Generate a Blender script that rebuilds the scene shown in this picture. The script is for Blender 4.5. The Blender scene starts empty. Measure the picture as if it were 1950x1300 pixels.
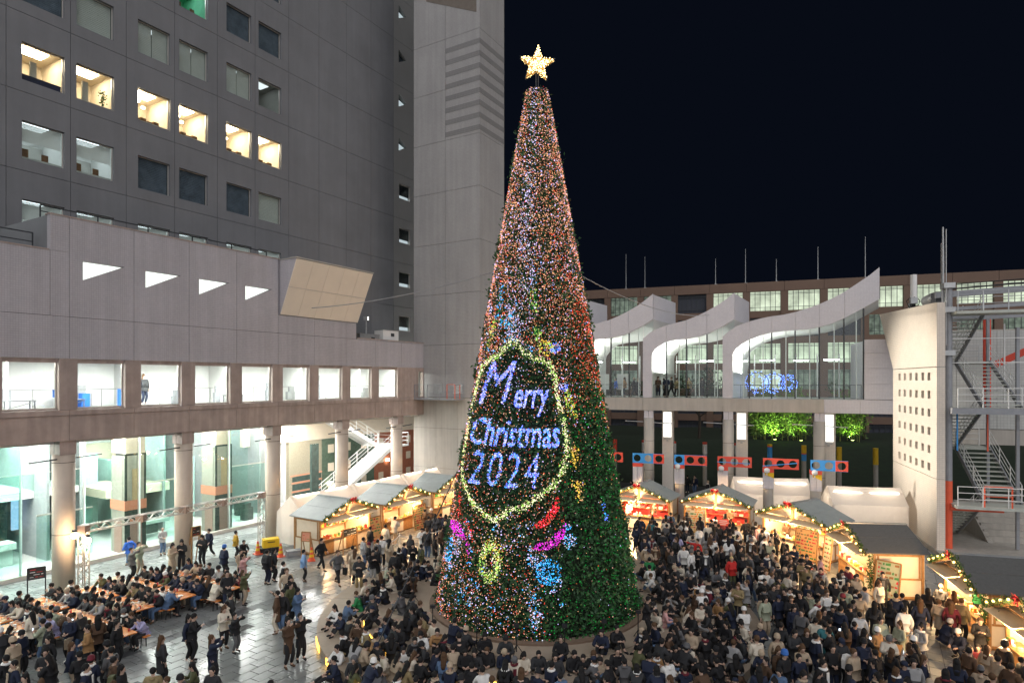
import bpy, math, random
import numpy as np
from mathutils import Vector, Matrix
random.seed(7)
RNG = np.random.default_rng(7)
PI = math.pi
SC = bpy.context.scene
COL = SC.collection

# ------------------------------------------------------------------ camera, sky, light, exposure
cam_data = bpy.data.cameras.new("camera")
cam = bpy.data.objects.new("camera", cam_data)
COL.objects.link(cam)
cam.location = (0, 0, 10.0)
cam.rotation_euler = (PI / 2, 0, 0)
cam_data.sensor_width = 36.0
cam_data.lens = 21.914
cam_data.shift_y = 73 / 1950
cam_data.clip_start = 0.1
cam_data.clip_end = 2000
SC.camera = cam

world = bpy.data.worlds.new("World")
SC.world = world
world.use_nodes = True
wn = world.node_tree
wn.nodes.clear()
w_out = wn.nodes.new("ShaderNodeOutputWorld")
w_bg = wn.nodes.new("ShaderNodeBackground")
w_sky = wn.nodes.new("ShaderNodeTexSky")
w_sky.sky_type = 'NISHITA'
w_sky.sun_disc = False
w_sky.sun_elevation = math.radians(-6.0)      # long after sunset
w_sky.sun_rotation = math.radians(160)
w_sky.altitude = 20
w_bg.inputs['Strength'].default_value = 0.05
w_add = wn.nodes.new("ShaderNodeMixRGB")           # night sky: deep navy over the last twilight
w_add.blend_type = 'ADD'
w_add.inputs[0].default_value = 1.0
w_add.inputs[2].default_value = (0.048, 0.072, 0.150, 1)
wn.links.new(w_sky.outputs[0], w_add.inputs[1])
wn.links.new(w_add.outputs[0], w_bg.inputs[0])
wn.links.new(w_bg.outputs[0], w_out.inputs[0])

# the diffuse glow of the city around the plaza: one very soft, weak lamp
sun_data = bpy.data.lights.new("city_glow", 'SUN')
sun = bpy.data.objects.new("city_glow", sun_data)
COL.objects.link(sun)
sun_data.energy = 2.45
sun_data.angle = math.radians(110)
sun_data.color = (0.98, 0.97, 1.0)
sun.rotation_euler = Vector((-0.12, 0.80, -0.58)).to_track_quat('-Z', 'Y').to_euler()

SC.view_settings.view_transform = 'Standard'
SC.view_settings.look = 'None'
SC.view_settings.exposure = 0.0
SC.view_settings.gamma = 1.0
SC.view_settings.use_curve_mapping = False
SC.render.engine = 'CYCLES'
SC.cycles.use_denoising = True
SC.cycles.max_bounces = 6
SC.cycles.diffuse_bounces = 3
SC.cycles.glossy_bounces = 3
SC.cycles.transparent_max_bounces = 16
SC.cycles.transmission_bounces = 4
SC.cycles.sample_clamp_indirect = 3.0
SC.cycles.caustics_reflective = False
SC.cycles.caustics_refractive = False

# ------------------------------------------------------------------ materials
MATS = {}

def _nt(name):
    m = bpy.data.materials.new(name)
    m.use_nodes = True
    nt = m.node_tree
    nt.nodes.clear()
    out = nt.nodes.new("ShaderNodeOutputMaterial")
    MATS[name] = m
    return m, nt, out

def mat(name, rgb, rough=0.7, metal=0.0, var=0.12, scale=3.0, bump=0.0, bscale=40.0, spec=0.4, grid=None, streak=0.0, rvar=None):
    """Principled surface with procedural grain: noise in tone, optional bump and fine relief grid."""
    if name in MATS:
        return MATS[name]
    m, nt, out = _nt(name)
    N, K = nt.nodes, nt.links
    p = N.new("ShaderNodeBsdfPrincipled")
    p.inputs['Roughness'].default_value = rough
    p.inputs['Metallic'].default_value = metal
    p.inputs['Specular IOR Level'].default_value = spec
    K.new(p.outputs[0], out.inputs[0])
    tc = N.new("ShaderNodeTexCoord")
    nz = N.new("ShaderNodeTexNoise")
    nz.inputs['Scale'].default_value = scale
    nz.inputs['Detail'].default_value = 6
    nz.inputs['Roughness'].default_value = 0.65
    gp = N.new("ShaderNodeNewGeometry")         # grain runs on across pieces: world position
    K.new(gp.outputs['Position'], nz.inputs['Vector'])
    cr = N.new("ShaderNodeValToRGB")
    cr.color_ramp.elements[0].position = 0.3
    cr.color_ramp.elements[1].position = 0.7
    lo = tuple(max(0, c * (1 - var)) for c in rgb) + (1,)
    hi = tuple(min(1, c * (1 + var)) for c in rgb) + (1,)
    cr.color_ramp.elements[0].color = lo
    cr.color_ramp.elements[1].color = hi
    K.new(nz.outputs['Fac'], cr.inputs[0])
    colsock = cr.outputs[0]
    if streak > 0:
        mp = N.new("ShaderNodeMapping")
        mp.inputs['Scale'].default_value = (2.2, 2.2, 0.12)
        K.new(gp.outputs['Position'], mp.inputs[0])
        n2 = N.new("ShaderNodeTexNoise")
        n2.inputs['Scale'].default_value = 1.3
        n2.inputs['Detail'].default_value = 5
        K.new(mp.outputs[0], n2.inputs['Vector'])
        r2 = N.new("ShaderNodeValToRGB")
        r2.color_ramp.elements[0].position = 0.42
        r2.color_ramp.elements[0].color = (1 - streak,) * 3 + (1,)
        r2.color_ramp.elements[1].position = 0.62
        r2.color_ramp.elements[1].color = (1, 1, 1, 1)
        K.new(n2.outputs['Fac'], r2.inputs[0])
        mx = N.new("ShaderNodeMixRGB")
        mx.blend_type = 'MULTIPLY'
        mx.inputs[0].default_value = 1
        K.new(colsock, mx.inputs[1])
        K.new(r2.outputs[0], mx.inputs[2])
        colsock = mx.outputs[0]
    if grid:
        # small square mosaic tiles: brick texture in the plane of the wall (x, z)
        sx = N.new("ShaderNodeSeparateXYZ")
        K.new(tc.outputs['Object'], sx.inputs[0])
        add = N.new("ShaderNodeMath")
        add.operation = 'ADD'
        K.new(sx.outputs[0], add.inputs[0])
        K.new(sx.outputs[1], add.inputs[1])
        cx = N.new("ShaderNodeCombineXYZ")
        K.new(add.outputs[0], cx.inputs[0])
        K.new(sx.outputs[2], cx.inputs[1])
        bk = N.new("ShaderNodeTexBrick")
        bk.offset = 0.0
        bk.inputs['Scale'].default_value = 1.0
        bk.inputs['Brick Width'].default_value = grid
        bk.inputs['Row Height'].default_value = grid
        bk.inputs['Mortar Size'].default_value = grid * 0.06
        bk.inputs['Color1'].default_value = (1, 1, 1, 1)
        bk.inputs['Color2'].default_value = (0.93, 0.93, 0.94, 1)
        bk.inputs['Mortar'].default_value = (0.74, 0.74, 0.74, 1)
        K.new(cx.outputs[0], bk.inputs['Vector'])
        mx = N.new("ShaderNodeMixRGB")
        mx.blend_type = 'MULTIPLY'
        mx.inputs[0].default_value = 1
        K.new(colsock, mx.inputs[1])
        K.new(bk.outputs['Color'], mx.inputs[2])
        colsock = mx.outputs[0]
    K.new(colsock, p.inputs['Base Color'])
    if rvar:
        # damp, worn patches: gloss varies over metres
        nr = N.new("ShaderNodeTexNoise"); nr.inputs['Scale'].default_value = 0.45; nr.inputs['Detail'].default_value = 5
        K.new(gp.outputs['Position'], nr.inputs['Vector'])
        mr = N.new("ShaderNodeMapRange"); mr.inputs[1].default_value = .35; mr.inputs[2].default_value = .65; mr.inputs[3].default_value = rvar[0]; mr.inputs[4].default_value = rvar[1]
        K.new(nr.outputs['Fac'], mr.inputs[0]); K.new(mr.outputs[0], p.inputs['Roughness'])
        rm = N.new("ShaderNodeMapRange"); rm.inputs[1].default_value = .35; rm.inputs[2].default_value = .65; rm.inputs[3].default_value = .78; rm.inputs[4].default_value = 1.0
        K.new(nr.outputs['Fac'], rm.inputs[0])
        mx = N.new("ShaderNodeMixRGB"); mx.blend_type = 'MULTIPLY'; mx.inputs[0].default_value = 1
        K.new(colsock, mx.inputs[1]); K.new(rm.outputs[0], mx.inputs[2]); K.new(mx.outputs[0], p.inputs['Base Color'])
    if bump > 0:
        nb = N.new("ShaderNodeTexNoise")
        nb.inputs['Scale'].default_value = bscale
        nb.inputs['Detail'].default_value = 4
        K.new(tc.outputs['Object'], nb.inputs['Vector'])
        bp = N.new("ShaderNodeBump")
        bp.inputs['Strength'].default_value = bump
        bp.inputs['Distance'].default_value = 0.02
        K.new(nb.outputs['Fac'], bp.inputs['Height'])
        K.new(bp.outputs[0], p.inputs['Normal'])
    return m

def emit(name, rgb, strength, sample=True, var=0.0, scale=8.0):
    if name in MATS:
        return MATS[name]
    m, nt, out = _nt(name)
    e = nt.nodes.new("ShaderNodeEmission")
    e.inputs[0].default_value = tuple(rgb) + (1,)
    e.inputs[1].default_value = strength
    if var > 0:
        tc = nt.nodes.new("ShaderNodeTexCoord")
        nz = nt.nodes.new("ShaderNodeTexNoise")
        nz.inputs['Scale'].default_value = scale
        nz.inputs['Detail'].default_value = 5
        nt.links.new(tc.outputs['Object'], nz.inputs['Vector'])
        mr = nt.nodes.new("ShaderNodeMapRange")
        mr.inputs[1].default_value = 0.3
        mr.inputs[2].default_value = 0.7
        mr.inputs[3].default_value = strength * (1 - var)
        mr.inputs[4].default_value = strength * (1 + var)
        nt.links.new(nz.outputs['Fac'], mr.inputs[0])
        nt.links.new(mr.outputs[0], e.inputs[1])
    nt.links.new(e.outputs[0], out.inputs[0])
    if not sample:
        m.cycles.emission_sampling = 'NONE'
    return m

def glass(name, tint=(0.9, 0.97, 0.95), refl=1.0, rough=0.02):
    """Thin pane: tinted transmission plus Fresnel reflection."""
    if name in MATS:
        return MATS[name]
    m, nt, out = _nt(name)
    N, K = nt.nodes, nt.links
    tr = N.new("ShaderNodeBsdfTransparent")
    tr.inputs[0].default_value = tuple(tint) + (1,)
    gl = N.new("ShaderNodeBsdfGlossy")
    gl.inputs['Roughness'].default_value = rough
    lw = N.new("ShaderNodeLayerWeight")
    lw.inputs[0].default_value = 0.5
    pw = N.new("ShaderNodeMath"); pw.operation = 'POWER'; pw.inputs[1].default_value = 4.0
    K.new(lw.outputs['Facing'], pw.inputs[0])
    mu = N.new("ShaderNodeMath"); mu.operation = 'MULTIPLY_ADD'
    mu.inputs[1].default_value = 0.5 * refl; mu.inputs[2].default_value = 0.03 * refl
    K.new(pw.outputs[0], mu.inputs[0])
    mx = N.new("ShaderNodeMixShader")
    K.new(mu.outputs[0], mx.inputs[0])
    K.new(tr.outputs[0], mx.inputs[1])
    K.new(gl.outputs[0], mx.inputs[2])
    K.new(mx.outputs[0], out.inputs[0])
    return m

# ------------------------------------------------------------------ mesh builder
class MB:
    def __init__(self):
        self.v, self.f, self.mi = [], [], []
    def add(self, verts, faces, mi=0):
        o = len(self.v)
        self.v.extend(tuple(map(float, p)) for p in verts)
        for f in faces:
            self.f.append(tuple(i + o for i in f))
            self.mi.append(mi)
        return self
    def box(self, x0, x1, y0, y1, z0, z1, mi=0):
        if x0 > x1: x0, x1 = x1, x0
        if y0 > y1: y0, y1 = y1, y0
        if z0 > z1: z0, z1 = z1, z0
        return self.add([(x0, y0, z0), (x1, y0, z0), (x1, y1, z0), (x0, y1, z0), (x0, y0, z1), (x1, y0, z1), (x1, y1, z1), (x0, y1, z1)],
                        [(0, 3, 2, 1), (4, 5, 6, 7), (0, 1, 5, 4), (1, 2, 6, 5), (2, 3, 7, 6), (3, 0, 4, 7)], mi)
    def cbox(self, cx, cy, cz, sx, sy, sz, mi=0):
        return self.box(cx - sx / 2, cx + sx / 2, cy - sy / 2, cy + sy / 2, cz - sz / 2, cz + sz / 2, mi)
    def prism(self, poly, d, mi=0):
        """extrude a polygon (list of 3D points) by vector d"""
        n = len(poly)
        a = [Vector(p) for p in poly]
        b = [p + Vector(d) for p in a]
        fs = [tuple(range(n)), tuple(range(2 * n - 1, n - 1, -1))]
        for i in range(n):
            j = (i + 1) % n
            fs.append((i, i + n, j + n, j)[::-1])
        return self.add([tuple(p) for p in a + b], fs, mi)
    def bar(self, p, q, w, h=None, mi=0, up=(0, 0, 1)):
        """square bar from p to q"""
        h = w if h is None else h
        p, q = Vector(p), Vector(q)
        t = q - p
        if t.length < 1e-6: return self
        t.normalize()
        u = Vector(up)
        if abs(t.dot(u)) > 0.97: u = Vector((1, 0, 0))
        s = t.cross(u).normalized() * (w / 2)
        n = s.cross(t).normalized() * (h / 2)
        vs = [p - s - n, p + s - n, p + s + n, p - s + n, q - s - n, q + s - n, q + s + n, q - s + n]
        return self.add([tuple(x) for x in vs], [(0, 1, 2, 3), (7, 6, 5, 4), (0, 4, 5, 1), (1, 5, 6, 2), (2, 6, 7, 3), (3, 7, 4, 0)], mi)
    def tube(self, pts, r, n=6, mi=0, caps=True):
        pts = [Vector(p) for p in pts]
        rs = r if isinstance(r, (list, tuple)) else [r] * len(pts)
        vs, fs = [], []
        m = len(pts)
        for i, p in enumerate(pts):
            t = (pts[min(i + 1, m - 1)] - pts[max(i - 1, 0)])
            t = t.normalized() if t.length > 1e-9 else Vector((0, 0, 1))
            u = Vector((0, 0, 1)) if abs(t.z) < 0.9 else Vector((1, 0, 0))
            s = t.cross(u).normalized()
            w = s.cross(t)
            for k in range(n):
                a = 2 * PI * k / n
                vs.append(tuple(p + (s * math.cos(a) + w * math.sin(a)) * rs[i]))
        for i in range(m - 1):
            for k in range(n):
                a, b = i * n + k, i * n + (k + 1) % n
                fs.append((a, b, b + n, a + n))
        if caps:
            fs.append(tuple(range(n - 1, -1, -1)))
            fs.append(tuple(range((m - 1) * n, m * n)))
        return self.add(vs, fs, mi)
    def cyl(self, x, y, z0, z1, r, n=16, mi=0, r2=None):
        return self.tube([(x, y, z0), (x, y, z1)], [r, r if r2 is None else r2], n, mi)
    def lathe(self, prof, n=16, mi=0, c=(0, 0, 0)):
        vs, fs = [], []
        for (r, z) in prof:
            for k in range(n):
                a = 2 * PI * k / n
                vs.append((c[0] + r * math.cos(a), c[1] + r * math.sin(a), c[2] + z))
        for i in range(len(prof) - 1):
            for k in range(n):
                a, b = i * n + k, i * n + (k + 1) % n
                fs.append((a, b, b + n, a + n))
        fs.append(tuple(range(n - 1, -1, -1)))
        fs.append(tuple(range((len(prof) - 1) * n, len(prof) * n)))
        return self.add(vs, fs, mi)
    def ball(self, x, y, z, r, n=6, m=4, mi=0, sz=1.0):
        prof = [(r * math.sin(PI * i / m) + 1e-4, -r * sz * math.cos(PI * i / m)) for i in range(m + 1)]
        return self.lathe(prof, n, mi, (x, y, z))
    def mesh(self, name, mats):
        me = bpy.data.meshes.new(name)
        me.from_pydata(self.v, [], self.f)
        for m in (mats if isinstance(mats, (list, tuple)) else [mats]):
            me.materials.append(m)
        if self.mi and max(self.mi) > 0:
            me.polygons.foreach_set('material_index', self.mi)
        me.update()
        return me
    def build(self, name, mats, parent=None, smooth=False):
        me = self.mesh(name, mats)
        if smooth:
            me.polygons.foreach_set('use_smooth', [True] * len(me.polygons))
        return obj(name, me, parent)

def obj(name, me, parent=None, loc=None, rz=0.0):
    o = bpy.data.objects.new(name, me)
    COL.objects.link(o)
    if parent is not None:
        o.parent = parent
    if loc is not None:
        o.location = loc
    if rz:
        o.rotation_euler = (0, 0, rz)
    return o

def tag(o, label, cat, group=None, kind=None):
    if label: o['label'] = label
    if cat: o['category'] = cat
    if group: o['group'] = group
    if kind: o['kind'] = kind
    return o

def thing(name, label, cat, loc=(0, 0, 0), rz=0.0, group=None):
    o = bpy.data.objects.new(name, None)
    o.empty_display_size = 0.2
    COL.objects.link(o)
    o.location = loc
    o.rotation_euler = (0, 0, rz)
    return tag(o, label, cat, group)

def copy_tree(o, parent=None):
    c = o.copy()
    COL.objects.link(c)
    if parent is not None: c.parent = parent
    for ch in list(o.children):
        copy_tree(ch, c)
    return c

def numpy_mesh(name, verts, faces, mats, mi=None, smooth=False):
    """verts (n,3), faces (m,k) arrays"""
    me = bpy.data.meshes.new(name)
    verts = np.asarray(verts, dtype=np.float32)
    faces = np.asarray(faces, dtype=np.int32)
    me.vertices.add(len(verts))
    me.vertices.foreach_set('co', verts.ravel())
    k = faces.shape[1]
    me.loops.add(faces.size)
    me.loops.foreach_set('vertex_index', faces.ravel())
    me.polygons.add(len(faces))
    me.polygons.foreach_set('loop_start', np.arange(0, faces.size, k, dtype=np.int32))
    for m in mats: me.materials.append(m)
    if mi is not None:
        me.polygons.foreach_set('material_index', np.asarray(mi, dtype=np.int32))
    me.update(calc_edges=True)
    return me

# the two axes of the place: u runs along the podium front, v points from it to the plaza
TH = math.radians(30.5)
SU, CU = math.sin(TH), math.cos(TH)
UV_RZ = math.atan2(CU, SU)                  # local +x = u, local +y = -v (into the building)
def uv(u, v, z=0.0):
    return (SU * u + CU * v, CU * u - SU * v, z)

# colours (base reflectances)
M = {}
M['granite'] = mat('brown_granite', (0.42, 0.335, 0.295), 0.55, var=0.16, scale=1.2, bump=0.15, bscale=60, streak=0.18)
M['tile_grey'] = mat('pale_mosaic_tile', (0.475, 0.45, 0.47), 0.6, var=0.07, scale=0.45, grid=0.10, streak=0.08)
M['tile_dark'] = mat('grey_facade_panel', (0.186, 0.189, 0.198), 0.45, var=0.10, scale=0.35, bump=0.03, bscale=25, streak=0.05)
M['tile_shaft'] = mat('grey_shaft_tile', (0.385, 0.375, 0.365), 0.5, var=0.08, scale=0.3, grid=0.11, streak=0.08)
M['tile_stripe'] = mat('dark_stripe_tile', (0.235, 0.23, 0.225), 0.55, var=0.05, scale=0.5, grid=0.15)
M['concrete'] = mat('smooth_concrete', (0.46, 0.43, 0.38), 0.7, var=0.08, scale=0.9, bump=0.06, bscale=30, streak=0.12)
M['concrete_pale'] = mat('pale_precast', (0.70, 0.65, 0.58), 0.65, var=0.05, scale=0.7, grid=0.11)
M['white_panel'] = mat('white_precast', (0.63, 0.61, 0.63), 0.55, var=0.04, scale=0.6, grid=0.10)
M['white_paint'] = mat('white_paint', (0.80, 0.79, 0.76), 0.5, var=0.03)
M['white_steel'] = mat('white_steel', (0.78, 0.78, 0.75), 0.35, var=0.03)
M['dark_metal'] = mat('dark_metal', (0.05, 0.055, 0.06), 0.4, metal=0.3, var=0.15)
M['grey_steel'] = mat('grey_steel', (0.30, 0.31, 0.33), 0.45, metal=0.1, var=0.12)
M['galv'] = mat('galvanised_steel', (0.42, 0.43, 0.43), 0.4, metal=0.6, var=0.12)
M['alu'] = mat('aluminium_truss', (0.62, 0.58, 0.54), 0.35, metal=0.7, var=0.1)
M['orange_red'] = mat('orange_red_paint', (0.80, 0.13, 0.06), 0.45, var=0.08)
M['red'] = mat('red_paint', (0.80, 0.10, 0.06), 0.5, var=0.06)
M['blue'] = mat('blue_paint', (0.06, 0.34, 0.78), 0.5, var=0.06)
M['yellow'] = mat('yellow_paint', (0.78, 0.50, 0.02), 0.5, var=0.06)
M['brown_conc'] = mat('brown_precast', (0.165, 0.105, 0.075), 0.7, var=0.08, scale=0.4)
M['joint'] = mat('dark_joint', (0.03, 0.03, 0.03), 0.9)
M['black'] = mat('black_rubber', (0.015, 0.015, 0.017), 0.6)
M['wood'] = mat('oak_timber', (0.36, 0.19, 0.075), 0.55, var=0.25, scale=6)
M['wood_dark'] = mat('stained_timber', (0.20, 0.10, 0.05), 0.6, var=0.25, scale=6)
M['roof_grey'] = mat('grey_roof_sheet', (0.27, 0.30, 0.29), 0.5, var=0.08, scale=2)
M['roof_dark'] = mat('dark_roof_sheet', (0.11, 0.11, 0.105), 0.75, var=0.12, scale=9, bump=0.2, bscale=80)
M['plaster'] = mat('cream_plaster', (0.72, 0.62, 0.48), 0.7, var=0.05)
M['canvas'] = mat('white_tent_canvas', (0.78, 0.74, 0.70), 0.6, var=0.06, scale=1.5, bump=0.6, bscale=2.5)
M['glass'] = glass('clear_glass', (0.93, 0.97, 0.96))
M['glass_green'] = glass('green_glass', (0.84, 0.96, 0.93), 1.3)
M['glass_deep'] = glass('deep_green_glass', (0.70, 0.91, 0.86), 2.6)
M['glass_edge'] = mat('green_glass_edge', (0.68, 0.86, 0.81), 0.2, var=.1)
M['column'] = mat('beige_column_concrete', (0.54, 0.45, 0.365), 0.7, var=0.07, scale=1.2, bump=0.06, bscale=30, streak=0.08)
M['glass_dark'] = glass('dark_glass', (0.5, 0.55, 0.56), 1.2)
M['blind'] = mat('grey_blind', (0.50, 0.49, 0.46), 0.8, var=0.06, scale=2)
M['room_white'] = mat('white_room', (0.84, 0.84, 0.82), 0.7, var=0.03)
M['room_warm'] = mat('cream_room', (0.86, 0.76, 0.62), 0.7, var=0.05)
M['room_dark'] = mat('unlit_room', (0.05, 0.055, 0.07), 0.8)
M['lamp_white'] = emit('white_ceiling_lamp', (1.0, 0.98, 0.94), 62.0)
M['lamp_warm'] = emit('warm_ceiling_lamp', (1.0, 0.78, 0.52), 30.0)
M['lamp_cool'] = emit('cool_ceiling_lamp', (0.86, 0.95, 1.0), 6.0)
M['bulb'] = emit('warm_bulb', (1.0, 0.58, 0.16), 9.0, sample=False)
# ------------------------------------------------------------------ ground and paving
M['bed'] = mat('paving_bed', (0.055, 0.058, 0.06), 0.8)
PAV = [mat('grey_stone_paver_a', (0.27, 0.285, 0.28), 0.24, var=0.10, scale=1.1, bump=0.05, bscale=30, rvar=(.13, .42)),
       mat('grey_stone_paver_b', (0.25, 0.265, 0.26), 0.27, var=0.10, scale=1.1, bump=0.05, bscale=30, rvar=(.14, .42)),
       mat('grey_stone_paver_c', (0.285, 0.30, 0.293), 0.27, var=0.10, scale=1.1, bump=0.05, bscale=30, rvar=(.14, .42)),
       mat('dark_band_paver', (0.075, 0.08, 0.085), 0.40, var=0.12, scale=2.5)]
b = MB(); b.add([(-400, -60, -0.05), (400, -60, -0.05), (400, 700, -0.05), (-400, 700, -0.05)], [(0, 1, 2, 3)])
tag(b.build('ground', M['bed']), None, None, kind='structure')
pave = MB()
pave.add([uv(-6, -37, -0.02), uv(62, -37, -0.02), uv(62, 16, -0.02), uv(-6, 16, -0.02)], [(3, 2, 1, 0)])
pave_o = pave.build('plaza_pavement', M['bed'])
pave_o['kind'] = 'structure'
TL, TW = 0.68, 0.48
tiles = []
for r in range(int(52 / TW)):
    v0 = -36.9 + r * TW
    off = 0.0 if r % 2 else TL / 2
    band = 3 if abs(v0 + TW / 2 + 23.75) < TW / 2 + 1e-6 or abs(v0 + TW / 2 + 30.5) < TW / 2 + 1e-6 else -1
    for c in range(int(52 / TL)):
        u0 = 2 + off + c * TL
        x, y, _ = uv(u0 + TL / 2, v0 + TW / 2)
        if math.hypot(x - 1.08, y - 26.8) < 8.2: continue
        if y < 15.5 or abs(x) > 0.86 * y + 1.5: continue
        px = 975 + 1187 * x / y; py = 723 + 11870 / y
        tiles.append((u0, v0, band if band >= 0 else random.choice((0, 0, 1, 1, 2)), y, px, py))
openers = sorted([t for t in tiles if 230 < t[4] < 720 and 1040 < t[5] < 1310], key=lambda t: t[3])[:300]
near = set((t[0], t[1]) for t in openers)
tile_me = []
for k in range(4):
    b = MB(); b.box(-TL / 2 + .01, TL / 2 - .01, -TW / 2 + .01, TW / 2 - .01, -0.03, 0.0)
    tile_me.append(b.mesh('paver', PAV[k]))
rest = MB()
for (u0, v0, k, *_r) in tiles:
    dz = random.uniform(-0.002, 0.002)
    c = uv(u0 + TL / 2, v0 + TW / 2, dz)
    if (u0, v0) in near:
        o = obj('paver', tile_me[k], pave_o, c, UV_RZ)
    else:
        q = [uv(u0 + .01, v0 + .01, dz), uv(u0 + TL - .01, v0 + .01, dz), uv(u0 + TL - .01, v0 + TW - .01, dz), uv(u0 + .01, v0 + TW - .01, dz)]
        w = [(p[0], p[1], -0.03) for p in q]
        rest.add(q + w, [(3, 2, 1, 0), (0, 1, 5, 4), (1, 2, 6, 5), (2, 3, 7, 6), (3, 0, 4, 7)], k)
o = rest.build('paver', PAV, pave_o)
o['kind'] = 'stuff'

# drain gratings and small litter on the paving
for (u_, v_) in ((16.2, -22.1), (21.3, -25.6), (27.2, -22.9), (11.2, -21.0), (36.0, -3.0)):
    b = MB()
    for i in range(7): b.box(-.30 + i * .09, -.25 + i * .09, -.2, .2, .004, .012)
    b.box(-.34, .34, -.24, .24, .002, .004)
    o = b.build('drain_grate', mat('iron_grate', (.04, .04, .04), .5, metal=.5), pave_o); o.location = uv(u_, v_); o.rotation_euler = (0, 0, UV_RZ)
# stepped round terrace around the tree, with lit risers on its left side
TX, TY = 1.08, 26.8
M['terrace'] = mat('beige_terrace_stone', (0.36, 0.29, 0.22), 0.6, var=0.10, scale=1.4, bump=0.08, bscale=40)
M['terrace_edge'] = mat('brown_terrace_riser', (0.20, 0.14, 0.10), 0.6, var=0.1)
M['led_step'] = emit('amber_step_light', (1.0, 0.55, 0.08), 5.0)
terr = thing('tree_terrace', None, None, (TX, TY, 0)); terr['kind'] = 'structure'
def ring(r0, r1, z0, z1, a0=0, a1=2 * PI, n=12, mi=0):
    b = MB()
    for i in range(n):
        p, q = a0 + (a1 - a0) * i / n, a0 + (a1 - a0) * (i + 1) / n
        P = lambda r, a, z: (r * math.cos(a), r * math.sin(a), z)
        b.add([P(r0, p, z0), P(r1, p, z0), P(r1, q, z0), P(r0, q, z0), P(r0, p, z1), P(r1, p, z1), P(r1, q, z1), P(r0, q, z1)],
              [(4, 5, 6, 7), (1, 2, 6, 5), (3, 0, 4, 7), (0, 1, 5, 4), (2, 3, 7, 6)], mi)
    return b
slab_r = [(7.25, 9.05, 0.30), (5.6, 7.25, 0.50)]
for (r0, r1, z1) in slab_r:
    nseg = int(2 * PI * r1 / 1.9)
    for i in range(nseg):
        a0, a1 = 2 * PI * i / nseg, 2 * PI * (i + 1) / nseg
        ring(r0 + .006, r1, 0.0, z1, a0 + .0012, a1 - .0012, 3).build('terrace_slab', M['terrace'], terr)
ring(4.0, 5.594, 0, 0.52, n=64).build('planter_ring', M['terrace'], terr)
ring(4.35, 4.6, 0.52, 0.60, n=64).build('planter_kerb', M['terrace_edge'], terr)
for (rr, z0, z1, angs) in ((9.06, 0.04, 0.27, (200, 213, 226, 239)), (7.26, 0.34, 0.46, (196, 207, 218, 229, 240, 251))):
    for a in angs:
        a0 = math.radians(a)
        ring(rr, rr + .02, z0, z1, a0, a0 + math.radians(6.5), 3).build('step_light', M['led_step'], terr)

# ------------------------------------------------------------------ podium building on the left
VP = -32.08
pod = thing('podium_building', 'long low grey tiled building on pale round columns, left of the tree', 'building', uv(0, VP), UV_RZ)
J0, JP = 14.36, 2.89
J = lambda k: J0 + JP * k
UEND = 40.25
def B(name, mats, *boxes, parent=pod):
    b = MB()
    for bx in boxes: b.box(*bx)
    return b.build(name, mats, parent)
KS = range(-4, 9)
B('beam_core', M['joint'], (J(-4), UEND - .02, .05, .6, 7.22, 8.56))
B('wall_core', M['joint'], (J(-4), 13.6, .06, .4, 10.99, 15.75), (13.62, 26.0, .32, .4, 10.99, 14.3), (26.0, UEND - .02, .06, .4, 10.99, 12.88))
for k in KS:
    a, e = J(k) + .01, min(J(k + 1), UEND) - .01
    B('beam_panel', M['granite'], (a, e, 0, .05, 7.2, 8.36))
    B('sill_panel', M['granite'], (a, e, -.05, .3, 8.375, 8.62))
    # tile courses above the windows
    B('wall_panel', M['tile_grey'], (a, e, 0, .06, 10.98, 12.885))
    if k < 0:
        B('wall_panel', M['tile_grey'], (a, min(e, 13.58), 0, .06, 12.905, 15.83))
    if k == -1:
        B('wall_panel', M['tile_grey'], (13.60, e, 0, .3, 15.85, 17.45), (13.60, e, 0, .055, 12.9, 15.84))
    if 0 <= k <= 3:
        u0 = J(k) + .57; u1 = u0 + 1.88; zb_, zt_ = 14.64, 15.55
        b = MB()
        b.box(a, u0, 0, .3, 12.905, 17.45)
        b.box(u0, e, 0, .3, zt_, 17.45)
        b.prism([(u0, 0, 12.905), (e, 0, 12.905), (e, 0, zt_), (u1, 0, zt_), (u0, 0, zb_)], (0, .3, 0))
        b.build('wall_panel', M['tile_grey'], pod)
        b = MB(); b.prism([(u0, .30, zb_ - .02), (u1 + .2, .30, zt_), (u0, .30, zt_)], (0, .02, 0))
        w = b.build('triangular_window', M['glass'], pod)
        b = MB(); b.prism([(u0 - .1, .75, zb_ - .3), (u1 + .5, .75, zt_ + .1), (u0 - .1, .75, zt_ + .1)], (0, .02, 0))
        b.build('lit_backing', emit('lit_recess', (1.0, 0.97, 0.92), 1.7), w)
    if 4 <= k:
        if J(k) < 32.5: B('wall_panel', M['tile_grey'], (a, min(e, 32.6), 0, .06, 12.905, 14.03))
for k in KS:
    # granite piers and windows of the upper floor
    p0, p1 = J(k) - .41, J(k) + .35
    if k == 8: p1 = 39.5
    B('window_pier', M['granite'], (max(p0, J(-4)), p1, .0, .34, 8.63, 10.97))
    if k == 8: continue
    w0, w1 = J(k) + .352, J(k) + 2.478
    fr = B('window', M['granite'], (w0, w1, .10, .34, 10.78, 10.97), (w0, w1, .12, .34, 8.63, 8.69))
    B('frame', M['alu'], (w0, w0 + .05, .24, .31, 8.69, 10.77), (w1 - .05, w1, .24, .31, 8.69, 10.77), (w0, w1, .24, .31, 8.69, 8.73), parent=fr)
    B('pane', M['glass'], (w0 + .05, w1 - .05, .27, .285, 8.73, 10.775), parent=fr)
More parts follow.
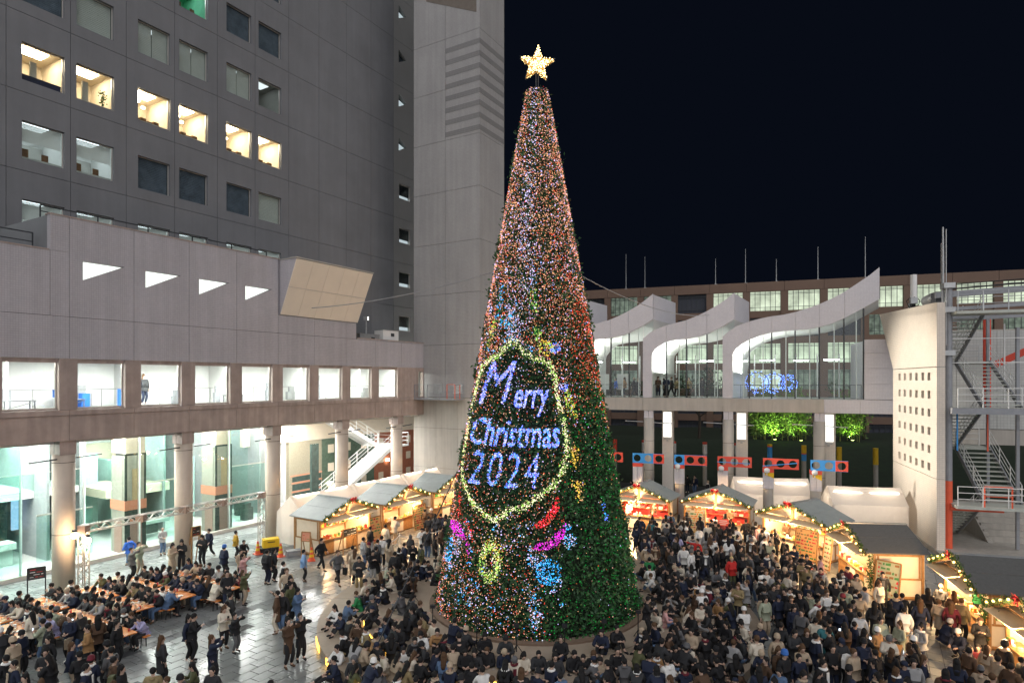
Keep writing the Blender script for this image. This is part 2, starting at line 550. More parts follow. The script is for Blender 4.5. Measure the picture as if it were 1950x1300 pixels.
fr = B('window', M['granite'], (39.5, 39.58, 0, .34, 8.63, 10.97), (40.18, UEND, 0, .34, 8.63, 10.97), (39.58, 40.18, 0, .34, 10.66, 10.97))
B('pane', M['glass'], (39.58, 40.18, .2, .22, 8.63, 10.66), parent=fr)
for bx in ((13.56, 26.05, -.03, .42, 17.45, 17.51), (J(-4), 13.55, -.03, .42, 15.83, 15.88), (32.72, UEND, -.03, .42, 12.97, 13.02)): B('parapet_cap', M['granite'], bx)
B('parapet_wall', M['tile_grey'], (32.72, UEND, 0, .3, 12.905, 12.965))
for bx in ((13.6, 13.9, .31, 5.4, 15.85, 17.44), (32.4, 32.7, .07, 5.4, 12.9, 17.2)): B('return_wall', M['tile_dark'], bx)  # the left end wall's shadow is put in by this dark colour
B('upper_wall', M['tile_grey'], (26.0, 32.39, .07, .3, 14.06, 17.44))
B('roof_slab', M['roof_dark'], (J(-4), 13.58, .41, 5.45, 15.3, 15.5), (13.92, 32.38, .41, 5.45, 16.6, 16.8), (32.72, UEND - .02, .41, 5.45, 12.4, 12.6))
# railings on the roof edge
for (u0, u1, z, h) in ((13.7, 26.0, 17.5, .55), (J(-2), 13.4, 15.9, .8)):
    b = MB()
    n = int((u1 - u0) / 2.9) + 1
    for i in range(n + 1):
        uu = u0 + (u1 - u0) * i / n
        b.bar((uu, 1.2, z - .7), (uu, 1.2, z + h), .05)
    b.bar((u0, 1.2, z + h), (u1, 1.2, z + h), .05)
    b.bar((u0, 1.2, z + h / 2), (u1, 1.2, z + h / 2), .04)
    b.build('roof_railing', M['dark_metal'], pod)
# leaning display wall with ten cream panels
M['lean'] = mat('cream_lean_panel', (0.86, 0.76, 0.63), 0.65, var=0.04, scale=0.8)
b = MB(); b.prism([(26.05, -.002, 14.07), (26.05, -1.48, 17.42), (26.05, -.002, 17.42)], (6.64, 0, 0))
lean = b.build('leaning_wall', M['tile_grey'], pod)
for i in range(5):
    for j in range(2):
        u0, u1 = 26.05 + 1.328 * i + .008, 26.05 + 1.328 * (i + 1) - .008
        t0, t1 = (0.0, .5) if j == 0 else (.5, 1.0)
        t0 += .004; t1 -= .004
        P = lambda uu, t: (uu, -.01 - 1.48 * t, 14.07 + 3.35 * t)
        b = MB(); b.prism([P(u0, t0), P(u1, t0), P(u1, t1), P(u0, t1)], (0, -.05, -.022)); b.build('panel', M['lean'], lean)
B('coping', M['concrete'], (26.0, 32.74, -1.56, -1.0, 17.43, 17.5), (26.0, 32.74, -1.0, .0, 17.43, 17.47), parent=lean)
# columns
for i in range(-2, 5):
    uc = 14.35 + 5.785 * i
    b = MB(); b.cyl(uc, .5, 0, 6.55, .45, 28)
    c = b.build('column', M['column'], pod)
    for p in c.data.polygons: p.use_smooth = len(p.vertices) == 4
    B('capital', M['granite'], (uc - .34, uc + .34, .62, .98, 6.56, 7.19), (uc - .34, uc + .34, .08, .60, 6.56, 7.19), parent=c)
    b = MB()
    for z in (2.9, 6.2): b.lathe([(.452, z - .012), (.455, z), (.452, z + .012)], 28, 0, (uc, .5, 0))
    b.build('joint_ring', M['joint'], c)
    b = MB(); b.bar((uc - 1.5, .2, 6.32), (uc - .40, .2, 6.38), .06); b.bar((uc + .40, .2, 6.38), (uc + 1.5, .2, 6.44), .06)
    b.build('banner_rod', M['dark_metal'], c)
# soffit and ground floor lobby
for i in range(12):
    B('soffit_light', M['lamp_white'], (4.4 + i * 2.9, 5.3 + i * 2.9, 1.9, 2.8, 7.02, 7.045))
B('soffit', M['white_paint'], (J(-4), UEND - .02, .61, 4.8, 7.05, 7.15))
B('lobby_ceiling', M['white_paint'], (J(-4), 36.0, 4.82, 17.0, 7.02, 7.1))
B('lobby_floor', mat('pale_terrazzo', (0.55, 0.56, 0.54), 0.25, var=0.05), (J(-4), 36.0, 4.75, 17, -.02, .03))
B('glass_plinth', M['concrete'], (J(-4), 29.5, 4.72, 5.02, .03, .22))
ng = int((29.5 - J(-4)) / 1.445)
for i in range(ng):
    u0 = J(-4) + i * 1.445
    g = M['glass_deep'] if u0 < 13.5 else M['glass_green'] if i % 3 == 1 else M['glass']
    B('glass_pane', g, (u0 + .008, u0 + 1.437, 4.85, 4.87, .22, 7.0))
    if i % 2 == 0:
        B('glass_fin', M['glass_edge'], (u0 - .01, u0 + .01, 4.72, 4.84, .22, 7.0))
        if u0 < 28: B('mullion', M['alu'], (u0 - .02, u0 + .02, 4.88, 4.95, .22, 7.0))
lw = M['room_white']
B('lobby_back_wall', lw, (J(-4), 34.2, 15.0, 15.2, .03, 7.0), (34.0, 34.2, 9.3, 15.0, .03, 7.0))
M['lamp_lobby'] = emit('lobby_ceiling_lamp', (1.0, 0.98, 0.94), 70.0)
for i in range(11):
    for j in range(3):
        uu = 4 + i * 2.9
        if uu > 33: continue
        B('ceiling_light', M['lamp_lobby'], (uu, uu + 1.4, (5.0, 7.6, 10.8)[j], (6.1, 8.7, 11.9)[j], 6.98, 7.01))
M['shop_teal'] = mat('teal_panel', (0.50, 0.74, 0.69), 0.4, var=0.15, scale=0.8)
M['shop_dark'] = mat('dark_green_stone', (0.05, 0.075, 0.065), 0.25, var=0.3, scale=3)
M['salmon'] = mat('salmon_band', (0.62, 0.26, 0.16), 0.5, var=0.06)
M['greystone'] = mat('greygreen_stone', (0.33, 0.34, 0.28), 0.45, var=0.1, scale=5)
M['tan_tile'] = mat('tan_mosaic', (0.44, 0.34, 0.19), 0.6, var=0.45, scale=40)
M['pinkgranite'] = mat('pink_granite', (0.36, 0.25, 0.20), 0.4, var=0.2, scale=30)
# patterned stone pillars behind the glass
for uc in (20.1, 25.75):
    y0 = 5.15
    pl = B('stone_pillar', M['plaster'], (uc - .55, uc + .55, y0, y0 + 1.5, 5.75, 7.0))
    B('pillar_core', M['greystone'], (uc - .58, uc + .58, y0 + .03, y0 + 1.48, .03, 2.75), (uc - .58, uc + .58, y0 + .03, y0 + 1.48, 3.05, 5.47), parent=pl)
    B('dark_frame', M['shop_dark'], (uc - .6, uc - .47, y0 - .02, y0 + .028, 3.05, 5.75), (uc + .49, uc + .6, y0 - .02, y0 + .028, 3.05, 5.75), (uc - .47, uc + .49, y0 - .02, y0 + .028, 5.63, 5.75), (uc - .6, uc + .6, y0 - .02, y0 + .028, .03, 2.75), parent=pl)
    B('salmon_band', M['salmon'], (uc - .62, uc + .62, y0 - .04, y0 + 1.52, 2.49, 3.04), parent=pl)
    B('stone_panel', M['greystone'], (uc - .465, uc + .485, y0 - .01, y0 + .029, 3.06, 5.62), (uc - .61, uc - .582, y0 + .2, y0 + 1.3, 3.06, 5.6), parent=pl)
    B('mosaic_inset', M['tan_tile'], (uc - .2, uc + .24, y0 - .03, y0 - .011, 3.06, 4.85), parent=pl)
    B('granite_inset', M['pinkgranite'], (uc - .32, uc + .34, y0 - .06, y0 - .021, .03, 1.9), (uc - .61, uc - .582, y0 + .3, y0 + 1.1, .03, 1.9), parent=pl)
    B('salmon_corner', M['salmon'], (uc - .35, uc - .15, y0 - .085, y0 - .061, 1.72, 1.98), (uc + .17, uc + .37, y0 - .085, y0 - .061, 1.72, 1.98), parent=pl)
# mezzanine, counters, partitions
M['shop_steel'] = mat('shop_grey', (0.30, 0.33, 0.33), .3)
M['shop_teal2'] = mat('deep_teal_panel', (0.12, 0.26, 0.23), .25, var=.4, scale=1.2)
B('shop_partition', M['shop_teal2'], (9.6, 11.0, 7.4, 7.6, .03, 2.3), (9.4, 10.3, 8.0, 8.2, 4.2, 6.0), (11.4, 12.1, 9.2, 9.4, .03, 2.4), (6.0, 8.4, 7.6, 7.8, .03, 3.0))
B('shop_frame', M['shop_steel'], (16.6, 16.75, 7.5, 14.9, .03, 7.0), (18.9, 19.05, 8.9, 14.9, .03, 7.0), (23.9, 24.05, 8.9, 14.9, .03, 7.0), (27.6, 27.72, 7.9, 14.9, .03, 7.0), (30.6, 30.72, 7.9, 14.9, .03, 7.0))
B('clear_partition', M['glass_green'], (21.6, 24.6, 7.0, 7.02, .03, 3.6), (27.3, 30.6, 7.0, 7.02, .03, 3.9), (16.0, 18.8, 7.2, 7.22, .03, 2.6), (22.2, 23.6, 8.0, 8.02, 3.4, 7.0))
B('transom', M['alu'], (21.6, 24.6, 6.98, 7.04, 3.6, 3.68), (27.3, 30.6, 6.98, 7.04, 3.9, 3.98), (16.0, 18.8, 7.18, 7.24, 2.6, 2.68))
B('grey_dado', M['shop_steel'], (24.2, 34.0, 14.9, 14.97, .03, 1.1), (16.8, 24.0, 14.9, 14.97, 3.9, 4.6))
for (u_, y_) in ((17.4, 7.9), (22.8, 8.8), (28.4, 6.6), (29.2, 8.4), (13.2, 7.0)):
    b = MB(); b.box(u_, u_ + .7, y_, y_ + .5, .03, .9); b.box(u_ + .1, u_ + .6, y_ + .1, y_ + .4, .9, 1.2); b.build('display_stand', M['shop_dark'], pod)
mz = B('mezzanine', M['white_paint'], (J(-4), 19.0, 9.0, 15.0, 3.35, 3.75))
B('glass_balustrade', M['glass_green'], (J(-4), 19.0, 8.95, 8.97, 3.75, 4.7), parent=mz)
B('handrail', M['alu'], (J(-4), 19.0, 8.92, 8.99, 4.7, 4.75), parent=mz)
B('shop_wall', M['shop_teal'], (6.0, 9.0, 12.5, 12.7, .03, 3.34))
B('shop_wall', M['shop_dark'], (14.6, 16.1, 11.0, 11.2, .03, 3.34))
B('shop_wall', M['shop_teal'], (19.6, 21.4, 12.0, 12.2, .03, 5.2), (26.9, 28.9, 11.2, 11.4, .03, 4.4), (22.4, 22.7, 9.5, 14.9, .03, 4.6))
B('shop_wall', M['salmon'], (17.2, 18.6, 14.8, 14.98, 4.9, 5.9), (24.0, 25.2, 14.8, 14.98, 1.0, 2.4), (28.0, 30.6, 13.6, 13.8, .9, 2.6))
B('shop_wall', M['plaster'], (20.4, 24.4, 9.0, 13.0, 2.65, 3.2), (21.6, 24.2, 14.7, 14.95, 4.4, 5.6))
B('shop_sign', emit('cool_screen', (0.55, 0.68, 1.0), 1.4), (16.2, 16.5, 10.6, 10.8, 1.4, 3.2), (9.2, 10.6, 12.3, 12.4, 2.2, 2.9))
B('counter', M['white_paint'], (12.8, 15.4, 8.0, 9.0, .9, 1.25), (12.9, 15.3, 8.2, 8.9, .03, .9), (20.6, 23.6, 7.6, 8.4, .9, 1.1))
B('shelf_band', M['wood'], (15.2, 18.8, 14.85, 14.98, 5.1, 5.3), (23.0, 25.6, 14.85, 14.98, 4.3, 4.45), (23.0, 25.6, 14.85, 14.98, 4.75, 4.9))
b = MB()
for i in range(6):
    uu = 6.5 + i * 1.1
    b.bar((uu, 6.2, .05), (uu, 6.2, 1.1), .04); b.bar((uu, 6.2, 1.1), (uu + 1.1, 6.2, 1.1), .04)
b.build('queue_rail', M['alu'], pod)
# walls beside the outdoor stair: tan stone, green tile, red tile, cream band on top
YB = 8.92
M['tan_stone'] = mat('tan_rough_stone', (0.30, 0.27, 0.195), 0.6, var=0.25, scale=14, bump=0.2)
M['green_tile'] = mat('green_slate_tile', (0.085, 0.125, 0.09), 0.35, var=0.3, scale=4)
M['red_tile'] = mat('brick_red_tile', (0.36, 0.13, 0.075), 0.5, var=0.15, scale=4)
sw = B('stair_wall', M['plaster'], (30.0, 56.0, YB + .06, YB + .4, 4.95, 7.0))
B('wall_section', M['tan_stone'], (34.2, 37.6, YB, YB + .4, .03, 4.94), parent=sw)
B('wall_section', M['green_tile'], (37.61, 44.0, YB, YB + .4, .03, 4.94), parent=sw)
B('wall_section', M['red_tile'], (44.01, 56.0, YB, YB + .4, .03, 4.94), parent=sw)
B('dark_window_strip', M['shop_dark'], (34.5, 37.5, YB - .03, YB - .002, .3, .8), (34.5, 37.5, YB - .03, YB - .002, 1.0, 1.5), (34.5, 37.5, YB - .03, YB - .002, 1.7, 2.1), parent=sw)
B('salmon_strip', M['salmon'], (34.4, 37.6, YB - .05, YB - .031, .85, .95), (34.4, 37.6, YB - .05, YB - .031, 1.55, 1.65), (34.3, 37.6, YB - .05, YB - .031, 2.15, 2.25), parent=sw)
for uu in (38.3, 40.3, 42.3, 44.6, 46.6, 48.6, 50.6, 52.6):
    for z in (.5, 2.1, 3.7):
        B('square_inset', M['plaster'], (uu, uu + .66, YB - .03, YB - .002, z, z + .72), parent=sw)
B('dark_frame_window', M['shop_dark'], (33.2, 33.9, 5.2, 5.4, .03, 5.0), (33.2, 33.9, 5.2, 5.4, 5.0, 5.1), parent=sw)
B('wall_lamp', M['lamp_warm'], (38.2, 38.5, YB - .2, YB - .05, 1.0, 1.2), (45.6, 45.9, YB - .2, YB - .05, 2.2, 2.4), parent=sw)
for i in range(4):
    B('ceiling_light', M['lamp_white'], (34.5 + i * 2.9, 35.6 + i * 2.9, 3.3, 4.2, 7.02, 7.045))
# upper floor interior
B('room_floor', mat('pale_floor', (0.7, 0.7, 0.68), 0.3), (J(-4), UEND - .05, .62, 5.3, 8.5, 8.6))
B('room_back', lw, (J(-4), UEND - .05, 5.2, 5.35, 8.6, 10.98))
B('room_end', lw, (UEND - .2, UEND - .05, .41, 5.2, 8.6, 10.98))
B('room_ceiling', lw, (J(-4), UEND - .05, .41, 5.3, 10.985, 11.05))
for k in range(-4, 8):
    B('ceiling_light', M['lamp_white'], (J(k) + .6, J(k) + 2.2, 1.6, 2.6, 10.96, 10.98))
    if k == 7: B('ceiling_light', M['lamp_white'], (J(8) + .5, J(8) + 1.9, 1.6, 2.6, 10.96, 10.98))
    if k % 2: B('room_partition', lw, (J(k) + 1.7, J(k) + 1.8, 3.3, 5.2, 8.6, 10.97))
b = MB()
b.tube([(2.9, .95, 9.55), (UEND - .3, .95, 9.55)], .018, 5)
for i in range(26): b.bar((3.2 + i * 1.445, .95, 8.6), (3.2 + i * 1.445, .95, 9.55), .025)
b.build('inner_rail', M['galv'], pod)
for (u_, y_, w_, h_) in ((13.0, 3.6, .5, 1.5), (16.0, 3.9, 1.2, 1.1), (19.2, 4.2, .3, 1.9), (20.7, 2.4, .5, .8), (23.7, 3.0, .35, 1.0), (27.6, 3.2, .3, 1.2), (29.9, 3.9, .8, .9), (35.6, 2.2, 1.0, .75), (32.9, 4.2, .25, 1.7)):
    b = MB(); b.box(u_, u_ + w_, y_, y_ + .25, 8.62, 8.62 + h_ * .6); b.box(u_ + w_ * .2, u_ + w_ * .75, y_ + .02, y_ + .2, 8.62 + h_ * .6, 8.62 + h_)
    b.build('equipment', M['grey_steel'] if w_ < .6 else M['galv'], pod)
M['blue_plastic'] = mat('blue_plastic', (0.03, 0.16, 0.62), 0.4)
B('blue_crate', M['blue_plastic'], (16.4, 16.75, 3.2, 3.6, 8.6, 9.3), (18.0, 18.35, 2.6, 3.0, 8.6, 9.5))
B('mobile_barrier', M['blue_plastic'], (15.6, 16.6, 4.2, 4.5, 9.1, 9.5), (15.3, 15.9, 2.2, 2.5, 8.62, 9.0))
for (u0, u1, y) in ((12.6, 13.9, 2.0), (14.8, 15.9, 1.8), (24.3, 25.4, 2.6)):
    b = MB()
    b.box(u0, u1, y, y + .6, 9.0, 9.06)
    for q in (u0 + .06, u1 - .06):
        b.bar((q, y + .05, 8.6), (q, y + .05, 9.0), .05); b.bar((q, y + .55, 8.6), (q, y + .55, 9.0), .05)
    b.bar((u0 + .06, y + .05, 8.62), (u1 - .06, y + .05, 8.98), .03)
    b.build('work_table', M['grey_steel'], pod)
b = MB(); b.tube([(25.0, 3.4, 8.6), (25.0, 3.4, 10.3)], .025); b.bar((24.75, 3.4, 10.3), (25.25, 3.4, 10.3), .06)
for a in range(3): b.tube([(25.0, 3.4, 9.0), (25.0 + .35 * math.cos(a * 2.1), 3.4 + .35 * math.sin(a * 2.1), 8.6)], .015)
b.build('light_stand', M['dark_metal'], pod)
# white outdoor stair in two flights
def stair_flight(root, p0, p1, width, n, side, tread_m, str_m, rail_m, rails=(True, True), closed=False):
    """flight of n treads from p0 to p1 (centre line of the nosing), 'side' = unit vector across"""
    p0, p1, s = Vector(p0), Vector(p1), Vector(side).normalized()
    d = p1 - p0; run = Vector((d.x, d.y, 0)); rl = run.length; rd = run.normalized()
    tb = MB()
    sl = rl / n
    for i in range(n):
        c = p0 + d * ((i + .5) / n)
        tr = MB()
        q = [c - rd * sl * .55 - s * width / 2, c + rd * sl * .45 - s * width / 2, c + rd * sl * .45 + s * width / 2, c - rd * sl * .55 + s * width / 2]
        tr.prism([tuple(x + Vector((0, 0, .02))) for x in q], (0, 0, -.06))
        if closed: tr.prism([tuple(q[0] + Vector((0, 0, -.041))), tuple(q[3] + Vector((0, 0, -.041))), tuple(q[3] + Vector((0, 0, -d.z / n))), tuple(q[0] + Vector((0, 0, -d.z / n)))], tuple(rd * .02))
        tr.build('tread', tread_m, root)
    for sg in (-1, 1):
        o_ = s * (sg * (width / 2 + .05))
        st = MB(); st.bar(p0 + o_ - Vector((0, 0, .08)), p1 + o_ - Vector((0, 0, .08)), .07, .30)
        st.build('stringer', str_m, root)
        if rails[0 if sg < 0 else 1]:
            rb = MB()
            for h in (1.05, .72, .40):
                rb.tube([p0 + o_ + Vector((0, 0, h)), p1 + o_ + Vector((0, 0, h))], .022, 5)
            m_ = max(2, int(rl / 1.2))
            for i in range(m_ + 1):
                c = p0 + d * (i / m_) + o_
                rb.bar(c, c + Vector((0, 0, 1.05)), .045)
            rb.build('handrail', rail_m, root)
ws = thing('white_staircase', 'white steel staircase in two flights under the podium beside the shaft', 'staircase', uv(0, VP), UV_RZ)
stair_flight(ws, (33.4, 5.0, .15), (41.2, 5.0, 4.25), 1.5, 20, (0, 1, 0), M['white_steel'], M['white_steel'], M['white_steel'], closed=True)
stair_flight(ws, (41.4, 6.9, 4.3), (35.0, 6.9, 7.6), 1.5, 16, (0, 1, 0), M['white_steel'], M['white_steel'], M['white_steel'], closed=True)
B('landing', M['white_steel'], (41.2, 43.4, 4.2, 7.75, 4.12, 4.26), parent=ws)
b = MB()
for (p, q) in (((43.35, 4.25), (43.35, 7.7)), ((41.3, 4.25), (43.35, 4.25)), ((41.3, 7.7), (43.35, 7.7))):
    for h in (.35, .7, 1.05): b.tube([(p[0], p[1], 4.26 + h), (q[0], q[1], 4.26 + h)], .022, 5)
for p in ((43.35, 4.25), (43.35, 6.0), (43.35, 7.7), (42.3, 4.25), (42.3, 7.7)): b.bar((p[0], p[1], 4.26), (p[0], p[1], 5.31), .045)
b.build('landing_rail', M['white_steel'], ws)
# rooftop machines on the lower terrace
for (u0, u1, h, lab) in ((34.0, 36.1, 13.42, 'long low grey machine box on the lower roof terrace'), (36.5, 38.3, 13.86, 'taller white air conditioner box with dark grille on the roof terrace')):
    t = thing('air_conditioner', lab, 'air conditioner', uv(0, VP), UV_RZ)
    B('casing', M['white_paint'] if h > 13.5 else M['galv'], (u0, u1, 1.0, 1.9, 12.6, h), parent=t)
    B('grille', M['dark_metal'], (u1 - .9, u1 - .55, .96, 1.0, h - .45, h - .2), parent=t)
    B('top_plate', M['galv'], (u0 - .03, u1 + .03, .97, 1.93, h, h + .04), parent=t)
for uu in (34.1, 35.9):
    # spot lamps added on the short roof posts to brighten the pylon
    t = thing('added_flood_post', 'short post with added floodlight on the roof terrace ' + ('beside the leaning wall' if uu < 35 else 'between the two machine boxes'), 'floodlight', uv(uu, VP - 2.2, 12.6))
    b = MB(); b.cyl(0, 0, 0, 2.0, .05, 8); b.build('post', M['galv'], t)
    b = MB(); b.box(-.16, .16, -.16, .10, 2.0, 2.3); b.build('housing', M['galv'], t)
    b = MB(); b.box(.161, .175, -.13, .08, 2.03, 2.27); b.build('lens', emit('added_flood_white', (1, .93, .82), 6.0, sample=False), t)
    l = bpy.data.lights.new('lamp', 'SPOT'); l.energy = 42000; l.color = (1, .92, .80); l.spot_size = math.radians(24); l.spot_blend = .8; l.shadow_soft_size = .3
    o = bpy.data.objects.new('lamp', l); COL.objects.link(o); o.parent = t; o.location = (.35, 0, 2.15)
    q = Vector(uv(uu, VP - 2.2, 14.75)); o.rotation_euler = (Vector((26.5, 39.0, 8.0)) - q).to_track_quat('-Z', 'Y').to_euler()

# ------------------------------------------------------------------ office tower behind the podium
VT = -37.6
tow = thing('office_tower', 'tall dark grey office tower with square windows, some lit warm', 'building', uv(0, VT), UV_RZ)
TU0, TUP, TZ0, TZP = 14.01, 2.885, 12.65, 4.01
g = .012
def panel_mesh(kind):
    b = MB()
    W, H = TUP, TZP
    if kind == 'blank':
        b.box(g, W - g, 0, .3, g, H - g)
    else:
        w0, w1 = (.67, 2.60) if kind == 'even' else (.29, 2.22)
        z0, z1 = .62, 2.56
        b.box(g, w0, 0, .3, g, H - g); b.box(w1, W - g, 0, .3, g, H - g)
        b.box(w0, w1, 0, .3, g, z0); b.box(w0, w1, 0, .3, z1, H - g)
    return b.mesh('facade_panel', M['tile_dark'])
pm = {k: panel_mesh(k) for k in ('blank', 'even', 'odd')}
def frame_mesh():
    b = MB(); W, H = 1.93, 1.94
    b.box(0, .04, .18, .26, 0, H); b.box(W - .04, W, .18, .26, 0, H); b.box(.04, W - .04, .18, .26, 0, .04); b.box(.04, W - .04, .18, .26, H - .04, H)
    return b.mesh('window', M['alu'])
fm = frame_mesh()
def pane_mesh(m):
    b = MB(); b.box(.04, 1.89, .21, .225, .04, 1.90); return b.mesh('pane', m)
pane_me = {'g': pane_mesh(M['glass']), 'd': pane_mesh(M['glass_dark'])}
def blind_mesh(m, z0=.05, split=True):
    b = MB()
    n = 18
    for i in range(n):
        z = z0 + (1.9 - z0) * i / n
        h = (1.9 - z0) / n
        if split: b.box(.05, .93, .30, .31, z + .004, z + h - .004); b.box(.97, 1.88, .30, .31, z + .004, z + h - .004)
        else: b.box(.05, 1.88, .30, .31, z + .004, z + h - .004)
    return b.mesh('blind', m)
bl = {'k': blind_mesh(M['blind']), 'k2': blind_mesh(M['blind'], split=False), 'half': blind_mesh(M['white_paint'], .95, False), 'navy_sheen': blind_mesh(mat('navy_reflection_tone', (.10, .115, .15), .6, var=.3, scale=2), .08, False)}
def room_mesh(wall, lamp, furn=0):
    b = MB(); W, H, D = 1.93, 1.94, 3.0
    x0, x1, z0, z1 = -.2, W + .2, -.5, H + .25
    b.add([(x0, .32, z0), (x1, .32, z0), (x1, D, z0), (x0, D, z0)], [(0, 1, 2, 3)], 0)
    b.add([(x0, .32, z1), (x1, .32, z1), (x1, D, z1), (x0, D, z1)], [(3, 2, 1, 0)], 0)
    b.add([(x0, D, z0), (x1, D, z0), (x1, D, z1), (x0, D, z1)], [(0, 1, 2, 3)], 0)
    b.add([(x0, .32, z0), (x0, D, z0), (x0, D, z1), (x0, .32, z1)], [(0, 1, 2, 3)], 0)
    b.add([(x1, .32, z0), (x1, D, z0), (x1, D, z1), (x1, .32, z1)], [(3, 2, 1, 0)], 0)
    if lamp: b.box(.3, 1.6, 1.0, 1.9, z1 - .05, z1 - .02, 1)
    if furn == 1:
        for i in range(4): b.box(.08 + i * .38, .40 + i * .38, .55, .85, z0, .34 + .10 * (i % 2), 2)
        b.box(.7, 1.9, 2.6, 2.7, .35, 1.15, 3); b.box(-.1, 2.0, .42, .45, .18, .21, 3)
        b.ball(.42, 1.0, 1.55, .22, 10, 6, 1, .7); b.ball(1.5, 2.2, 1.75, .12, 8, 5, 1, .7)
    if furn == 2:
        b.box(-.15, .45, 1.2, 1.3, z0, 1.75, 3); b.box(.75, 1.05, 1.0, 1.1, z0, 1.5, 3); b.box(-.1, 2.0, .42, .45, .18, .21, 3)
    if furn == 3:
        b.box(-.18, 2.1, .7, 1.1, z0, .30, 3); b.box(.25, .6, .8, .85, .31, .75, 2); b.box(1.2, 1.5, .8, .85, .31, .68, 2); b.box(-.18, 2.1, 2.9, 2.95, .9, 1.6, 3)
    return b.mesh('room', [wall, lamp or wall, M['wood_dark'], M['blind']])
rooms = {'warm1': room_mesh(M['room_warm'], M['lamp_warm'], 1), 'warm2': room_mesh(M['room_warm'], M['lamp_warm'], 2),
         'cool': room_mesh(M['room_white'], M['lamp_cool'], 3), 'green': room_mesh(mat('green_room', (0.18, 0.55, 0.34), 0.7), M['lamp_cool'], 3),
         'dim': room_mesh(M['blind'], emit('dim_lamp', (0.9, 0.95, 1.0), 1.2), 0), 'dark': room_mesh(M['room_dark'], None, 3)}
# rows from the podium roof upwards, columns -2..5: (room, blind)
WIN = {1: ['cool', 'cool', 'coolb', 'coolb', 'coolb', 'coolb', 'coolb', 'coolb'],
       2: ['dark', 'cool', 'coolh', 'coolh', 'dark', 'dark', 'dark', 'blind'],
       3: ['warm2', 'warm1', 'warmh', 'warmp', 'warm1', 'warm1', 'warm1', 'warm1'],
       4: ['dark', 'dark', 'dark', 'blind', 'dimb', 'dimb', 'dimb', 'cooldim'],
       5: ['dark', 'dark', 'dark', 'dark', 'dark', 'green', 'dark', 'dark'],
       6: ['dark', 'dark', 'dark', 'dark', 'dimb', 'dark', 'dark', 'dark'],
       7: ['dark'] * 8, 8: ['dark'] * 8, 0: ['dark'] * 8}
M['leaf'] = mat('house_plant_leaf', (0.05, 0.11, 0.03), 0.6, var=0.3)
for r in range(0, 9):
    z = TZ0 + TZP * r
    for k in range(-2, 10):
        u = TU0 + TUP * k
        kind = 'blank' if k > 5 else ('even' if k % 2 == 0 else 'odd')
        obj('facade_panel', pm[kind], tow, (u, 0, z))
        if k > 5 or r == 0: continue
        st = WIN[r][k + 2]
        w = obj('window', fm, tow, (u + (.67 if k % 2 == 0 else .29), 0, z + .62))
        obj('pane', pane_me['g' if not (st == 'dark' and (r * 5 + k * 3) % 7 == 0) else 'd'], w)
        rk = {'cool': 'cool', 'coolb': 'cool', 'coolh': 'cool', 'warm1': 'warm1', 'warm2': 'warm2', 'warmh': 'warm2', 'warmp': 'warm2', 'blind': 'dark', 'dimb': 'dim', 'cooldim': 'dim', 'green': 'green', 'dark': 'dark'}[st]
        obj('room', rooms[rk], w)
        if st == 'dark' and (r * 5 + k * 3) % 7 != 0: obj('blind', bl['navy_sheen'], w)  # added slats whose navy tone stands in for reflections in the glass
        if st in ('blind',): obj('blind', bl['k2'], w)
        if st in ('dimb', 'coolh'): obj('blind', bl['k'] if st == 'dimb' else bl['half'], w)
        if st == 'coolb': obj('blind', bl['half'], w)
        if st == 'warmh':
            b = MB(); b.box(.05, 1.88, .3, .33, .04, .42); b.build('sill_band', mat('navy_sill', (0.03, 0.03, 0.06), 0.5), w)
        if st == 'warmp':
            b = MB(); b.tube([(1.55, .6, -.3), (1.6, .6, .6)], .03, 5)
            for i in range(60):
                a = random.uniform(0, 6.28); rr = random.uniform(0, .22); zz = random.uniform(.35, 1.15)
                x, y = 1.58 + rr * math.cos(a), .6 + rr * math.sin(a)
                b.add([(x, y, zz), (x + .1, y + .03, zz + .05), (x + .06, y - .02, zz - .09)], [(0, 1, 2)])
            b.build('plant', M['leaf'], w)
# last bay with the small square and pointed windows
US = TU0 + TUP * 10
M['tile_side'] = mat('grey_end_panel', (0.23, 0.23, 0.225), 0.5, var=0.06, scale=0.5)
def strip(kind):
    b = MB(); W, H = 4.2, TZP
    if kind == 'sq':
        b.box(g, .75, 0, .3, g, H - g); b.box(2.35, W, 0, .3, g, H - g); b.box(.75, 2.35, 0, .3, g, 1.8); b.box(.75, 2.35, 0, .3, 3.2, H - g)
    else:
        b.box(g, .7, 0, .3, g, H - g); b.box(1.75, W, 0, .3, g, H - g); b.box(.7, 1.75, 0, .3, g, 2.1); b.box(.7, 1.75, 0, .3, 3.3, H - g)
        b.prism([(.7, 0, 2.1), (1.75, 0, 2.1), (1.75, 0, 2.7)], (0, .3, 0)); b.prism([(.7, 0, 3.3), (1.75, 0, 2.7), (1.75, 0, 3.3)], (0, .3, 0))
    return b.mesh('facade_panel', M['tile_side'])
stp = {'sq': strip('sq'), 'tri': strip('tri')}
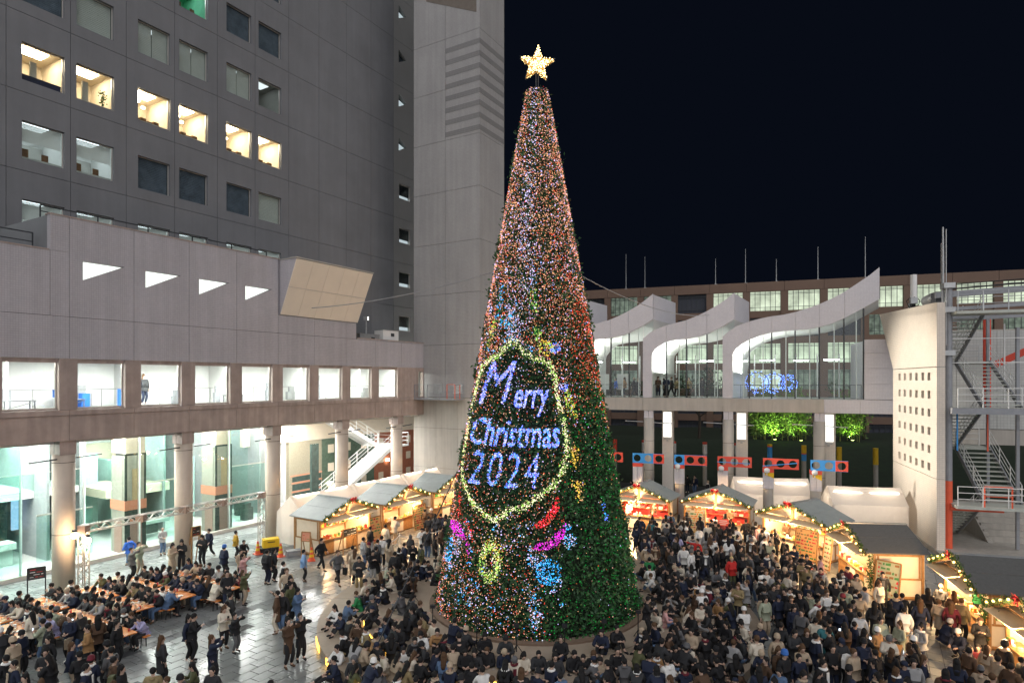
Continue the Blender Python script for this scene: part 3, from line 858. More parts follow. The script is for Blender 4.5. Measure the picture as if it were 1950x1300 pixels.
for r in range(0, 9):
    z = TZ0 + TZP * r
    kind = 'sq' if r <= 3 else 'tri'
    obj('facade_panel', stp[kind], tow, (US, 0, z))
    if kind == 'sq':
        w = obj('window', (lambda b: (b.box(.75, .82, .05, .2, 1.8, 3.2), b.box(2.28, 2.35, .05, .2, 1.8, 3.2), b.box(.82, 2.28, .05, .2, 1.8, 1.87), b.box(.82, 2.28, .05, .2, 3.13, 3.2), b.mesh('window', M['alu']))[-1])(MB()), tow, (US, 0, z))
        b = MB(); b.box(.82, 2.28, .12, .135, 1.87, 3.13); b.build('pane', M['glass'], w)
        b = MB(); b.box(.75, 2.35, .34, .36, 1.8, 3.2); b.build('blind', M['blind'], w)
        b = MB(); b.box(.82, 2.28, .28, .30, 1.88, 2.2); b.build('lit_sill', emit('dim_white_room', (0.85, 0.93, 1.0), 0.7), w)
    else:
        w = obj('pointed_window', (lambda b: (b.prism([(.7, .14, 2.1), (1.75, .14, 2.7), (.7, .14, 3.3)], (0, .015, 0)), b.mesh('pointed_window', M['glass']))[-1])(MB()), tow, (US, 0, z))
        if r in (4, 5, 7): 
            b = MB(); b.prism([(.7, .27, 2.1), (1.75, .27, 2.7), (.7, .27, 2.95)], (0, .02, 0)); b.build('lit_backing', emit('dim_white_room', (0.85, 0.93, 1.0), 0.7), w)
        b = MB(); b.prism([(.6, .31, 2.0), (1.9, .31, 2.7), (.6, .31, 3.4)], (0, .02, 0)); b.build('dark_backing', M['room_dark'], w)
B('tower_core', M['room_dark'], (TU0 - 2 * TUP, US + 4.2, 3.4, 14, 12.0, 48.5), (TU0 + 6 * TUP, US + 4.2, .34, 3.39, 12.0, 48.5), parent=tow)

# ------------------------------------------------------------------ concrete shaft beside the tower
sh = thing('concrete_shaft', 'grey square shaft tower with dark chevron stripes, directly left of the tree', 'tower', uv(40.25, -26.61), UV_RZ)
SV, SW = 6.51, 3.64
B('core', M['joint'], (.05, SW - .05, .05, SV, 0, 48), parent=sh)
zs = [8.60, 12.80, 16.86, 20.92, 25.05, 29.12, 33.18, 37.2, 41.3, 45.4, 48.0]
for i in range(len(zs) - 1):
    z0, z1 = zs[i] + .012, zs[i + 1] - .012
    for (a, c) in ((.0, 3.29 - .012), (3.29 + .012, SV)):
        B('facade_panel', M['tile_shaft'], (0, .05, a, c, z0, z1), parent=sh)
    B('facade_panel', M['tile_shaft'], (.06, SW, 0, .05, z0, z1), parent=sh)
for (z0, z1) in ((0, 2.9), (2.92, 6.1), (6.12, 8.58)):
    for (a, c) in ((0, 2.1), (2.12, 4.3), (4.32, SV)):
        B('base_panel', M['concrete'], (0, .05, a, c, z0, z1), parent=sh)
    B('base_panel', M['concrete'], (.06, SW, 0, .05, z0, z1), parent=sh)
for i in range(8):
    z = 29.35 + i * .955
    B('stripe', M['tile_stripe'], (-.012, -.001, -.012, 3.27, z, z + .40), (-.012, SW, -.013, -.002, z, z + .40), parent=sh)
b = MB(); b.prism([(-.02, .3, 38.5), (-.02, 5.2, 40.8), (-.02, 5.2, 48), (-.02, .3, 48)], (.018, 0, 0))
b.build('recess_shade', mat('shaded_brown_grey', (.17, .145, .12), .7), sh)  # flat sheet for a recess; its shade is put into the colour
# balcony on the shaft
B('balcony_floor', M['grey_steel'], (-1.3, -.002, 1.4, 5.5, 8.42, 8.52), parent=sh)
b = MB()
for h in (.55, 1.1): b.tube([(-.02, 1.45, 8.52 + h), (-1.25, 1.45, 8.52 + h), (-1.25, 5.4, 8.52 + h)], .02, 5)
for y in (2.9, 4.1, 5.4): b.bar((-1.25, y, 8.52), (-1.25, y, 9.62), .04)
b.build('balcony_rail', M['grey_steel'], sh)
b = MB()
for (x, y) in ((-1.25, 1.45), (-.6, 1.45), (-1.25, 2.2)): b.bar((x, y, 8.52), (x, y, 9.62), .045)
b.tube([(-1.25, 1.45, 9.64), (-1.25, 2.2, 9.64)], .022, 5)
b.build('red_rail_post', M['orange_red'], sh)
B('hatch', M['galv'], (-.03, -.002, 1.6, 2.5, 8.9, 9.7), (-.03, -.002, 3.6, 4.4, 8.9, 9.7), parent=sh)
# ------------------------------------------------------------------ glass gallery with the wave roof
GA = math.radians(-19.5)
gal = thing('glass_gallery', 'raised glass gallery with white wave shaped roof, right of the tree', 'building', (15.16, 50.0, 0), GA)
# local x along the front, local y into the building; the roof runs back at a slant like the podium axis
SK = Vector((math.cos(GA) * SU + math.sin(GA) * CU, -math.sin(GA) * SU + math.cos(GA) * CU, 0)) * 6.5
W2T = [(-4.6, 13.42), (-4.06, 13.85), (-3.51, 14.16), (-2.75, 14.44), (-1.97, 14.62), (-1.18, 14.80), (-.26, 15.15), (.43, 15.48), (1.32, 15.97), (1.93, 16.40), (2.53, 16.87)]
W2B = [(-3.89, 11.9), (-3.84, 12.2), (-3.63, 12.53), (-3.17, 12.86), (-2.75, 13.09), (-1.97, 13.25), (-1.18, 13.30), (-.28, 13.44), (.43, 13.65), (1.68, 14.25), (2.53, 14.79)]
W3T = [(1.64, 13.42), (2.06, 13.79), (2.66, 14.22), (3.61, 14.56), (4.47, 14.78), (5.26, 14.92), (6.05, 15.0), (6.92, 15.18), (7.77, 15.43), (8.58, 15.72), (9.38, 16.08), (10.25, 16.55), (11.1, 17.14), (11.82, 17.64), (12.57, 18.27)]
W3B = [(2.39, 11.89), (2.45, 12.15), (2.62, 12.44), (3.03, 12.81), (3.61, 13.14), (4.47, 13.47), (5.26, 13.66), (6.1, 13.77), (6.92, 13.80), (7.77, 13.87), (8.58, 13.99), (9.38, 14.21), (10.25, 14.59), (11.57, 15.33), (12.57, 15.94)]
W1T = [(x - 6.31, z + .2) for (x, z) in W2T]
W1B = [(x - 6.31, z + .2 if i > 2 else z) for i, (x, z) in enumerate(W2B)]
W0T = [(x - 6.31, z) for (x, z) in W1T]; W0B = [(x - 6.31, z) for (x, z) in W1B]
def itp(pts, x):
    if x <= pts[0][0]: return pts[0][1]
    for (a, b_) in zip(pts, pts[1:]):
        if x <= b_[0]: return a[1] + (b_[1] - a[1]) * (x - a[0]) / max(1e-6, b_[0] - a[0])
    return pts[-1][1]
FL = 8.55
M['soffit_white'] = mat('white_gallery_soffit', (0.82, 0.82, 0.78), 0.6, var=0.02)
for (T, Bm, seams) in ((W0T, W0B, (-15.2, -13.8)), (W1T, W1B, (-9.05, -7.3, -5.78)), (W2T, W2B, (-2.72, -1.15, .45)), (W3T, W3B, (3.63, 5.26, 6.92, 8.6, 10.28))):
    x0, xj, x1 = T[0][0], Bm[0][0], T[-1][0]
    # jamb panels
    b = MB(); b.box(x0, xj, -.02, .3, FL, 11.985); b.build('facade_panel', M['white_panel'], gal)
    cuts = [x0] + list(seams) + [x1]
    for i in range(len(cuts) - 1):
        a, c = cuts[i] + (.008 if i else 0), cuts[i + 1] - .008
        xs = [a] + [x for (x, _) in T if a < x < c] + [c]
        top = [(x, itp(T, x)) for x in xs]
        bx = [max(a, xj)] + [x for (x, _) in Bm if max(a, xj) < x < c] + [c]
        bot = [(x, itp(Bm, x)) for x in bx]
        if i == 0:
            bot = [(x0, 12.0), (xj - .0, 12.0)] + [p for p in bot if p[1] > 12.0]
        poly = [(x, -.02, z) for (x, z) in top] + [(x, -.02, z) for (x, z) in reversed(bot)]
        b = MB(); b.prism(poly, (0, .3, 0)); b.build('facade_panel', M['white_panel'], gal)
    # roof shell and its glowing white underside
    rt = MB()
    for (p, q) in zip(T, T[1:]):
        P = Vector((p[0], .3, p[1] - .03)); Q = Vector((q[0], .3, q[1] - .03))
        rt.add([P, Q, Q + SK, P + SK], [(0, 1, 2, 3)])
    e0, e1 = Vector((T[-1][0], .3, T[-1][1] - .03)), Vector((Bm[-1][0], .3, Bm[-1][1]))
    rt.add([e0, e1, e1 + SK, e0 + SK], [(0, 1, 2, 3)])
    rt.add([(T[0][0], .3, FL), (T[0][0], .3, T[0][1] - .03), tuple(Vector((T[0][0], .3, T[0][1] - .03)) + SK), tuple(Vector((T[0][0], .3, FL)) + SK)], [(0, 1, 2, 3)])
    rt.build('roof_shell', M['white_panel'], gal)
    sf = MB()
    pts = [(xj, FL)] + list(Bm)
    for (p, q) in zip(pts, pts[1:]):
        P = Vector((p[0], .3, p[1])); Q = Vector((q[0], .3, q[1]))
        sf.add([P, Q, Q + SK, P + SK], [(3, 2, 1, 0)])
    sf.build('soffit', M['soffit_white'], gal)
    # back arch
    bk = MB()
    for (p, q) in zip(T, T[1:]):
        P = Vector((p[0], .3, p[1] - .05)) + SK; Q = Vector((q[0], .3, q[1] - .05)) + SK
        pb = max(itp(Bm, max(p[0], xj)), 8.6) if p[0] >= xj - .3 else FL
        qb = max(itp(Bm, max(q[0], xj)), 8.6) if q[0] >= xj - .3 else FL
        bk.add([(P.x, P.y, pb), (Q.x, Q.y, qb), tuple(Q), tuple(P)], [(0, 1, 2, 3)])
    bk.build('rear_arch', M['soffit_white'], gal)
    # uplights along the inside of the jamb
    b = MB()
    q = [Vector((xj + .08, .5, 10.55)), Vector((xj + .30, .5, 10.55))]
    b.prism([tuple(q[0]), tuple(q[1]), tuple(q[1] + SK * .9), tuple(q[0] + SK * .9)], (0, 0, -.07)); cv = b.build('cove_light', M['white_steel'], gal)
    l = bpy.data.lights.new('lamp', 'AREA'); l.shape = 'RECTANGLE'; l.size = .16; l.size_y = 5.6; l.energy = 750; l.color = (1, .98, .92)
    o = bpy.data.objects.new('lamp', l); COL.objects.link(o); o.parent = gal
    o.location = (q[0] + q[1]) / 2 + SK * .45 + Vector((0, 0, .03)); o.rotation_euler = (PI, 0, -math.atan2(SK.x, SK.y) if 0 else math.atan2(SK.x, SK.y))
# glass wall
mull = [-14.0, -12.6, -11.56, -10.2, -8.8, -7.3, -5.78, -2.72, -1.15, .45, 3.63, 5.26, 6.92, 8.6, 10.28, 11.58]
def soff(x):
    for (Bm, T) in ((W3B, W3T), (W2B, W2T), (W1B, W1T), (W0B, W0T)):
        if x >= T[0][0]: return itp(Bm, x) if x >= Bm[0][0] else None
    return None
edges = [(-10.2, -8.8), (-8.8, -7.3), (-7.3, -5.78), (-5.78, -4.62), (-3.88, -2.72), (-2.72, -1.15), (-1.15, .45), (.45, 1.63), (2.40, 3.63), (3.63, 5.26), (5.26, 6.92), (6.92, 8.6), (8.6, 10.28), (10.28, 11.57)]
for (a, c) in edges:
    n = 4
    xs = [a + .02 + (c - a - .04) * i / n for i in range(n + 1)]
    poly = [(x, .34, FL + .02) for x in (xs[0], xs[-1])] + [(x, .34, (soff(x) or 12.0) - .01) for x in reversed(xs)]
    b = MB(); b.prism(poly, (0, .015, 0)); b.build('glass_pane', M['glass'], gal)
    xm = (a + c) / 2 + .2
    b = MB(); b.box(xm - .03, xm + .03, .40, .48, FL, (soff(xm) or 12.0) - .02); b.build('slim_mullion', M['white_steel'], gal)
for x in mull:
    z = soff(x)
    if z: b = MB(); b.box(x - .045, x + .045, .22, .40, FL, z - .01); b.build('mullion', M['dark_metal'], gal)
# upper glass between one roof and the next
for (a, c, Bt, Tl) in ((-4.6, -3.8, W1B, W2T), (1.64, 2.53, W2B, W3T)):
    xs = [a, (a + c) / 2, c]
    poly = [(x, .5, itp(Tl, x) - .1) for x in xs] + [(x, .5, itp(Bt, x)) for x in reversed(xs)]
    b = MB(); b.prism(poly, (0, .015, 0)); b.build('glass_pane', M['glass'], gal)
for i in range(18):
    x = -13.6 + i * 1.66
    p = Vector((x, .3, 0)) + SK * .97
    if i % 1 == 0:
        b = MB(); b.box(p.x - .05, p.x + .05, p.y - .05, p.y + .05, FL, 12.2); b.build('rear_mullion', M['white_steel'], gal)
# floor, beam, columns
for i, (a, c) in enumerate(zip([-15, -11.6, -7.3, -4.6, -1.15, 1.66, 5.26, 8.88, 11.3], [-11.6, -7.3, -4.6, -1.15, 1.66, 5.26, 8.88, 11.3, 15])):
    m = M['concrete'] if i < 7 else M['white_panel']
    b = MB(); b.box(a + .008, c - .008, -.12, .3, 7.5, FL - .03); b.build('beam_panel', m, gal)
b = MB()
lo = [Vector((-15, .31, 0)), Vector((15, .31, 0))]
b.prism([tuple(lo[0] + Vector((0, 0, 7.9))), tuple(lo[1] + Vector((0, 0, 7.9))), tuple(lo[1] + SK + Vector((0, 0, 7.9))), tuple(lo[0] + SK + Vector((0, 0, 7.9)))], (0, 0, .62))
b.build('floor_slab', mat('gallery_floor', (0.42, 0.42, 0.40), 0.3, var=0.05), gal)
for (z0, z1) in ((8.56, 9.68), (9.70, 10.83), (10.85, 11.97), (11.99, 12.97)):
    b = MB(); b.box(11.6, 15, -.05, .3, z0, z1); b.build('block_panel', M['white_panel'], gal)
b = MB(); b.box(11.62, 15, .31, 6, 8.53, 12.9); b.build('block_core', M['white_panel'], gal)
for xc in (-10.4, -4.14, 2.07, 8.6):
    b = MB(); b.cyl(xc, .25, 0, 6.85, .42, 24)
    c = b.build('column', M['concrete'], gal)
    for p in c.data.polygons: p.use_smooth = len(p.vertices) == 4
    b = MB(); b.box(xc - .36, xc - .01, -.05, .55, 6.86, 7.49); b.box(xc + .01, xc + .36, -.05, .55, 6.86, 7.49); b.build('capital', M['white_panel'], c)
    b = MB(); b.bar((xc - 1.9, -.05, 6.6), (xc - .42, -.05, 6.55), .06); b.bar((xc + .42, -.05, 6.5), (xc + 1.9, -.05, 6.45), .06); b.build('banner_rod', M['galv'], c)
    b = MB()
    for z in (2.6, 5.0): b.lathe([(.422, z - .012), (.425, z), (.422, z + .012)], 24, 0, (xc, .25, 0))
    b.build('joint_ring', M['joint'], c)
for xc in (-9.1, -2.75, 3.1, 9.45):
    b = MB(); b.box(xc - .45, xc + .45, 1.6, 2.5, 0, 7.49); c = b.build('square_pillar', M['concrete_pale'], gal)
    b = MB(); b.box(xc - .36, xc + .30, 1.56, 1.598, 5.2, 6.2); b.box(xc - .36, xc + .30, 1.56, 1.598, 6.22, 7.3); b.build('light_wash', emit('pillar_light_wash', (1.0, 1.0, 0.93), 1.6), c)  # glowing sheet put in for a lamp's wash on the pillar
    b = MB(); b.box(xc - .30, xc + .22, 1.50, 1.598, 5.0, 5.15); b.box(xc - .12, xc + .05, 1.52, 1.598, 4.86, 4.98); b.build('light_foot', M['galv'], c)
# pendant strip lamps and an indoor plant wall with a blue light sculpture
for i in range(9):
    x = -9.5 + 2.35 * i
    p = Vector((x, .3, 0)) + SK * (.35 + .25 * (i % 2))
    b = MB(); b.box(p.x - .55, p.x + .55, p.y - .04, p.y + .04, 11.55, 11.6); b.build('strip_lamp', emit('strip_lamp', (0.95, 1.0, 0.97), 30.0), gal)
b = MB()
for x in (-8.3, -6.6): b.box(x - .5, x + .5, 2.0, 2.08, 9.15, 10.5)
b.build('display_board', M['white_paint'], gal)
b = MB(); b.tube([(-15, .7, 9.6), (11.5, .7, 9.6)], .02, 5)
for i in range(16): b.bar((-14 + i * 1.7, .7, FL), (-14 + i * 1.7, .7, 9.6), .03)
b.build('handrail', M['dark_metal'], gal)
lsc = thing('light_sculpture', 'blue glowing ring shaped light display inside the third gallery bay', 'light display', (15.16, 50.0, 0), GA)
b = MB(); led = MB()
for (cx, r) in ((4.3, .85), (5.5, .75), (6.6, .6)):
    pts = [(cx + r * math.cos(a * PI / 8), 2.2, 9.75 + r * math.sin(a * PI / 8)) for a in range(17)]
    b.tube(pts, .04, 5)
    for k in range(120):
        a = random.uniform(0, 6.3); rr = r * random.choice((1, 1, .6)) + random.uniform(-.12, .12)
        led.ball(cx + rr * math.cos(a), 2.2 + random.uniform(-.1, .1), 9.75 + rr * math.sin(a), .028, 4, 2)
b.build('ring_frame', M['dark_metal'], lsc)
o = led.build('led', emit('blue_led', (0.12, 0.25, 1.0), 7.0, sample=False), lsc); o['kind'] = 'stuff'
# ------------------------------------------------------------------ brown office block behind
br = thing('brown_office_block', 'long brown concrete office block with lit windows behind the gallery', 'building', (30.3, 96.0, 0), GA)
BP_ = 5.27
x_first = -10.37 - BP_ * 6
nb = 17
M['lit_blind'] = emit('lit_office_blind', (0.88, 1.0, 0.76), 0.72, sample=False, var=0.35, scale=.8)
M['lit_blind_dim'] = emit('dim_office_blind', (0.8, 1.0, 0.8), 0.16, sample=False, var=0.6, scale=1.5)
pi_ = MB(); pi_.box(-.5, .5, -.25, .5, 0, 23.2); pme = pi_.mesh('pillar', M['brown_conc'])
sp = MB(); sp.box(.51, BP_ - .51, -.0, .5, 0, 1.02); sme = sp.mesh('spandrel', M['brown_conc'])
pa = MB(); pa.box(.02, BP_ - .02, -.3, .5, 23.22, 24.6); pame = pa.mesh('parapet_panel', M['brown_conc'])
def office_window(m):
    b = MB()
    b.box(.51, BP_ - .51, .32, .34, 0, 2.88, 0)
    w = BP_ - 1.02
    for i in range(7): b.box(.51 + w * i / 6 - .035, .51 + w * i / 6 + .035, .22, .31, 0, 2.88, 1)
    for z in (2.4, 2.6, .5): b.box(.51, BP_ - .51, .12, .21, z, z + .06, 1)
    return b.mesh('window', [m, M['dark_metal']])
owm = [office_window(M['lit_blind']), office_window(M['lit_blind_dim']), office_window(M['room_dark'])]
for i in range(nb + 1): obj('pillar', pme, br, (x_first + BP_ * i, 0, 0))
for i in range(nb):
    x = x_first + BP_ * i
    obj('parapet_panel', pame, br, (x, 0, 0))
    for f in range(6):
        zt = 23.2 - 3.9 * f
        obj('spandrel', sme, br, (x, 0, zt - 3.9))
        k = 0
        if f == 0: k = 1 if i in (5, 6) else (2 if i in (4, 7) else 0)
        elif f == 1: k = 2 if i < 12 else 1
        elif f == 3: k = random.choice((0, 1, 1))
        elif f >= 4: k = random.choice((1, 2, 2))
        obj('window', owm[k], br, (x, 0, zt - 2.88))
b = MB(); b.box(x_first, x_first + BP_ * nb, .52, 14, 0, 24.4); b.build('core', M['brown_conc'], br)
for (lx, h) in ((-20.8, 6.0), (-12.7, 5.8), (-9.7, 5.2), (1.0, 4.2), (5.3, 5.4), (9.6, 3.6), (15.2, 5.0), (21.3, 6.0)):
    t = thing('lightning_rod', 'thin lightning rod on the brown roof, ' + {-20.8: 'just right of the tree', -12.7: 'first past the tree', -9.7: 'second past the tree', 1.0: 'third past the tree', 5.3: 'tall one above the second wave', 9.6: 'short one above the third wave', 15.2: 'tall one above the third wave', 21.3: 'tall one above the last wave tip'}[lx], 'lightning rod', (30.3 + lx * math.cos(GA), 96 + lx * math.sin(GA), 24.4))
    b = MB(); b.tube([(0, 0, 0), (0, 0, h * .55), (0, 0, h)], [.07, .05, .025], 6); b.build('rod', M['galv'], t)
    b = MB(); b.box(-.2, .2, -.2, .2, 0, .25); b.build('foot', M['galv'], t)
# ------------------------------------------------------------------ perforated pylon wall and steel stair on the right
PA = math.atan2(-.956, -.2933)              # local x from the far edge to the near edge; local +y to the right (behind)
py = thing('perforated_pylon', 'tall cream concrete pylon pierced by rows of small square holes', 'pylon', (26.9, 44.0, 0), PA)
M['pylon'] = mat('cream_pylon_concrete', (0.78, 0.70, 0.60), 0.65, var=0.05, scale=.8, grid=.12)
L_ = 8.62
cols_ = [1.52, 2.68, 3.88, 5.03, 6.20, 7.31]; rows_ = [10.2, 9.12, 8.05, 6.97, 5.9, 4.86]
hw, hh = .235, .235
def D(y): return y      # local +y points to the far side of the wall
b = MB()
xs = [0]; 
for c in cols_: xs += [c - hw, c + hw]
xs.append(L_ - .9)
zs = [4.32]
for r in reversed(rows_): zs += [r - hh, r + hh]
zs.append(10.72)
for i in range(len(xs) - 1):
    for j in range(len(zs) - 1):
        if i % 2 == 1 and j % 2 == 1: continue
        b.box(xs[i], xs[i + 1], 0, .5, zs[j], zs[j + 1])
b.build('pierced_wall', M['pylon'], py)
b = MB(); b.box(.02, L_ - .92, .52, .6, 4.4, 10.7); b.build('hole_backing', mat('grey_backing', (.30, .30, .29), .6), py)
b = MB(); b.box(0, L_ - .9, 0, .6, -.02, 4.29); b.build('base_wall', M['pylon'], py)
b = MB(); b.box(L_ - .88, L_, -.005, .42, -.02, 4.29); b.box(L_ - .88, L_, -.005, .42, 4.31, 10.72); b.build('edge_pier', M['pylon'], py)
# folded funnel top
b = MB()
p = [(0, 0, 10.76), (L_, 0, 10.76), (L_, .0, 14.44), (8.3, -.0, 14.46), (-2.2, -.32, 14.84), (0, .6, 10.76), (L_, .42, 10.76), (L_, .42, 14.44), (-2.2, .6, 14.84)]
b.add(p, [(0, 1, 2, 3), (0, 3, 4), (0, 4, 8, 5), (1, 6, 7, 2), (5, 8, 7, 6), (3, 2, 7, 8, 4)])
b.build('funnel_top', M['pylon'], py)
for (i, dx, lab) in ((0, 1.3, 'white cylinder'),):
    t = thing('cell_antenna', 'upright white cell antenna with cable tangle standing on the pylon top', 'antenna', (26.9 - .2933 * dx, 44 - .956 * dx, 14.7), PA)
    b = MB(); b.cyl(0, .9, .9, 2.45, .20, 16); b.build('radome', M['white_paint'], t)
    b = MB(); b.cyl(0, .9, -.1, 1.1, .10, 8); b.build('mast', M['dark_metal'], t)
    b = MB()
    for k in range(9):
        a = random.uniform(0, 6.3); r = random.uniform(.2, .5)
        b.tube([(.1 * math.cos(a), .9, 1.1), (r * math.cos(a), .9 + r * math.sin(a), .7), (r * .8 * math.cos(a + .8), .9 + r * .8 * math.sin(a), .25), (0, .9, .0)], .03, 5)
    b.build('cable', M['black'], t)
    for bx in ((.2, .55, .6, 1.0, .45, .85), (-.5, -.2, .7, 1.0, .2, .55)):
        b = MB(); b.box(*bx); b.build('radio_box', M['galv'], t)
t = thing('lying_drum', 'grey drum light lying on the slanted top of the pylon', 'floodlight', (26.9 - .2933 * 4.5, 44 - .956 * 4.5, 14.95), PA)
b = MB(); b.tube([(-1.0, .9, .05), (-.6, .9, .1), (.6, .9, .15), (.9, .9, .2)], [.2, .33, .33, .25], 14); b.build('drum', M['galv'], t)
b = MB(); b.box(.8, 1.7, .7, 1.1, -.3, .4); b.build('bracket', M['dark_metal'], t)
# steel mast: orange foot, grey shaft, thin top
ms = thing('steel_mast', 'tall grey steel mast with orange red lower part beside the pylon', 'mast', (25.35, 36.2, 0), PA)
b = MB(); b.cyl(0, 0, 0, 4.15, .20, 18); b.build('orange_foot', M['orange_red'], ms)
b = MB(); b.cyl(0, 0, 4.16, 15.4, .19, 18); b.build('shaft', M['grey_steel'], ms)
b = MB(); b.tube([(-.1, -.25, 11.2), (-.1, -.25, 16.8), (-.1, -.25, 18.9)], [.075, .07, .045], 8); b.tube([(-.3, -.25, 15.5), (-.3, -.25, 18.0)], .05, 6); b.tube([(.25, -.2, 12.0), (.25, -.2, 18.7)], .03, 6); b.build('top_rod', M['galv'], ms)
b = MB()
for z in (11.4, 13.9, 15.3): b.box(-.35, .35, -.33, .24, z, z + .3)
b.build('clamp', M['galv'], ms)
# stair tower: local frame of the pylon, x towards camera, y to the right
st = thing('steel_stair_tower', 'zigzag grey steel stair tower with white railings at right edge', 'staircase', (25.35, 36.2, 0), PA)
M['stair'] = mat('grey_green_steel', (0.50, 0.52, 0.46), 0.45, var=0.15)
Y1, Y2 = 2.8, 0.95
far, nearx = -4.6, -.4
def fl(z0, z1, up_away, lane, closed=False):
    a, c = ((nearx, lane, z0), (far, lane, z1)) if up_away else ((far, lane, z0), (nearx, lane, z1))
    stair_flight(st, a, c, 1.75, 12, (0, 1, 0), M['stair'], M['grey_steel'], M['white_steel'], closed=closed)
fl(2.95, 5.75, True, Y1); fl(5.75, 8.45, False, Y2); fl(8.45, 11.2, True, Y1); fl(11.2, 13.9, False, Y2, False); fl(.2, 2.95, False, Y2)
for (x0, x1, z) in ((nearx, nearx + 1.5, 2.9), (far - 1.5, far, 5.72), (nearx, nearx + 1.5, 8.42), (far - 1.5, far, 11.17), (nearx, nearx + 1.5, 13.88)):
    b = MB(); b.box(x0, x1, .05, 3.75, z - .16, z); b.build('landing', M['stair'], st)
    b = MB()
    xr = x1 if x0 > -1 else x0
    for h in (.4, .75, 1.1): b.tube([(xr, .1, z + h), (xr, 3.7, z + h)], .022, 5)
    for y in (.1, 1.3, 2.5, 3.7): b.bar((xr, y, z), (xr, y, z + 1.1), .045)
    b.build('landing_rail', M['white_steel'] if z < 10 else M['galv'], st)
b = MB(); b.bar((nearx + 1.45, -.2, 8.25), (nearx + 1.45, 9.5, 8.25), .28, .34); b.build('cross_beam', M['grey_steel'], st)
b = MB(); b.bar((nearx + .6, .0, 2.68), (nearx + .6, 2.6, 2.68), .26, .36); b.build('orange_beam', M['orange_red'], st)
b = MB(); b.bar((nearx + 1.45, 1.4, 2.9), (nearx + 1.45, 1.4, 4.05), .06); b.bar((nearx + 1.45, 2.7, 2.9), (nearx + 1.45, 2.7, 4.05), .06); b.bar((nearx + 1.45, 1.4, 4.05), (nearx + 1.45, 2.7, 4.05), .05); b.bar((nearx + 1.45, 1.4, 3.5), (nearx + 1.45, 2.7, 3.5), .04); b.build('orange_rail', M['orange_red'], st)
b = MB()
for (z, w) in ((13.6, .3), (14.2, .2), (15.1, .35)): b.bar((-1.5, -.2, z), (-1.5, 10, z + .5), .25, w)
b.build('roof_beam', M['grey_steel'], st)
b = MB(); b.tube([(-.5, -.1, 15.3), (-.5, 10, 15.9)], .05, 6); b.tube([(-.8, -.1, 15.6), (-.8, 10, 16.1)], .03, 6); b.build('cable_tray', M['black'], st)
b = MB()
for sx in (-.28, .28): b.bar((-5.2, 1.6 + sx, 11.2), (-3.4, 1.6 + sx, 14.6), .05)
for i in range(11): b.bar((-5.2 + .164 * i, 1.32, 11.2 + .31 * i), (-5.2 + .164 * i, 1.88, 11.2 + .31 * i), .03)
b.build('ladder', M['white_steel'], st)
for (x, y, z0, z1, m) in ((-.2, .5, 5.9, 8.3, 'blue'), (-.2, 2.0, 5.9, 8.3, 'orange_red'), (-1.2, 3.9, 8.6, 11.0, 'white_steel'), (-3.0, 3.9, 8.6, 13.4, 'white_steel'), (-.6, 3.6, .3, 13.0, 'grey_steel'), (-4.9, 3.75, .3, 14.0, 'grey_steel'), (-4.9, .02, .3, 14.0, 'grey_steel')):
    b = MB(); b.bar((x, y, z0), (x, y, z1), .07 if m != 'grey_steel' else .16); b.build('upright', M[m], st)
for (z, y0, y1) in ((11.0, .02, 7.5), (12.4, .02, 7.5), (9.5, 3.9, 7.5), (10.1, 3.9, 7.5)):
    b = MB(); b.bar((-.5, y0, z), (-.5, y1, z), .05); b.build('side_rail', M['white_steel'], st)
# red struts, pale walls and the terrace behind the stair
rs = thing('red_strut_frame', 'bright red upright column and slanting strut behind the upper stair', 'steel frame', (25.35, 36.2, 0), PA)
b = MB(); b.cyl(-6.8, 4.4, 8.0, 14.0, .22, 14); b.build('upright', M['red'], rs)
b = MB(); b.bar((-6.6, 4.8, 11.0), (-4.6, 9.5, 13.8), .42); b.build('slanting_strut', M['red'], rs)
pw = thing('panelled_annex', 'pale grey ribbed annex wall behind the steel stair tower', 'building', (25.35, 36.2, 0), PA)
M['annex'] = mat('pale_annex_wall', (0.52, 0.53, 0.50), 0.6, var=0.06, grid=.2)
for i in range(6):
    y0 = 1.0 + i * 2.4
    b = MB(); b.box(-9.2, -9.0, y0 + .01, y0 + 2.39, 6.6, 9.6); b.build('wall_panel', M['annex'], pw)
    b = MB(); b.box(-9.2, -9.0, y0 + .01, y0 + 2.39, 9.62, 13.4); b.build('wall_panel', M['annex'], pw)
b = MB(); b.box(-15, -9.22, 1.0, 15.4, 5.6, 13.5); b.build('core', M['concrete'], pw)
b = MB(); b.box(-14, -9.0, 1.0, 15.4, 5.5, 6.55); b.build('edge_beam', M['concrete'], pw)
tr = thing('stone_terrace', None, None, (25.35, 36.2, 0), PA); tr['kind'] = 'structure'
b = MB(); b.box(-8, 3.4, -.9, 14, 0, .25); b.build('terrace_floor', M['concrete'], tr)
for i in range(5):
    b = MB(); b.box(-8, -2.4 - .45 * i, 2.8, 14, .251 + .3 * i, .25 + .3 * (i + 1)); b.build('step', M['concrete'], tr)
b = MB(); b.prism([(-2.0, 2.7, .25), (-5.4, 2.7, .25), (-5.4, 2.7, 2.2)], (0, .3, 0)); b.build('stair_cheek', M['concrete'], tr)

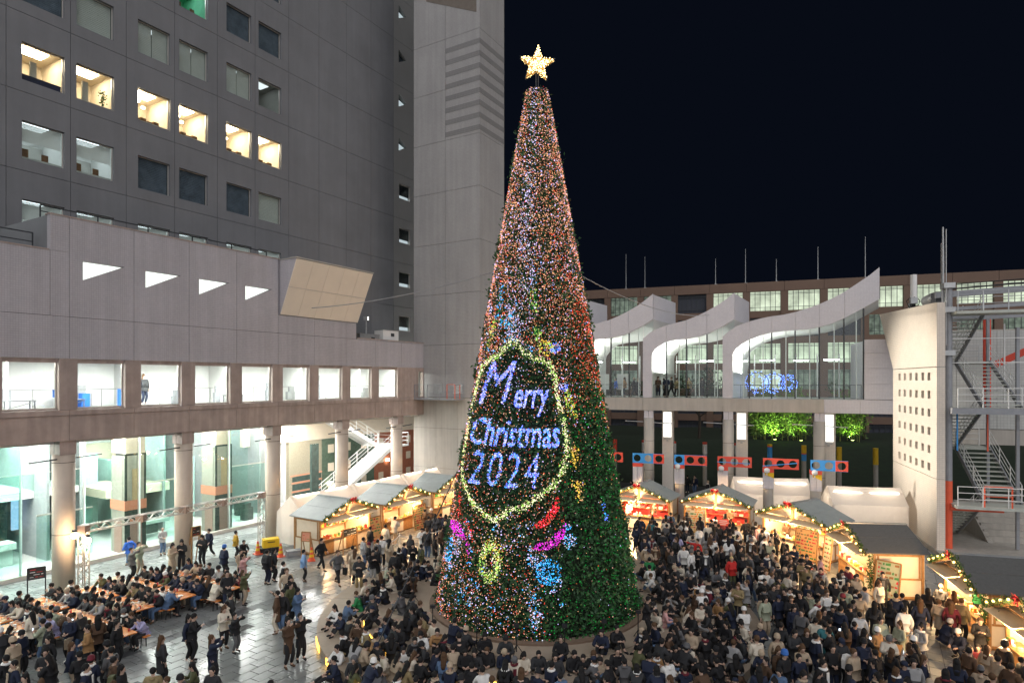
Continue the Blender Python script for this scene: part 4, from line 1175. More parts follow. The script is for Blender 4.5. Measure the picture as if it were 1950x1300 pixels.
# ------------------------------------------------------------------ garden behind the gallery
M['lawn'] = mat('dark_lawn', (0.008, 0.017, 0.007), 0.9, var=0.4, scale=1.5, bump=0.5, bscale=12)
b = MB()
nx, ny = 24, 12
def gz(x, y):
    t = max(0, min(1, (y - 63 + .36 * (x - 22)) / 15))
    return .02 + 2.6 * t * t * (3 - 2 * t) + .15 * math.sin(x * .7) * t
vs = [(-30 + 130 * i / nx, 57 + 42 * j / ny) for j in range(ny + 1) for i in range(nx + 1)]
b.add([(x, y - .36 * (x - 22), gz(x, y - .36 * (x - 22)) - (.03 if y < 58 else 0)) for (x, y) in vs], [(j * (nx + 1) + i, j * (nx + 1) + i + 1, (j + 1) * (nx + 1) + i + 1, (j + 1) * (nx + 1) + i) for j in range(ny) for i in range(nx)])
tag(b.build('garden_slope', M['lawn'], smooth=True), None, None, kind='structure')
def leaf_cloud(name, mats, n, pts_fn, size, parent, kind=None):
    P = np.array([pts_fn() for _ in range(n)])
    A = RNG.normal(size=(n, 3)); A /= np.linalg.norm(A, axis=1)[:, None]
    Bv = np.cross(A, RNG.normal(size=(n, 3))); Bv /= np.linalg.norm(Bv, axis=1)[:, None]
    s = size * RNG.uniform(.6, 1.4, (n, 1))
    V = np.stack([P - A * s, P + Bv * s * .35, P + A * s, P - Bv * s * .35], 1).reshape(-1, 3)
    F = np.arange(4 * n).reshape(n, 4)
    o = obj(name, numpy_mesh(name, V, F, mats, RNG.integers(0, len(mats), n)), parent)
    if kind: o['kind'] = kind
    return o
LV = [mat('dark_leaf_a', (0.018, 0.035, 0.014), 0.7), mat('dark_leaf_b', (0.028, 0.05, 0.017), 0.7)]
LB = [mat('bamboo_leaf_a', (0.13, 0.22, 0.04), 0.6), mat('bamboo_leaf_b', (0.08, 0.15, 0.03), 0.6)]
M['bark'] = mat('dark_bark', (0.05, 0.04, 0.03), 0.9, var=0.3, scale=8)
def garden_tree(x, y, h, r, label):
    z = gz(x, y)
    t = thing('garden_tree', label, 'tree', (x, y, z - .1), 0, 'dark trees on the garden slope')
    b = MB(); b.tube([(0, 0, 0), (.1, 0, h * .3), (-.05, .1, h * .55), (.05, 0, h * .8)], [.22, .17, .11, .04], 7)
    for k in range(6):
        a = k * 1.05 + random.random(); z0 = h * random.uniform(.3, .6)
        b.tube([(0, 0, z0), (r * .4 * math.cos(a), r * .4 * math.sin(a), z0 + h * .12), (r * .8 * math.cos(a), r * .8 * math.sin(a), z0 + h * .25)], [.09, .06, .02], 5)
    b.build('trunk', M['bark'], t)
    cl = [(random.gauss(0, r * .45), random.gauss(0, r * .45), h * random.uniform(.45, .95), random.uniform(.3, .55) * r) for _ in range(16)]
    def pf():
        c = random.choice(cl); v = Vector((random.gauss(0, 1), random.gauss(0, 1), random.gauss(0, .8))).normalized() * c[3] * random.uniform(.5, 1)
        return (c[0] + v.x, c[1] + v.y, c[2] + v.z)
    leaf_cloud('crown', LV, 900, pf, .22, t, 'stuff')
for (x, y, h, r, s) in ((12.5, 84, 8, 3.0, 'dark leafy tree under the gallery nearest the Christmas tree'), (18.0, 83, 7.5, 3.0, 'dark leafy tree between the first and second gallery columns'), (24.0, 80, 8, 3.0, 'dark leafy tree left of the lit bamboo'), (43.5, 77, 8.5, 3.2, 'dark spreading tree right of the lit bamboo'), (48.5, 74, 8, 3.2, 'dark leafy tree just left of the pierced pylon'), (29.0, 86, 9, 3.5, 'dark tall tree behind the lit bamboo'), (6.5, 86, 8, 3, 'dark leafy tree hidden beside the Christmas tree')):
    garden_tree(x, y, h, r, s)
def bamboo(x0, y0, w, n, label):
    z = gz(x0, y0)
    t = thing('bamboo_grove', label, 'bamboo', (x0, y0, z - .05), 0, 'lit bamboo groves behind the gallery')
    tops = []
    for i in range(n):
        x, y, h = random.uniform(-w, w), random.uniform(-1.2, 1.2), random.uniform(3.0, 7.0)
        lean = random.uniform(-.8, .8)
        b = MB(); b.tube([(x, y, 0), (x + lean * .2, y, h * .5), (x + lean, y, h)], [.05, .045, .02], 5)
        b.build('cane', mat('bamboo_cane', (0.28, 0.30, 0.08), 0.5), t)
        tops.append((x, y, h, lean))
    def pf():
        x, y, h, l = random.choice(tops); f = random.uniform(.12, 1.0)
        return (x + l * f * f + random.gauss(0, .5), y + random.gauss(0, .5), h * f ** .8 + random.gauss(0, .2))
    leaf_cloud('foliage', LB, int(320 * n), pf, .17, t, 'stuff')
bamboo(33.2, 77, 3.6, 26, 'bright green floodlit bamboo grove left of the third gallery column')
bamboo(40.2, 75, 1.6, 12, 'small floodlit bamboo grove right of the third gallery column')
for (x, y, e, lab) in ((31.6, 74.9, 1500, 'small yellow garden floodlight glowing at foot of the bamboo'), (34.6, 74.6, 1100, 'garden floodlight under the middle of the wide bamboo grove'), (40.0, 73.2, 800, 'garden floodlight under the small bamboo grove')):
    t = thing('garden_floodlight', lab, 'floodlight', (x, y, gz(x, y)))
    b = MB(); b.box(-.15, .15, -.1, .1, .02, .25); b.build('housing', M['dark_metal'], t)
    b = MB(); b.box(-.13, .13, -.08, .08, .252, .27); b.build('lens', emit('flood_lens', (.8, 1.0, .25), 12.0, sample=False), t)
    l = bpy.data.lights.new('lamp', 'SPOT'); l.energy = e; l.color = (.70, 1.0, .28); l.spot_size = 2.2; l.spot_blend = .6; l.shadow_soft_size = .1
    o = bpy.data.objects.new('lamp', l); COL.objects.link(o); o.parent = t; o.location = (0, 0, .4); o.rotation_euler = Vector((0, .35, 1)).to_track_quat('-Z', 'Y').to_euler()
# row of slim round posts with painted tops
PT = {0: 'rr', 1: 'rw', 2: 'rw', 3: 'rw', 4: 'rw', 5: 'oyb', 6: 'yb', 7: 'y', 8: 'y'}
for i in range(9):
    s = 2.85 * i
    x, y = 10.24 + s * math.cos(GA), 62 + s * math.sin(GA)
    lab = {0: 'slim post with all red top next to the tree', 1: 'slim post with red top partly behind the first gallery column', 2: 'slim red tipped white post right of the first square pillar', 3: 'slim white topped post standing free before the lawn', 4: 'slim red tipped post hidden behind the second gallery column', 5: 'slim post with blue top and yellow tip', 6: 'slim post with yellow over blue top', 7: 'slim yellow topped post right of the third gallery column', 8: 'slim yellow topped post nearest the pierced pylon'}[i]
    t = thing('painted_post', lab, 'post', (x, y, 0), GA, 'slim painted posts at the garden edge')
    b = MB(); b.cyl(0, 0, 0, 3.0, .20, 12); b.build('shaft', M['concrete'], t)
    segs = {'rr': [(3.0, 4.1, 'red')], 'rw': [(3.0, 3.9, 'white_paint'), (3.9, 4.1, 'red')], 'oyb': [(2.7, 3.85, 'blue'), (3.85, 3.95, 'red'), (3.95, 4.1, 'yellow')], 'yb': [(2.7, 3.3, 'blue'), (3.3, 3.4, 'red'), (3.4, 4.1, 'yellow')], 'y': [(2.6, 4.05, 'yellow')]}[PT[i]]
    for (z0, z1, c) in segs:
        b = MB(); b.cyl(0, 0, z0 + .001, z1, .215, 12); b.build('painted_band', M[c], t)
# six sign pillars with punched red and blue boards
def disc_board(b, x0, x1, z0, z1, holes, r, y0, y1, mi_fn):
    """board with round holes: cells around each hole"""
    xs = [x0] + [(a + c) / 2 for a, c in zip(holes, holes[1:])] + [x1]
    zc = (z0 + z1) / 2
    n = 20
    for i, h in enumerate(holes):
        a, c = xs[i], xs[i + 1]
        ring_ = [(h + r * math.cos(2 * PI * k / n), zc + r * math.sin(2 * PI * k / n)) for k in range(n)]
        def edge(k):
            an = 2 * PI * k / n; dx, dz = math.cos(an), math.sin(an)
            ts = []
            if dx > 1e-6: ts.append((c - h) / dx)
            if dx < -1e-6: ts.append((a - h) / dx)
            if dz > 1e-6: ts.append((z1 - zc) / dz)
            if dz < -1e-6: ts.append((z0 - zc) / dz)
            t_ = min(ts); return (h + dx * t_, zc + dz * t_)
        out_ = [edge(k) for k in range(n)]
        corners = [(c, z1), (a, z1), (a, z0), (c, z0)]
        for k in range(n):
            j = (k + 1) % n
            for (yy, flip) in ((y0, False), (y1, True)):
                q = [(ring_[k][0], yy, ring_[k][1]), (out_[k][0], yy, out_[k][1]), (out_[j][0], yy, out_[j][1]), (ring_[j][0], yy, ring_[j][1])]
                b.add(q, [(0, 1, 2, 3) if not flip else (3, 2, 1, 0)], mi_fn(i))
                # fill the corner between two edge points on different sides
                for (qx, qz) in corners:
                    if abs(out_[k][0] - out_[j][0]) > 1e-6 and abs(out_[k][1] - out_[j][1]) > 1e-6:
                        if (abs(out_[k][0] - qx) < 1e-6 or abs(out_[k][1] - qz) < 1e-6) and (abs(out_[j][0] - qx) < 1e-6 or abs(out_[j][1] - qz) < 1e-6):
                            b.add([(out_[k][0], yy, out_[k][1]), (qx, yy, qz), (out_[j][0], yy, out_[j][1])], [(0, 1, 2) if not flip else (2, 1, 0)], mi_fn(i))
            b.add([(ring_[k][0], y0, ring_[k][1]), (ring_[j][0], y0, ring_[j][1]), (ring_[j][0], y1, ring_[j][1]), (ring_[k][0], y1, ring_[k][1])], [(0, 1, 2, 3)], mi_fn(i))
    b.box(x0, x1, y0, y1, z1 + .0005, z1 + .012, mi_fn(0)); b.box(x0, x1, y0, y1, z0 - .012, z0 - .0005, mi_fn(0))
SIGN = [(0, 'rrr', False, 'sign pillar half hidden by the tree with red punched board'), (1, 'bbr', False, 'sign pillar with blue to red punched board nearest the tree'),
        (2, 'brr', False, 'sign pillar with blue left square and red punched board'), (3, 'rrr', True, 'sign pillar with all red board crossed by level blue bar'),
        (4, 'rrr', True, 'sign pillar with red board crossed by slanting blue bar, yellow wedge below'), (5, 'bbr', False, 'sign pillar with blue board ending red, beside the third gallery column')]
for (i, colr, bar_, lab) in SIGN:
    s = 2.9 * (i - 1)
    t = thing('sign_pillar', lab, 'sign', (9.1 + s * math.cos(GA), 45 + s * math.sin(GA), 0), GA, 'sign pillars with punched boards')
    b = MB(); b.cyl(0, 0, 0, 2.7, .33, 18); b.build('base', M['concrete'], t)
    b = MB(); b.box(-.33, -.02, -.3, .3, 2.71, 3.78); b.box(.02, .33, -.3, .3, 2.71, 3.78); b.box(-.02, .02, -.25, .25, 2.71, 3.78); b.build('pale_shaft', M['white_panel'], t)
    if i in (4, 5):
        b = MB(); b.prism([(-.2, -.31, 3.78), (.335, -.31, 3.78), (.335, -.31, 3.40), (.05, -.31, 3.55), (-.2, -.31, 3.6)], (0, .008, 0)); b.build('yellow_wedge', M['yellow'], t)
    b = MB(); b.box(-.34, .34, -.32, .32, 3.79, 4.05); b.build('red_cap', M['red'], t)
    b = MB(); disc_board(b, -.34, 1.86, 4.07, 4.74, [-.02, .75, 1.5], .25, -.34, -.24, lambda k, c=colr: {'r': 0, 'b': 1}[c[k]]); b.build('punched_board', [M['red'], M['blue']], t)
    if bar_:
        z0, z1 = (4.38, 4.33) if i == 3 else (4.22, 4.50)
        b = MB(); b.bar((-.37, -.37, z0), (1.75, -.37, z1), .045); b.build('blue_bar', M['blue'], t)
    if i >= 2:
        b = MB(); b.lathe([(.02, 0), (.16, .08), (.19, .2), (.16, .3), (.06, .36), (.01, .37)], 14, 0, (-.1, -.42, 3.75)); b.tube([(-.1, -.42, 3.76), (-.1, -.38, 3.6)], .03, 6); b.build('round_lamp', M['white_paint'], t)
# thin wires
def wire(name, p, q, sag, r, label, m, n=14):
    pts = [(p[0] + (q[0] - p[0]) * i / n, p[1] + (q[1] - p[1]) * i / n, p[2] + (q[2] - p[2]) * i / n - sag * 4 * (i / n) * (1 - i / n)) for i in range(n + 1)]
    b = MB(); b.tube(pts, r, 5); return tag(b.build(name, m), label, 'cable')
# ------------------------------------------------------------------ Christmas market stalls
def canvas_mat():
    m, nt, out = _nt('glowing_tent_canvas')
    N, K = nt.nodes, nt.links
    d = N.new("ShaderNodeBsdfDiffuse"); d.inputs[0].default_value = (.80, .76, .72, 1)
    t = N.new("ShaderNodeBsdfTranslucent"); t.inputs[0].default_value = (.80, .74, .68, 1)
    mx = N.new("ShaderNodeMixShader"); mx.inputs[0].default_value = .45
    tc = N.new("ShaderNodeTexCoord"); nz = N.new("ShaderNodeTexNoise"); nz.inputs['Scale'].default_value = 2.2; nz.inputs['Detail'].default_value = 3
    bp = N.new("ShaderNodeBump"); bp.inputs['Strength'].default_value = .7; bp.inputs['Distance'].default_value = .12
    K.new(tc.outputs['Object'], nz.inputs['Vector']); K.new(nz.outputs['Fac'], bp.inputs['Height'])
    K.new(bp.outputs[0], d.inputs['Normal']); K.new(d.outputs[0], mx.inputs[1]); K.new(t.outputs[0], mx.inputs[2]); K.new(mx.outputs[0], out.inputs[0])
    return m
M['tent'] = canvas_mat()
GAR = [mat('fir_garland_a', (0.035, 0.085, 0.022), 0.7), mat('fir_garland_b', (0.07, 0.13, 0.03), 0.7)]
M['bow'] = mat('red_ribbon', (0.50, 0.02, 0.035), 0.4)
GOODS = [mat('goods_red', (.60, .05, .05), .5), mat('goods_cream', (.78, .62, .40), .6), mat('goods_white', (.82, .80, .76), .5), mat('goods_brown', (.30, .15, .06), .6),
         mat('goods_green', (.08, .25, .08), .5), mat('goods_gold', (.70, .42, .08), .4), mat('goods_pink', (.75, .25, .28), .5), mat('goods_orange', (.75, .28, .06), .5)]
def lamp(parent, loc, e, color=(1.0, .62, .30), size=.12):
    l = bpy.data.lights.new('lamp', 'POINT'); l.energy = e; l.color = color; l.shadow_soft_size = size
    o = bpy.data.objects.new('lamp', l); COL.objects.link(o); o.parent = parent; o.location = loc
    return o
def along(pts, step):
    out = []
    for p, q in zip(pts, pts[1:]):
        p, q = Vector(p), Vector(q); n = max(1, int((q - p).length / step))
        out += [p.lerp(q, i / n) for i in range(n)]
    return out + [Vector(pts[-1])]
def garland(parent, pts, n_per_m=130, spread=.062, size=.07):
    seg = [(Vector(p), Vector(q)) for p, q in zip(pts, pts[1:])]
    Ls = [(q - p).length for p, q in seg]
    def pf():
        r = random.random() * sum(Ls)
        for (p, q), l in zip(seg, Ls):
            if r <= l: break
            r -= l
        c = p.lerp(q, min(1, r / l))
        return (c.x + random.gauss(0, spread), c.y + random.gauss(0, spread), c.z + random.gauss(0, spread))
    return leaf_cloud('garland', GAR, int(sum(Ls) * n_per_m), pf, size, parent, 'stuff')
bulb_b = MB(); bulb_b.ball(0, 0, 0, .046, 8, 5); bulb_me = bulb_b.mesh('bulb', M['bulb'])
big_b = MB(); big_b.ball(0, 0, 0, .10, 8, 5); big_me = big_b.mesh('hanging_lamp', M['bulb'])
def bow(parent, x, y, z, s=.17):
    b = MB()
    for sg in (-1, 1):
        b.add([(x, y - .06, z), (x + sg * s * 1.3, y - .16, z + s * .7), (x + sg * s * 1.5, y - .08, z - s * .1), (x + sg * s * .9, y - .2, z - s * .55)], [(0, 1, 2), (0, 2, 3)])
        b.add([(x, y - .10, z), (x + sg * s * .4, y - .2, z + s * .95), (x + sg * s * 1.0, y - .13, z + s * .5)], [(0, 1, 2)])
        b.prism([(x + sg * .03, y - .1, z), (x + sg * s * .5, y - .12, z - s * 1.5), (x + sg * s * .9, y - .12, z - s * 1.3)], (0, .02, 0))
    b.ball(x, y - .12, z, s * .33, 6, 4)
    return b.build('bow', M['bow'], parent)
def stall(label, loc, rz, W=4.4, seed=0, roof=None, wall=(1, 2), red=False, e=130, gable=True, side=True):
    e = e * 1.7
    R = random.Random(seed)
    t = thing('market_stall', label, 'market stall', (loc[0], loc[1], 0), rz, 'wooden Christmas market stalls')
    roof = roof or M['roof_grey']
    ev, rd, dp = 2.12, 2.98, 2.75
    hw = W / 2
    bw = hw - .22                                # half width of the body
    # roof: two sheets on each slope, ridge cap
    for sg in (-1, 1):
        P = lambda f: (sg * hw * f, 0, rd + (ev - rd) * f)
        for (f0, f1) in ((.02, .495), (.505, 1.0)):
            p, q = P(f0), P(f1)
            b = MB(); b.prism([p, q, (q[0], dp, q[2]), (p[0], dp, p[2])] if sg > 0 else [q, p, (p[0], dp, p[2]), (q[0], dp, q[2])], (0, 0, .05)); b.build('roof_sheet', roof, t)
    b = MB(); b.bar((0, -.01, rd + .05), (0, dp + .01, rd + .05), .16, .05); b.build('ridge_cap', M['galv'], t)
    b = MB()
    for sg in (-1, 1):
        b.bar((0, .02, rd - .07), (sg * (hw - .02), .02, ev - .07), .05, .13)
    b.build('barge_board', M['wood'], t)
    # gable infill and king post
    if gable:
        b = MB(); b.prism([(-bw, .38, ev + .05), (bw, .38, ev + .05), (0, .38, rd - .12)], (0, .03, 0)); b.build('gable_panel', M['plaster'], t)
        b = MB(); b.box(-.07, .07, .28, .375, 1.75, rd - .14); b.bar((-.5, .30, 1.98), (.0, .30, 2.35), .05); b.build('king_post', M['wood'], t)
    # lifted shutter under the gable
    b = MB()
    for i in range(2):
        x0, x1 = (-bw + .02, -.09) if i == 0 else (.09, bw - .02)
        b.prism([(x0, .36, 2.10), (x1, .36, 2.10), (x1, -.28, 1.98), (x0, -.28, 1.98)], (0, 0, .03))
    b.build('lifted_shutter', M['plaster'], t)
    # posts, counter, walls
    for sg in (-1, 1):
        for (y0, y1) in ((.40, .50), (dp - .3, dp - .2)):
            b = MB(); b.box(sg * bw - .05, sg * bw + .05, y0, y1, 0, ev); b.build('post', M['wood'], t)
    b = MB(); b.box(-bw + .05, bw - .05, .41, .49, 1.98, 2.09); b.build('beam', M['wood'], t)
    if seed in (7, 8):
        garland(t, [(bw + .05, .25, .4), (bw + .05, .25, 2.0)], 160, .07, .08)
    for sg in (-1, 1):
        if not side: continue
        b = MB(); b.box(sg * bw - .02, sg * bw + .02, .51, dp - .31, .1, 2.08); b.build('side_wall', M['plaster'], t)
        b = MB()
        xo = sg * (bw + .035)
        for (y0, y1, z0, z1) in ((.52, dp - .31, 1.98, 2.08), (.52, dp - .31, .92, 1.0), (.52, dp - .31, .08, .18), (1.1, 1.2, .19, .91), (.56, .64, 1.01, 1.97), (dp - .42, dp - .34, 1.01, 1.97)):
            b.box(xo - .012, xo + .012, y0, y1, z0, z1)
        b.build('side_trim', M['wood'], t)
    b = MB(); b.box(-bw + .02, bw - .02, dp - .2, dp - .15, .1, 2.2); b.build('back_wall', M['plaster'] if not red else GOODS[0], t)
    b = MB(); b.box(-bw + .02, bw - .02, .51, dp - .31, .0, .06); b.build('stall_floor', M['wood_dark'], t)
    b = MB(); b.box(-bw + .06, bw - .06, .25, .80, .90, .95); b.build('counter_top', M['wood'], t)
    n = 4
    for i in range(n):
        a = -bw + .08 + (2 * bw - .16) * i / n; c = -bw + .08 + (2 * bw - .16) * (i + 1) / n
        b = MB(); b.box(a + .01, c - .01, .42, .46, .08, .88); b.build('counter_board', M['plaster'] if i % 2 else M['wood'], t)
    # shelves and goods
    b = MB()
    for z in (1.05, 1.4, 1.75): b.box(-bw + .05, bw - .05, dp - .5, dp - .21, z, z + .03)
    b.build('shelf', M['wood'], t)
    b = MB()
    pal = (0, 0, 2, 6, 0) if red else (1, 2, 3, 5, 7, 1, 4, 0)
    for z in (1.08, 1.43, 1.78):
        x = -bw + .08
        while x < bw - .2:
            w = R.uniform(.08, .24); h = R.uniform(.08, .27)
            b.box(x, x + w, dp - .45, dp - .25, z + .001, z + h, R.choice(pal)); x += w + .02
    for i in range(26):
        x = R.uniform(-bw + .1, bw - .2); w = R.uniform(.08, .2); b.box(x, x + w, .35, .35 + w, .951, .951 + R.uniform(.05, .25), R.choice(pal))
    for i in range(10):
        x = R.uniform(-bw + .1, bw - .2); b.box(x, x + .2, .47, .48, R.uniform(.3, .5), R.uniform(.6, .85), R.choice(pal))
    for i in range(7):
        x = -bw + .3 + i * (2 * bw - .6) / 6; b.ball(x, .62, 1.75 + R.uniform(-.1, .1), R.uniform(.05, .1), 8, 5, R.choice(pal))
    o = b.build('goods', GOODS, t); o['kind'] = 'stuff'
    # garlands with bulbs, bow
    gp = [(-hw, -.06, ev + .02), (0, -.06, rd + .02), (hw, -.06, ev + .02)]
    garland(t, gp)
    garland(t, [(-bw, .0, 1.98), (-bw * .5, -.06, 1.90), (0, -.0, 1.98), (bw * .5, -.06, 1.90), (bw, 0, 1.98)], 70, .05, .06)
    for f in (-.92, -.7, -.48, -.24, .24, .48, .7, .92):
        obj('bulb', bulb_me, t, (hw * f, -.16, rd + (ev - rd) * abs(f) + .03))
    bow(t, 0, -.08, rd + .05)
    for x in (-bw * .6, bw * .55): obj('hanging_lamp', big_me, t, (x, .35, 1.88))
    lamp(t, (-bw * .5, .95, 1.9), e); lamp(t, (bw * .5, .95, 1.9), e)
    lamp(t, (0, -.45, 1.80), e * (2.4 if seed >= 4 else 1.4))
    return t
stall('grey roofed stall nearest the column row on the left, red bow above cream side wall', uv(26.75, -26.7), UV_RZ, seed=1)
stall('middle stall of the left row with menu wall of photographs', uv(31.9, -26.7), UV_RZ, seed=2)
stall('farthest stall of the left row, half hidden by the tree', uv(37.1, -26.7), UV_RZ, seed=3)
stall('right stall with red shelves half hidden behind the tree edge', (8.3, 41.3), math.radians(-30), seed=4, red=True)
stall('right stall with red shelves in front of the second and third sign pillars', (12.8, 39.3), math.radians(-28), seed=5, red=True, roof=M['roof_grey'])
stall('cornered stall turned sideways in front of the white tents', (15.65, 35.2), math.radians(-58), seed=6, roof=M['roof_grey'])
stall('dark roofed stall with half timbered side wall below the pylon', (16.35, 30.5), math.radians(-97), seed=7, roof=M['roof_dark'])
stall('dark roofed stall below the orange mast foot on the right', (17.75, 25.1), math.radians(-105), seed=8, roof=M['roof_dark'])
stall('stall cut by the bottom right corner of the view', (16.3, 19.9), math.radians(-105), seed=9, roof=M['roof_dark'])
# white tents
M['tent_led'] = emit('tent_led_strip', (1.0, .90, .74), 45.0)
def tent(label, loc, rz, L, Wd, ev, rd, e=40, sub='e'):
    t = thing('canvas_tent', label, 'tent', (loc[0], loc[1], 0), rz, 'white canvas tents behind the stalls')
    b = MB()
    n = 8
    for sg in (-1, 1):
        for i in range(n):
            x0, x1 = -L / 2 + L * i / n, -L / 2 + L * (i + 1) / n
            s0, s1 = -.05 * math.sin(PI * i / n), -.05 * math.sin(PI * (i + 1) / n)
            q = [(x0, sg * Wd / 2, ev), (x1, sg * Wd / 2, ev), (x1, sg * Wd / 4, (ev + rd) / 2 + s1), (x0, sg * Wd / 4, (ev + rd) / 2 + s0)]
            q2 = [q[3], q[2], (x1, 0, rd + s1), (x0, 0, rd + s0)]
            b.add(q, [(0, 1, 2, 3)] if sg < 0 else [(3, 2, 1, 0)]); b.add(q2, [(0, 1, 2, 3)] if sg < 0 else [(3, 2, 1, 0)])
    b.build('roof_canvas', M['tent'], t, smooth=True)
    for sg in (-1, 1):
        b = MB()
        for i in range(10):
            x0, x1 = -L / 2 + L * i / 10, -L / 2 + L * (i + 1) / 10
            w0, w1 = .05 * math.sin(i * 1.9), .05 * math.sin((i + 1) * 1.9)
            b.add([(x0, sg * (Wd / 2 + w0), .02), (x1, sg * (Wd / 2 + w1), .02), (x1, sg * Wd / 2, ev), (x0, sg * Wd / 2, ev)], [(0, 1, 2, 3)])
        b.build('side_canvas', M['tent'], t, smooth=True)
        b = MB()
        for i in range(6):
            y0, y1 = -Wd / 2 + Wd * i / 6, -Wd / 2 + Wd * (i + 1) / 6
            top = lambda y: ev + (rd - ev) * (1 - abs(y) / (Wd / 2))
            w0, w1 = .06 * math.sin(i * 2.3), .06 * math.sin((i + 1) * 2.3)
            b.add([(sg * (L / 2 + w0), y0, .02), (sg * (L / 2 + w1), y1, .02), (sg * L / 2, y1, top(y1)), (sg * L / 2, y0, top(y0))], [(0, 1, 2, 3)])
        b.build('end_canvas', M['tent'], t, smooth=True)
    b = MB()
    ys = -Wd * .14 if sub == 'm' else -.03
    zs_ = rd - (rd - ev) * abs(ys) / (Wd / 2) - .10
    for i in range(2): b.box(-L / 2 + .3 + i * L / 2, -.25 + i * L / 2, ys - .03, ys + .01, zs_, zs_ + .03)
    b.build('led_strip', M['tent_led'], t)
    b = MB()
    for sx in (-1, 1):
        for sy in (-1, 1): b.bar((sx * (L / 2 - .06), sy * (Wd / 2 - .06), 0), (sx * (L / 2 - .06), sy * (Wd / 2 - .06), ev - .03), .05)
    b.build('tent_pole', M['galv'], t)
    lamp(t, (-L / 4, 0, ev - .1), e, (1, .82, .62), .2); lamp(t, (L / 4, 0, ev - .1), e, (1, .82, .62), .2)
for i, lab in enumerate(('nearest white tent behind the left stalls with wrinkled end wall', 'middle white tent behind the left stalls with peaked front', 'farthest white tent behind the left stalls next to the shaft')):
    tent(lab, uv(28.2 + 5.15 * i, -30.80), UV_RZ, 4.9, 2.4, 1.9, 2.95)
tent('white tent behind the sideways stall, left of the gap', (18.3, 44.2), math.radians(-12), 5.0, 2.8, 2.1, 3.1, 60, 'm')
tent('white tent against the pylon, right of the gap', (23.1, 41.0), math.radians(-12), 4.4, 2.8, 2.0, 3.0, 60, 'm')
# menu boards (flat print)
def board(label, loc, rz, w, h, z0, face, tilt=.12, frame=M['wood'], rows=8, seed=0, name='menu_board', ink=(3, 0, 4)):
    R = random.Random(seed)
    t = thing(name, label, 'sign board', (loc[0], loc[1], 0), rz)
    th = tilt
    P = lambda x, z, d=0: (x, z * math.sin(th) - d * math.cos(th), z0 + z * math.cos(th) + d * math.sin(th) * 0)
    b = MB(); b.prism([P(-w / 2, 0), P(w / 2, 0), P(w / 2, h), P(-w / 2, h)], (0, .03, 0)); b.build('panel', face, t)
    b = MB()
    for (p, q) in (((-w / 2, 0), (-w / 2, h)), ((w / 2, 0), (w / 2, h)), ((-w / 2, h), (w / 2, h)), ((-w / 2, 0), (w / 2, 0))): b.bar(P(*p, .01), P(*q, .01), .05)
    if z0 > .2:
        for x in (-w / 2, w / 2): b.bar((x, 0, 0), P(x, .1), .045); b.bar((x, .45, 0), P(x, h * .6, -.03), .04)
    b.build('frame', frame, t)
    b = MB()
    for i in range(rows):
        z = h * (i + .6) / (rows + .6)
        x = -w / 2 + .08
        while x < w / 2 - .12:
            ww = R.uniform(.05, .22)
            if R.random() < .8: b.add([P(x, z, .012), P(min(x + ww, w / 2 - .06), z, .012), P(min(x + ww, w / 2 - .06), z + h * .05 * R.uniform(.6, 1.6), .012), P(x, z + h * .05, .012)], [(0, 1, 2, 3)], R.choice(ink))
            x += ww + .05
    b.build('print', GOODS, t)
    return t
M['board_cream'] = mat('cream_board', (.80, .68, .45), .5, var=.05)
M['board_orange'] = mat('orange_board', (.78, .42, .16), .5, var=.08)
M['board_dark'] = mat('dark_board', (.035, .035, .03), .5)
board('tall orange photo menu board at the counter of the nearest left stall', uv(28.2, -26.05), UV_RZ, .95, 1.5, .25, M['board_orange'], seed=1)
board('dark wooden sign with a white figure on the nearest left stall counter', uv(26.3, -26.35), UV_RZ, 1.1, .45, 1.0, M['board_dark'], seed=2, rows=2, ink=(2,), tilt=.05)
board('photo menu wall with rows of snacks at the middle left stall', uv(32.4, -26.05), UV_RZ, 1.3, 1.55, .2, M['board_orange'], seed=3, rows=10)
board('pink easel board beside the cream side wall of the nearest left stall', uv(24.15, -27.6), UV_RZ - 1.3, .55, .5, 1.0, M['salmon'], seed=4, rows=2)
board('large crowded photo menu board between the two red shelved stalls', (11.55, 39.3), math.radians(-28), 1.2, 1.6, .3, M['board_cream'], seed=5, rows=11, ink=(0, 5, 7, 4, 3))
board('orange menu board leaning on the sideways stall counter', (15.75, 33.5), math.radians(-58), 1.3, 1.6, .35, M['board_orange'], seed=6, rows=9)
board('narrow glowing cream board beside the sideways stall corner', (16.25, 32.3), math.radians(-80), .6, 1.7, .2, M['board_cream'], seed=7, rows=7)
board('tilted green and red menu board against the half timbered side wall', (16.6, 27.7), math.radians(-50), 1.0, 1.75, .15, mat('sage_board', (.42, .44, .30), .6), tilt=.25, seed=8, rows=9)
board('black board with cream print raised among the diners left of the first column', uv(12.75, -31.3), UV_RZ - .4, .62, .46, 1.45, M['board_dark'], seed=9, rows=4, ink=(2, 0), frame=M['dark_metal'])
board('small black and red notice on the second column', uv(20.45, -31.95), UV_RZ, .5, .5, 1.55, M['board_dark'], seed=10, rows=3, ink=(0, 2), tilt=0)
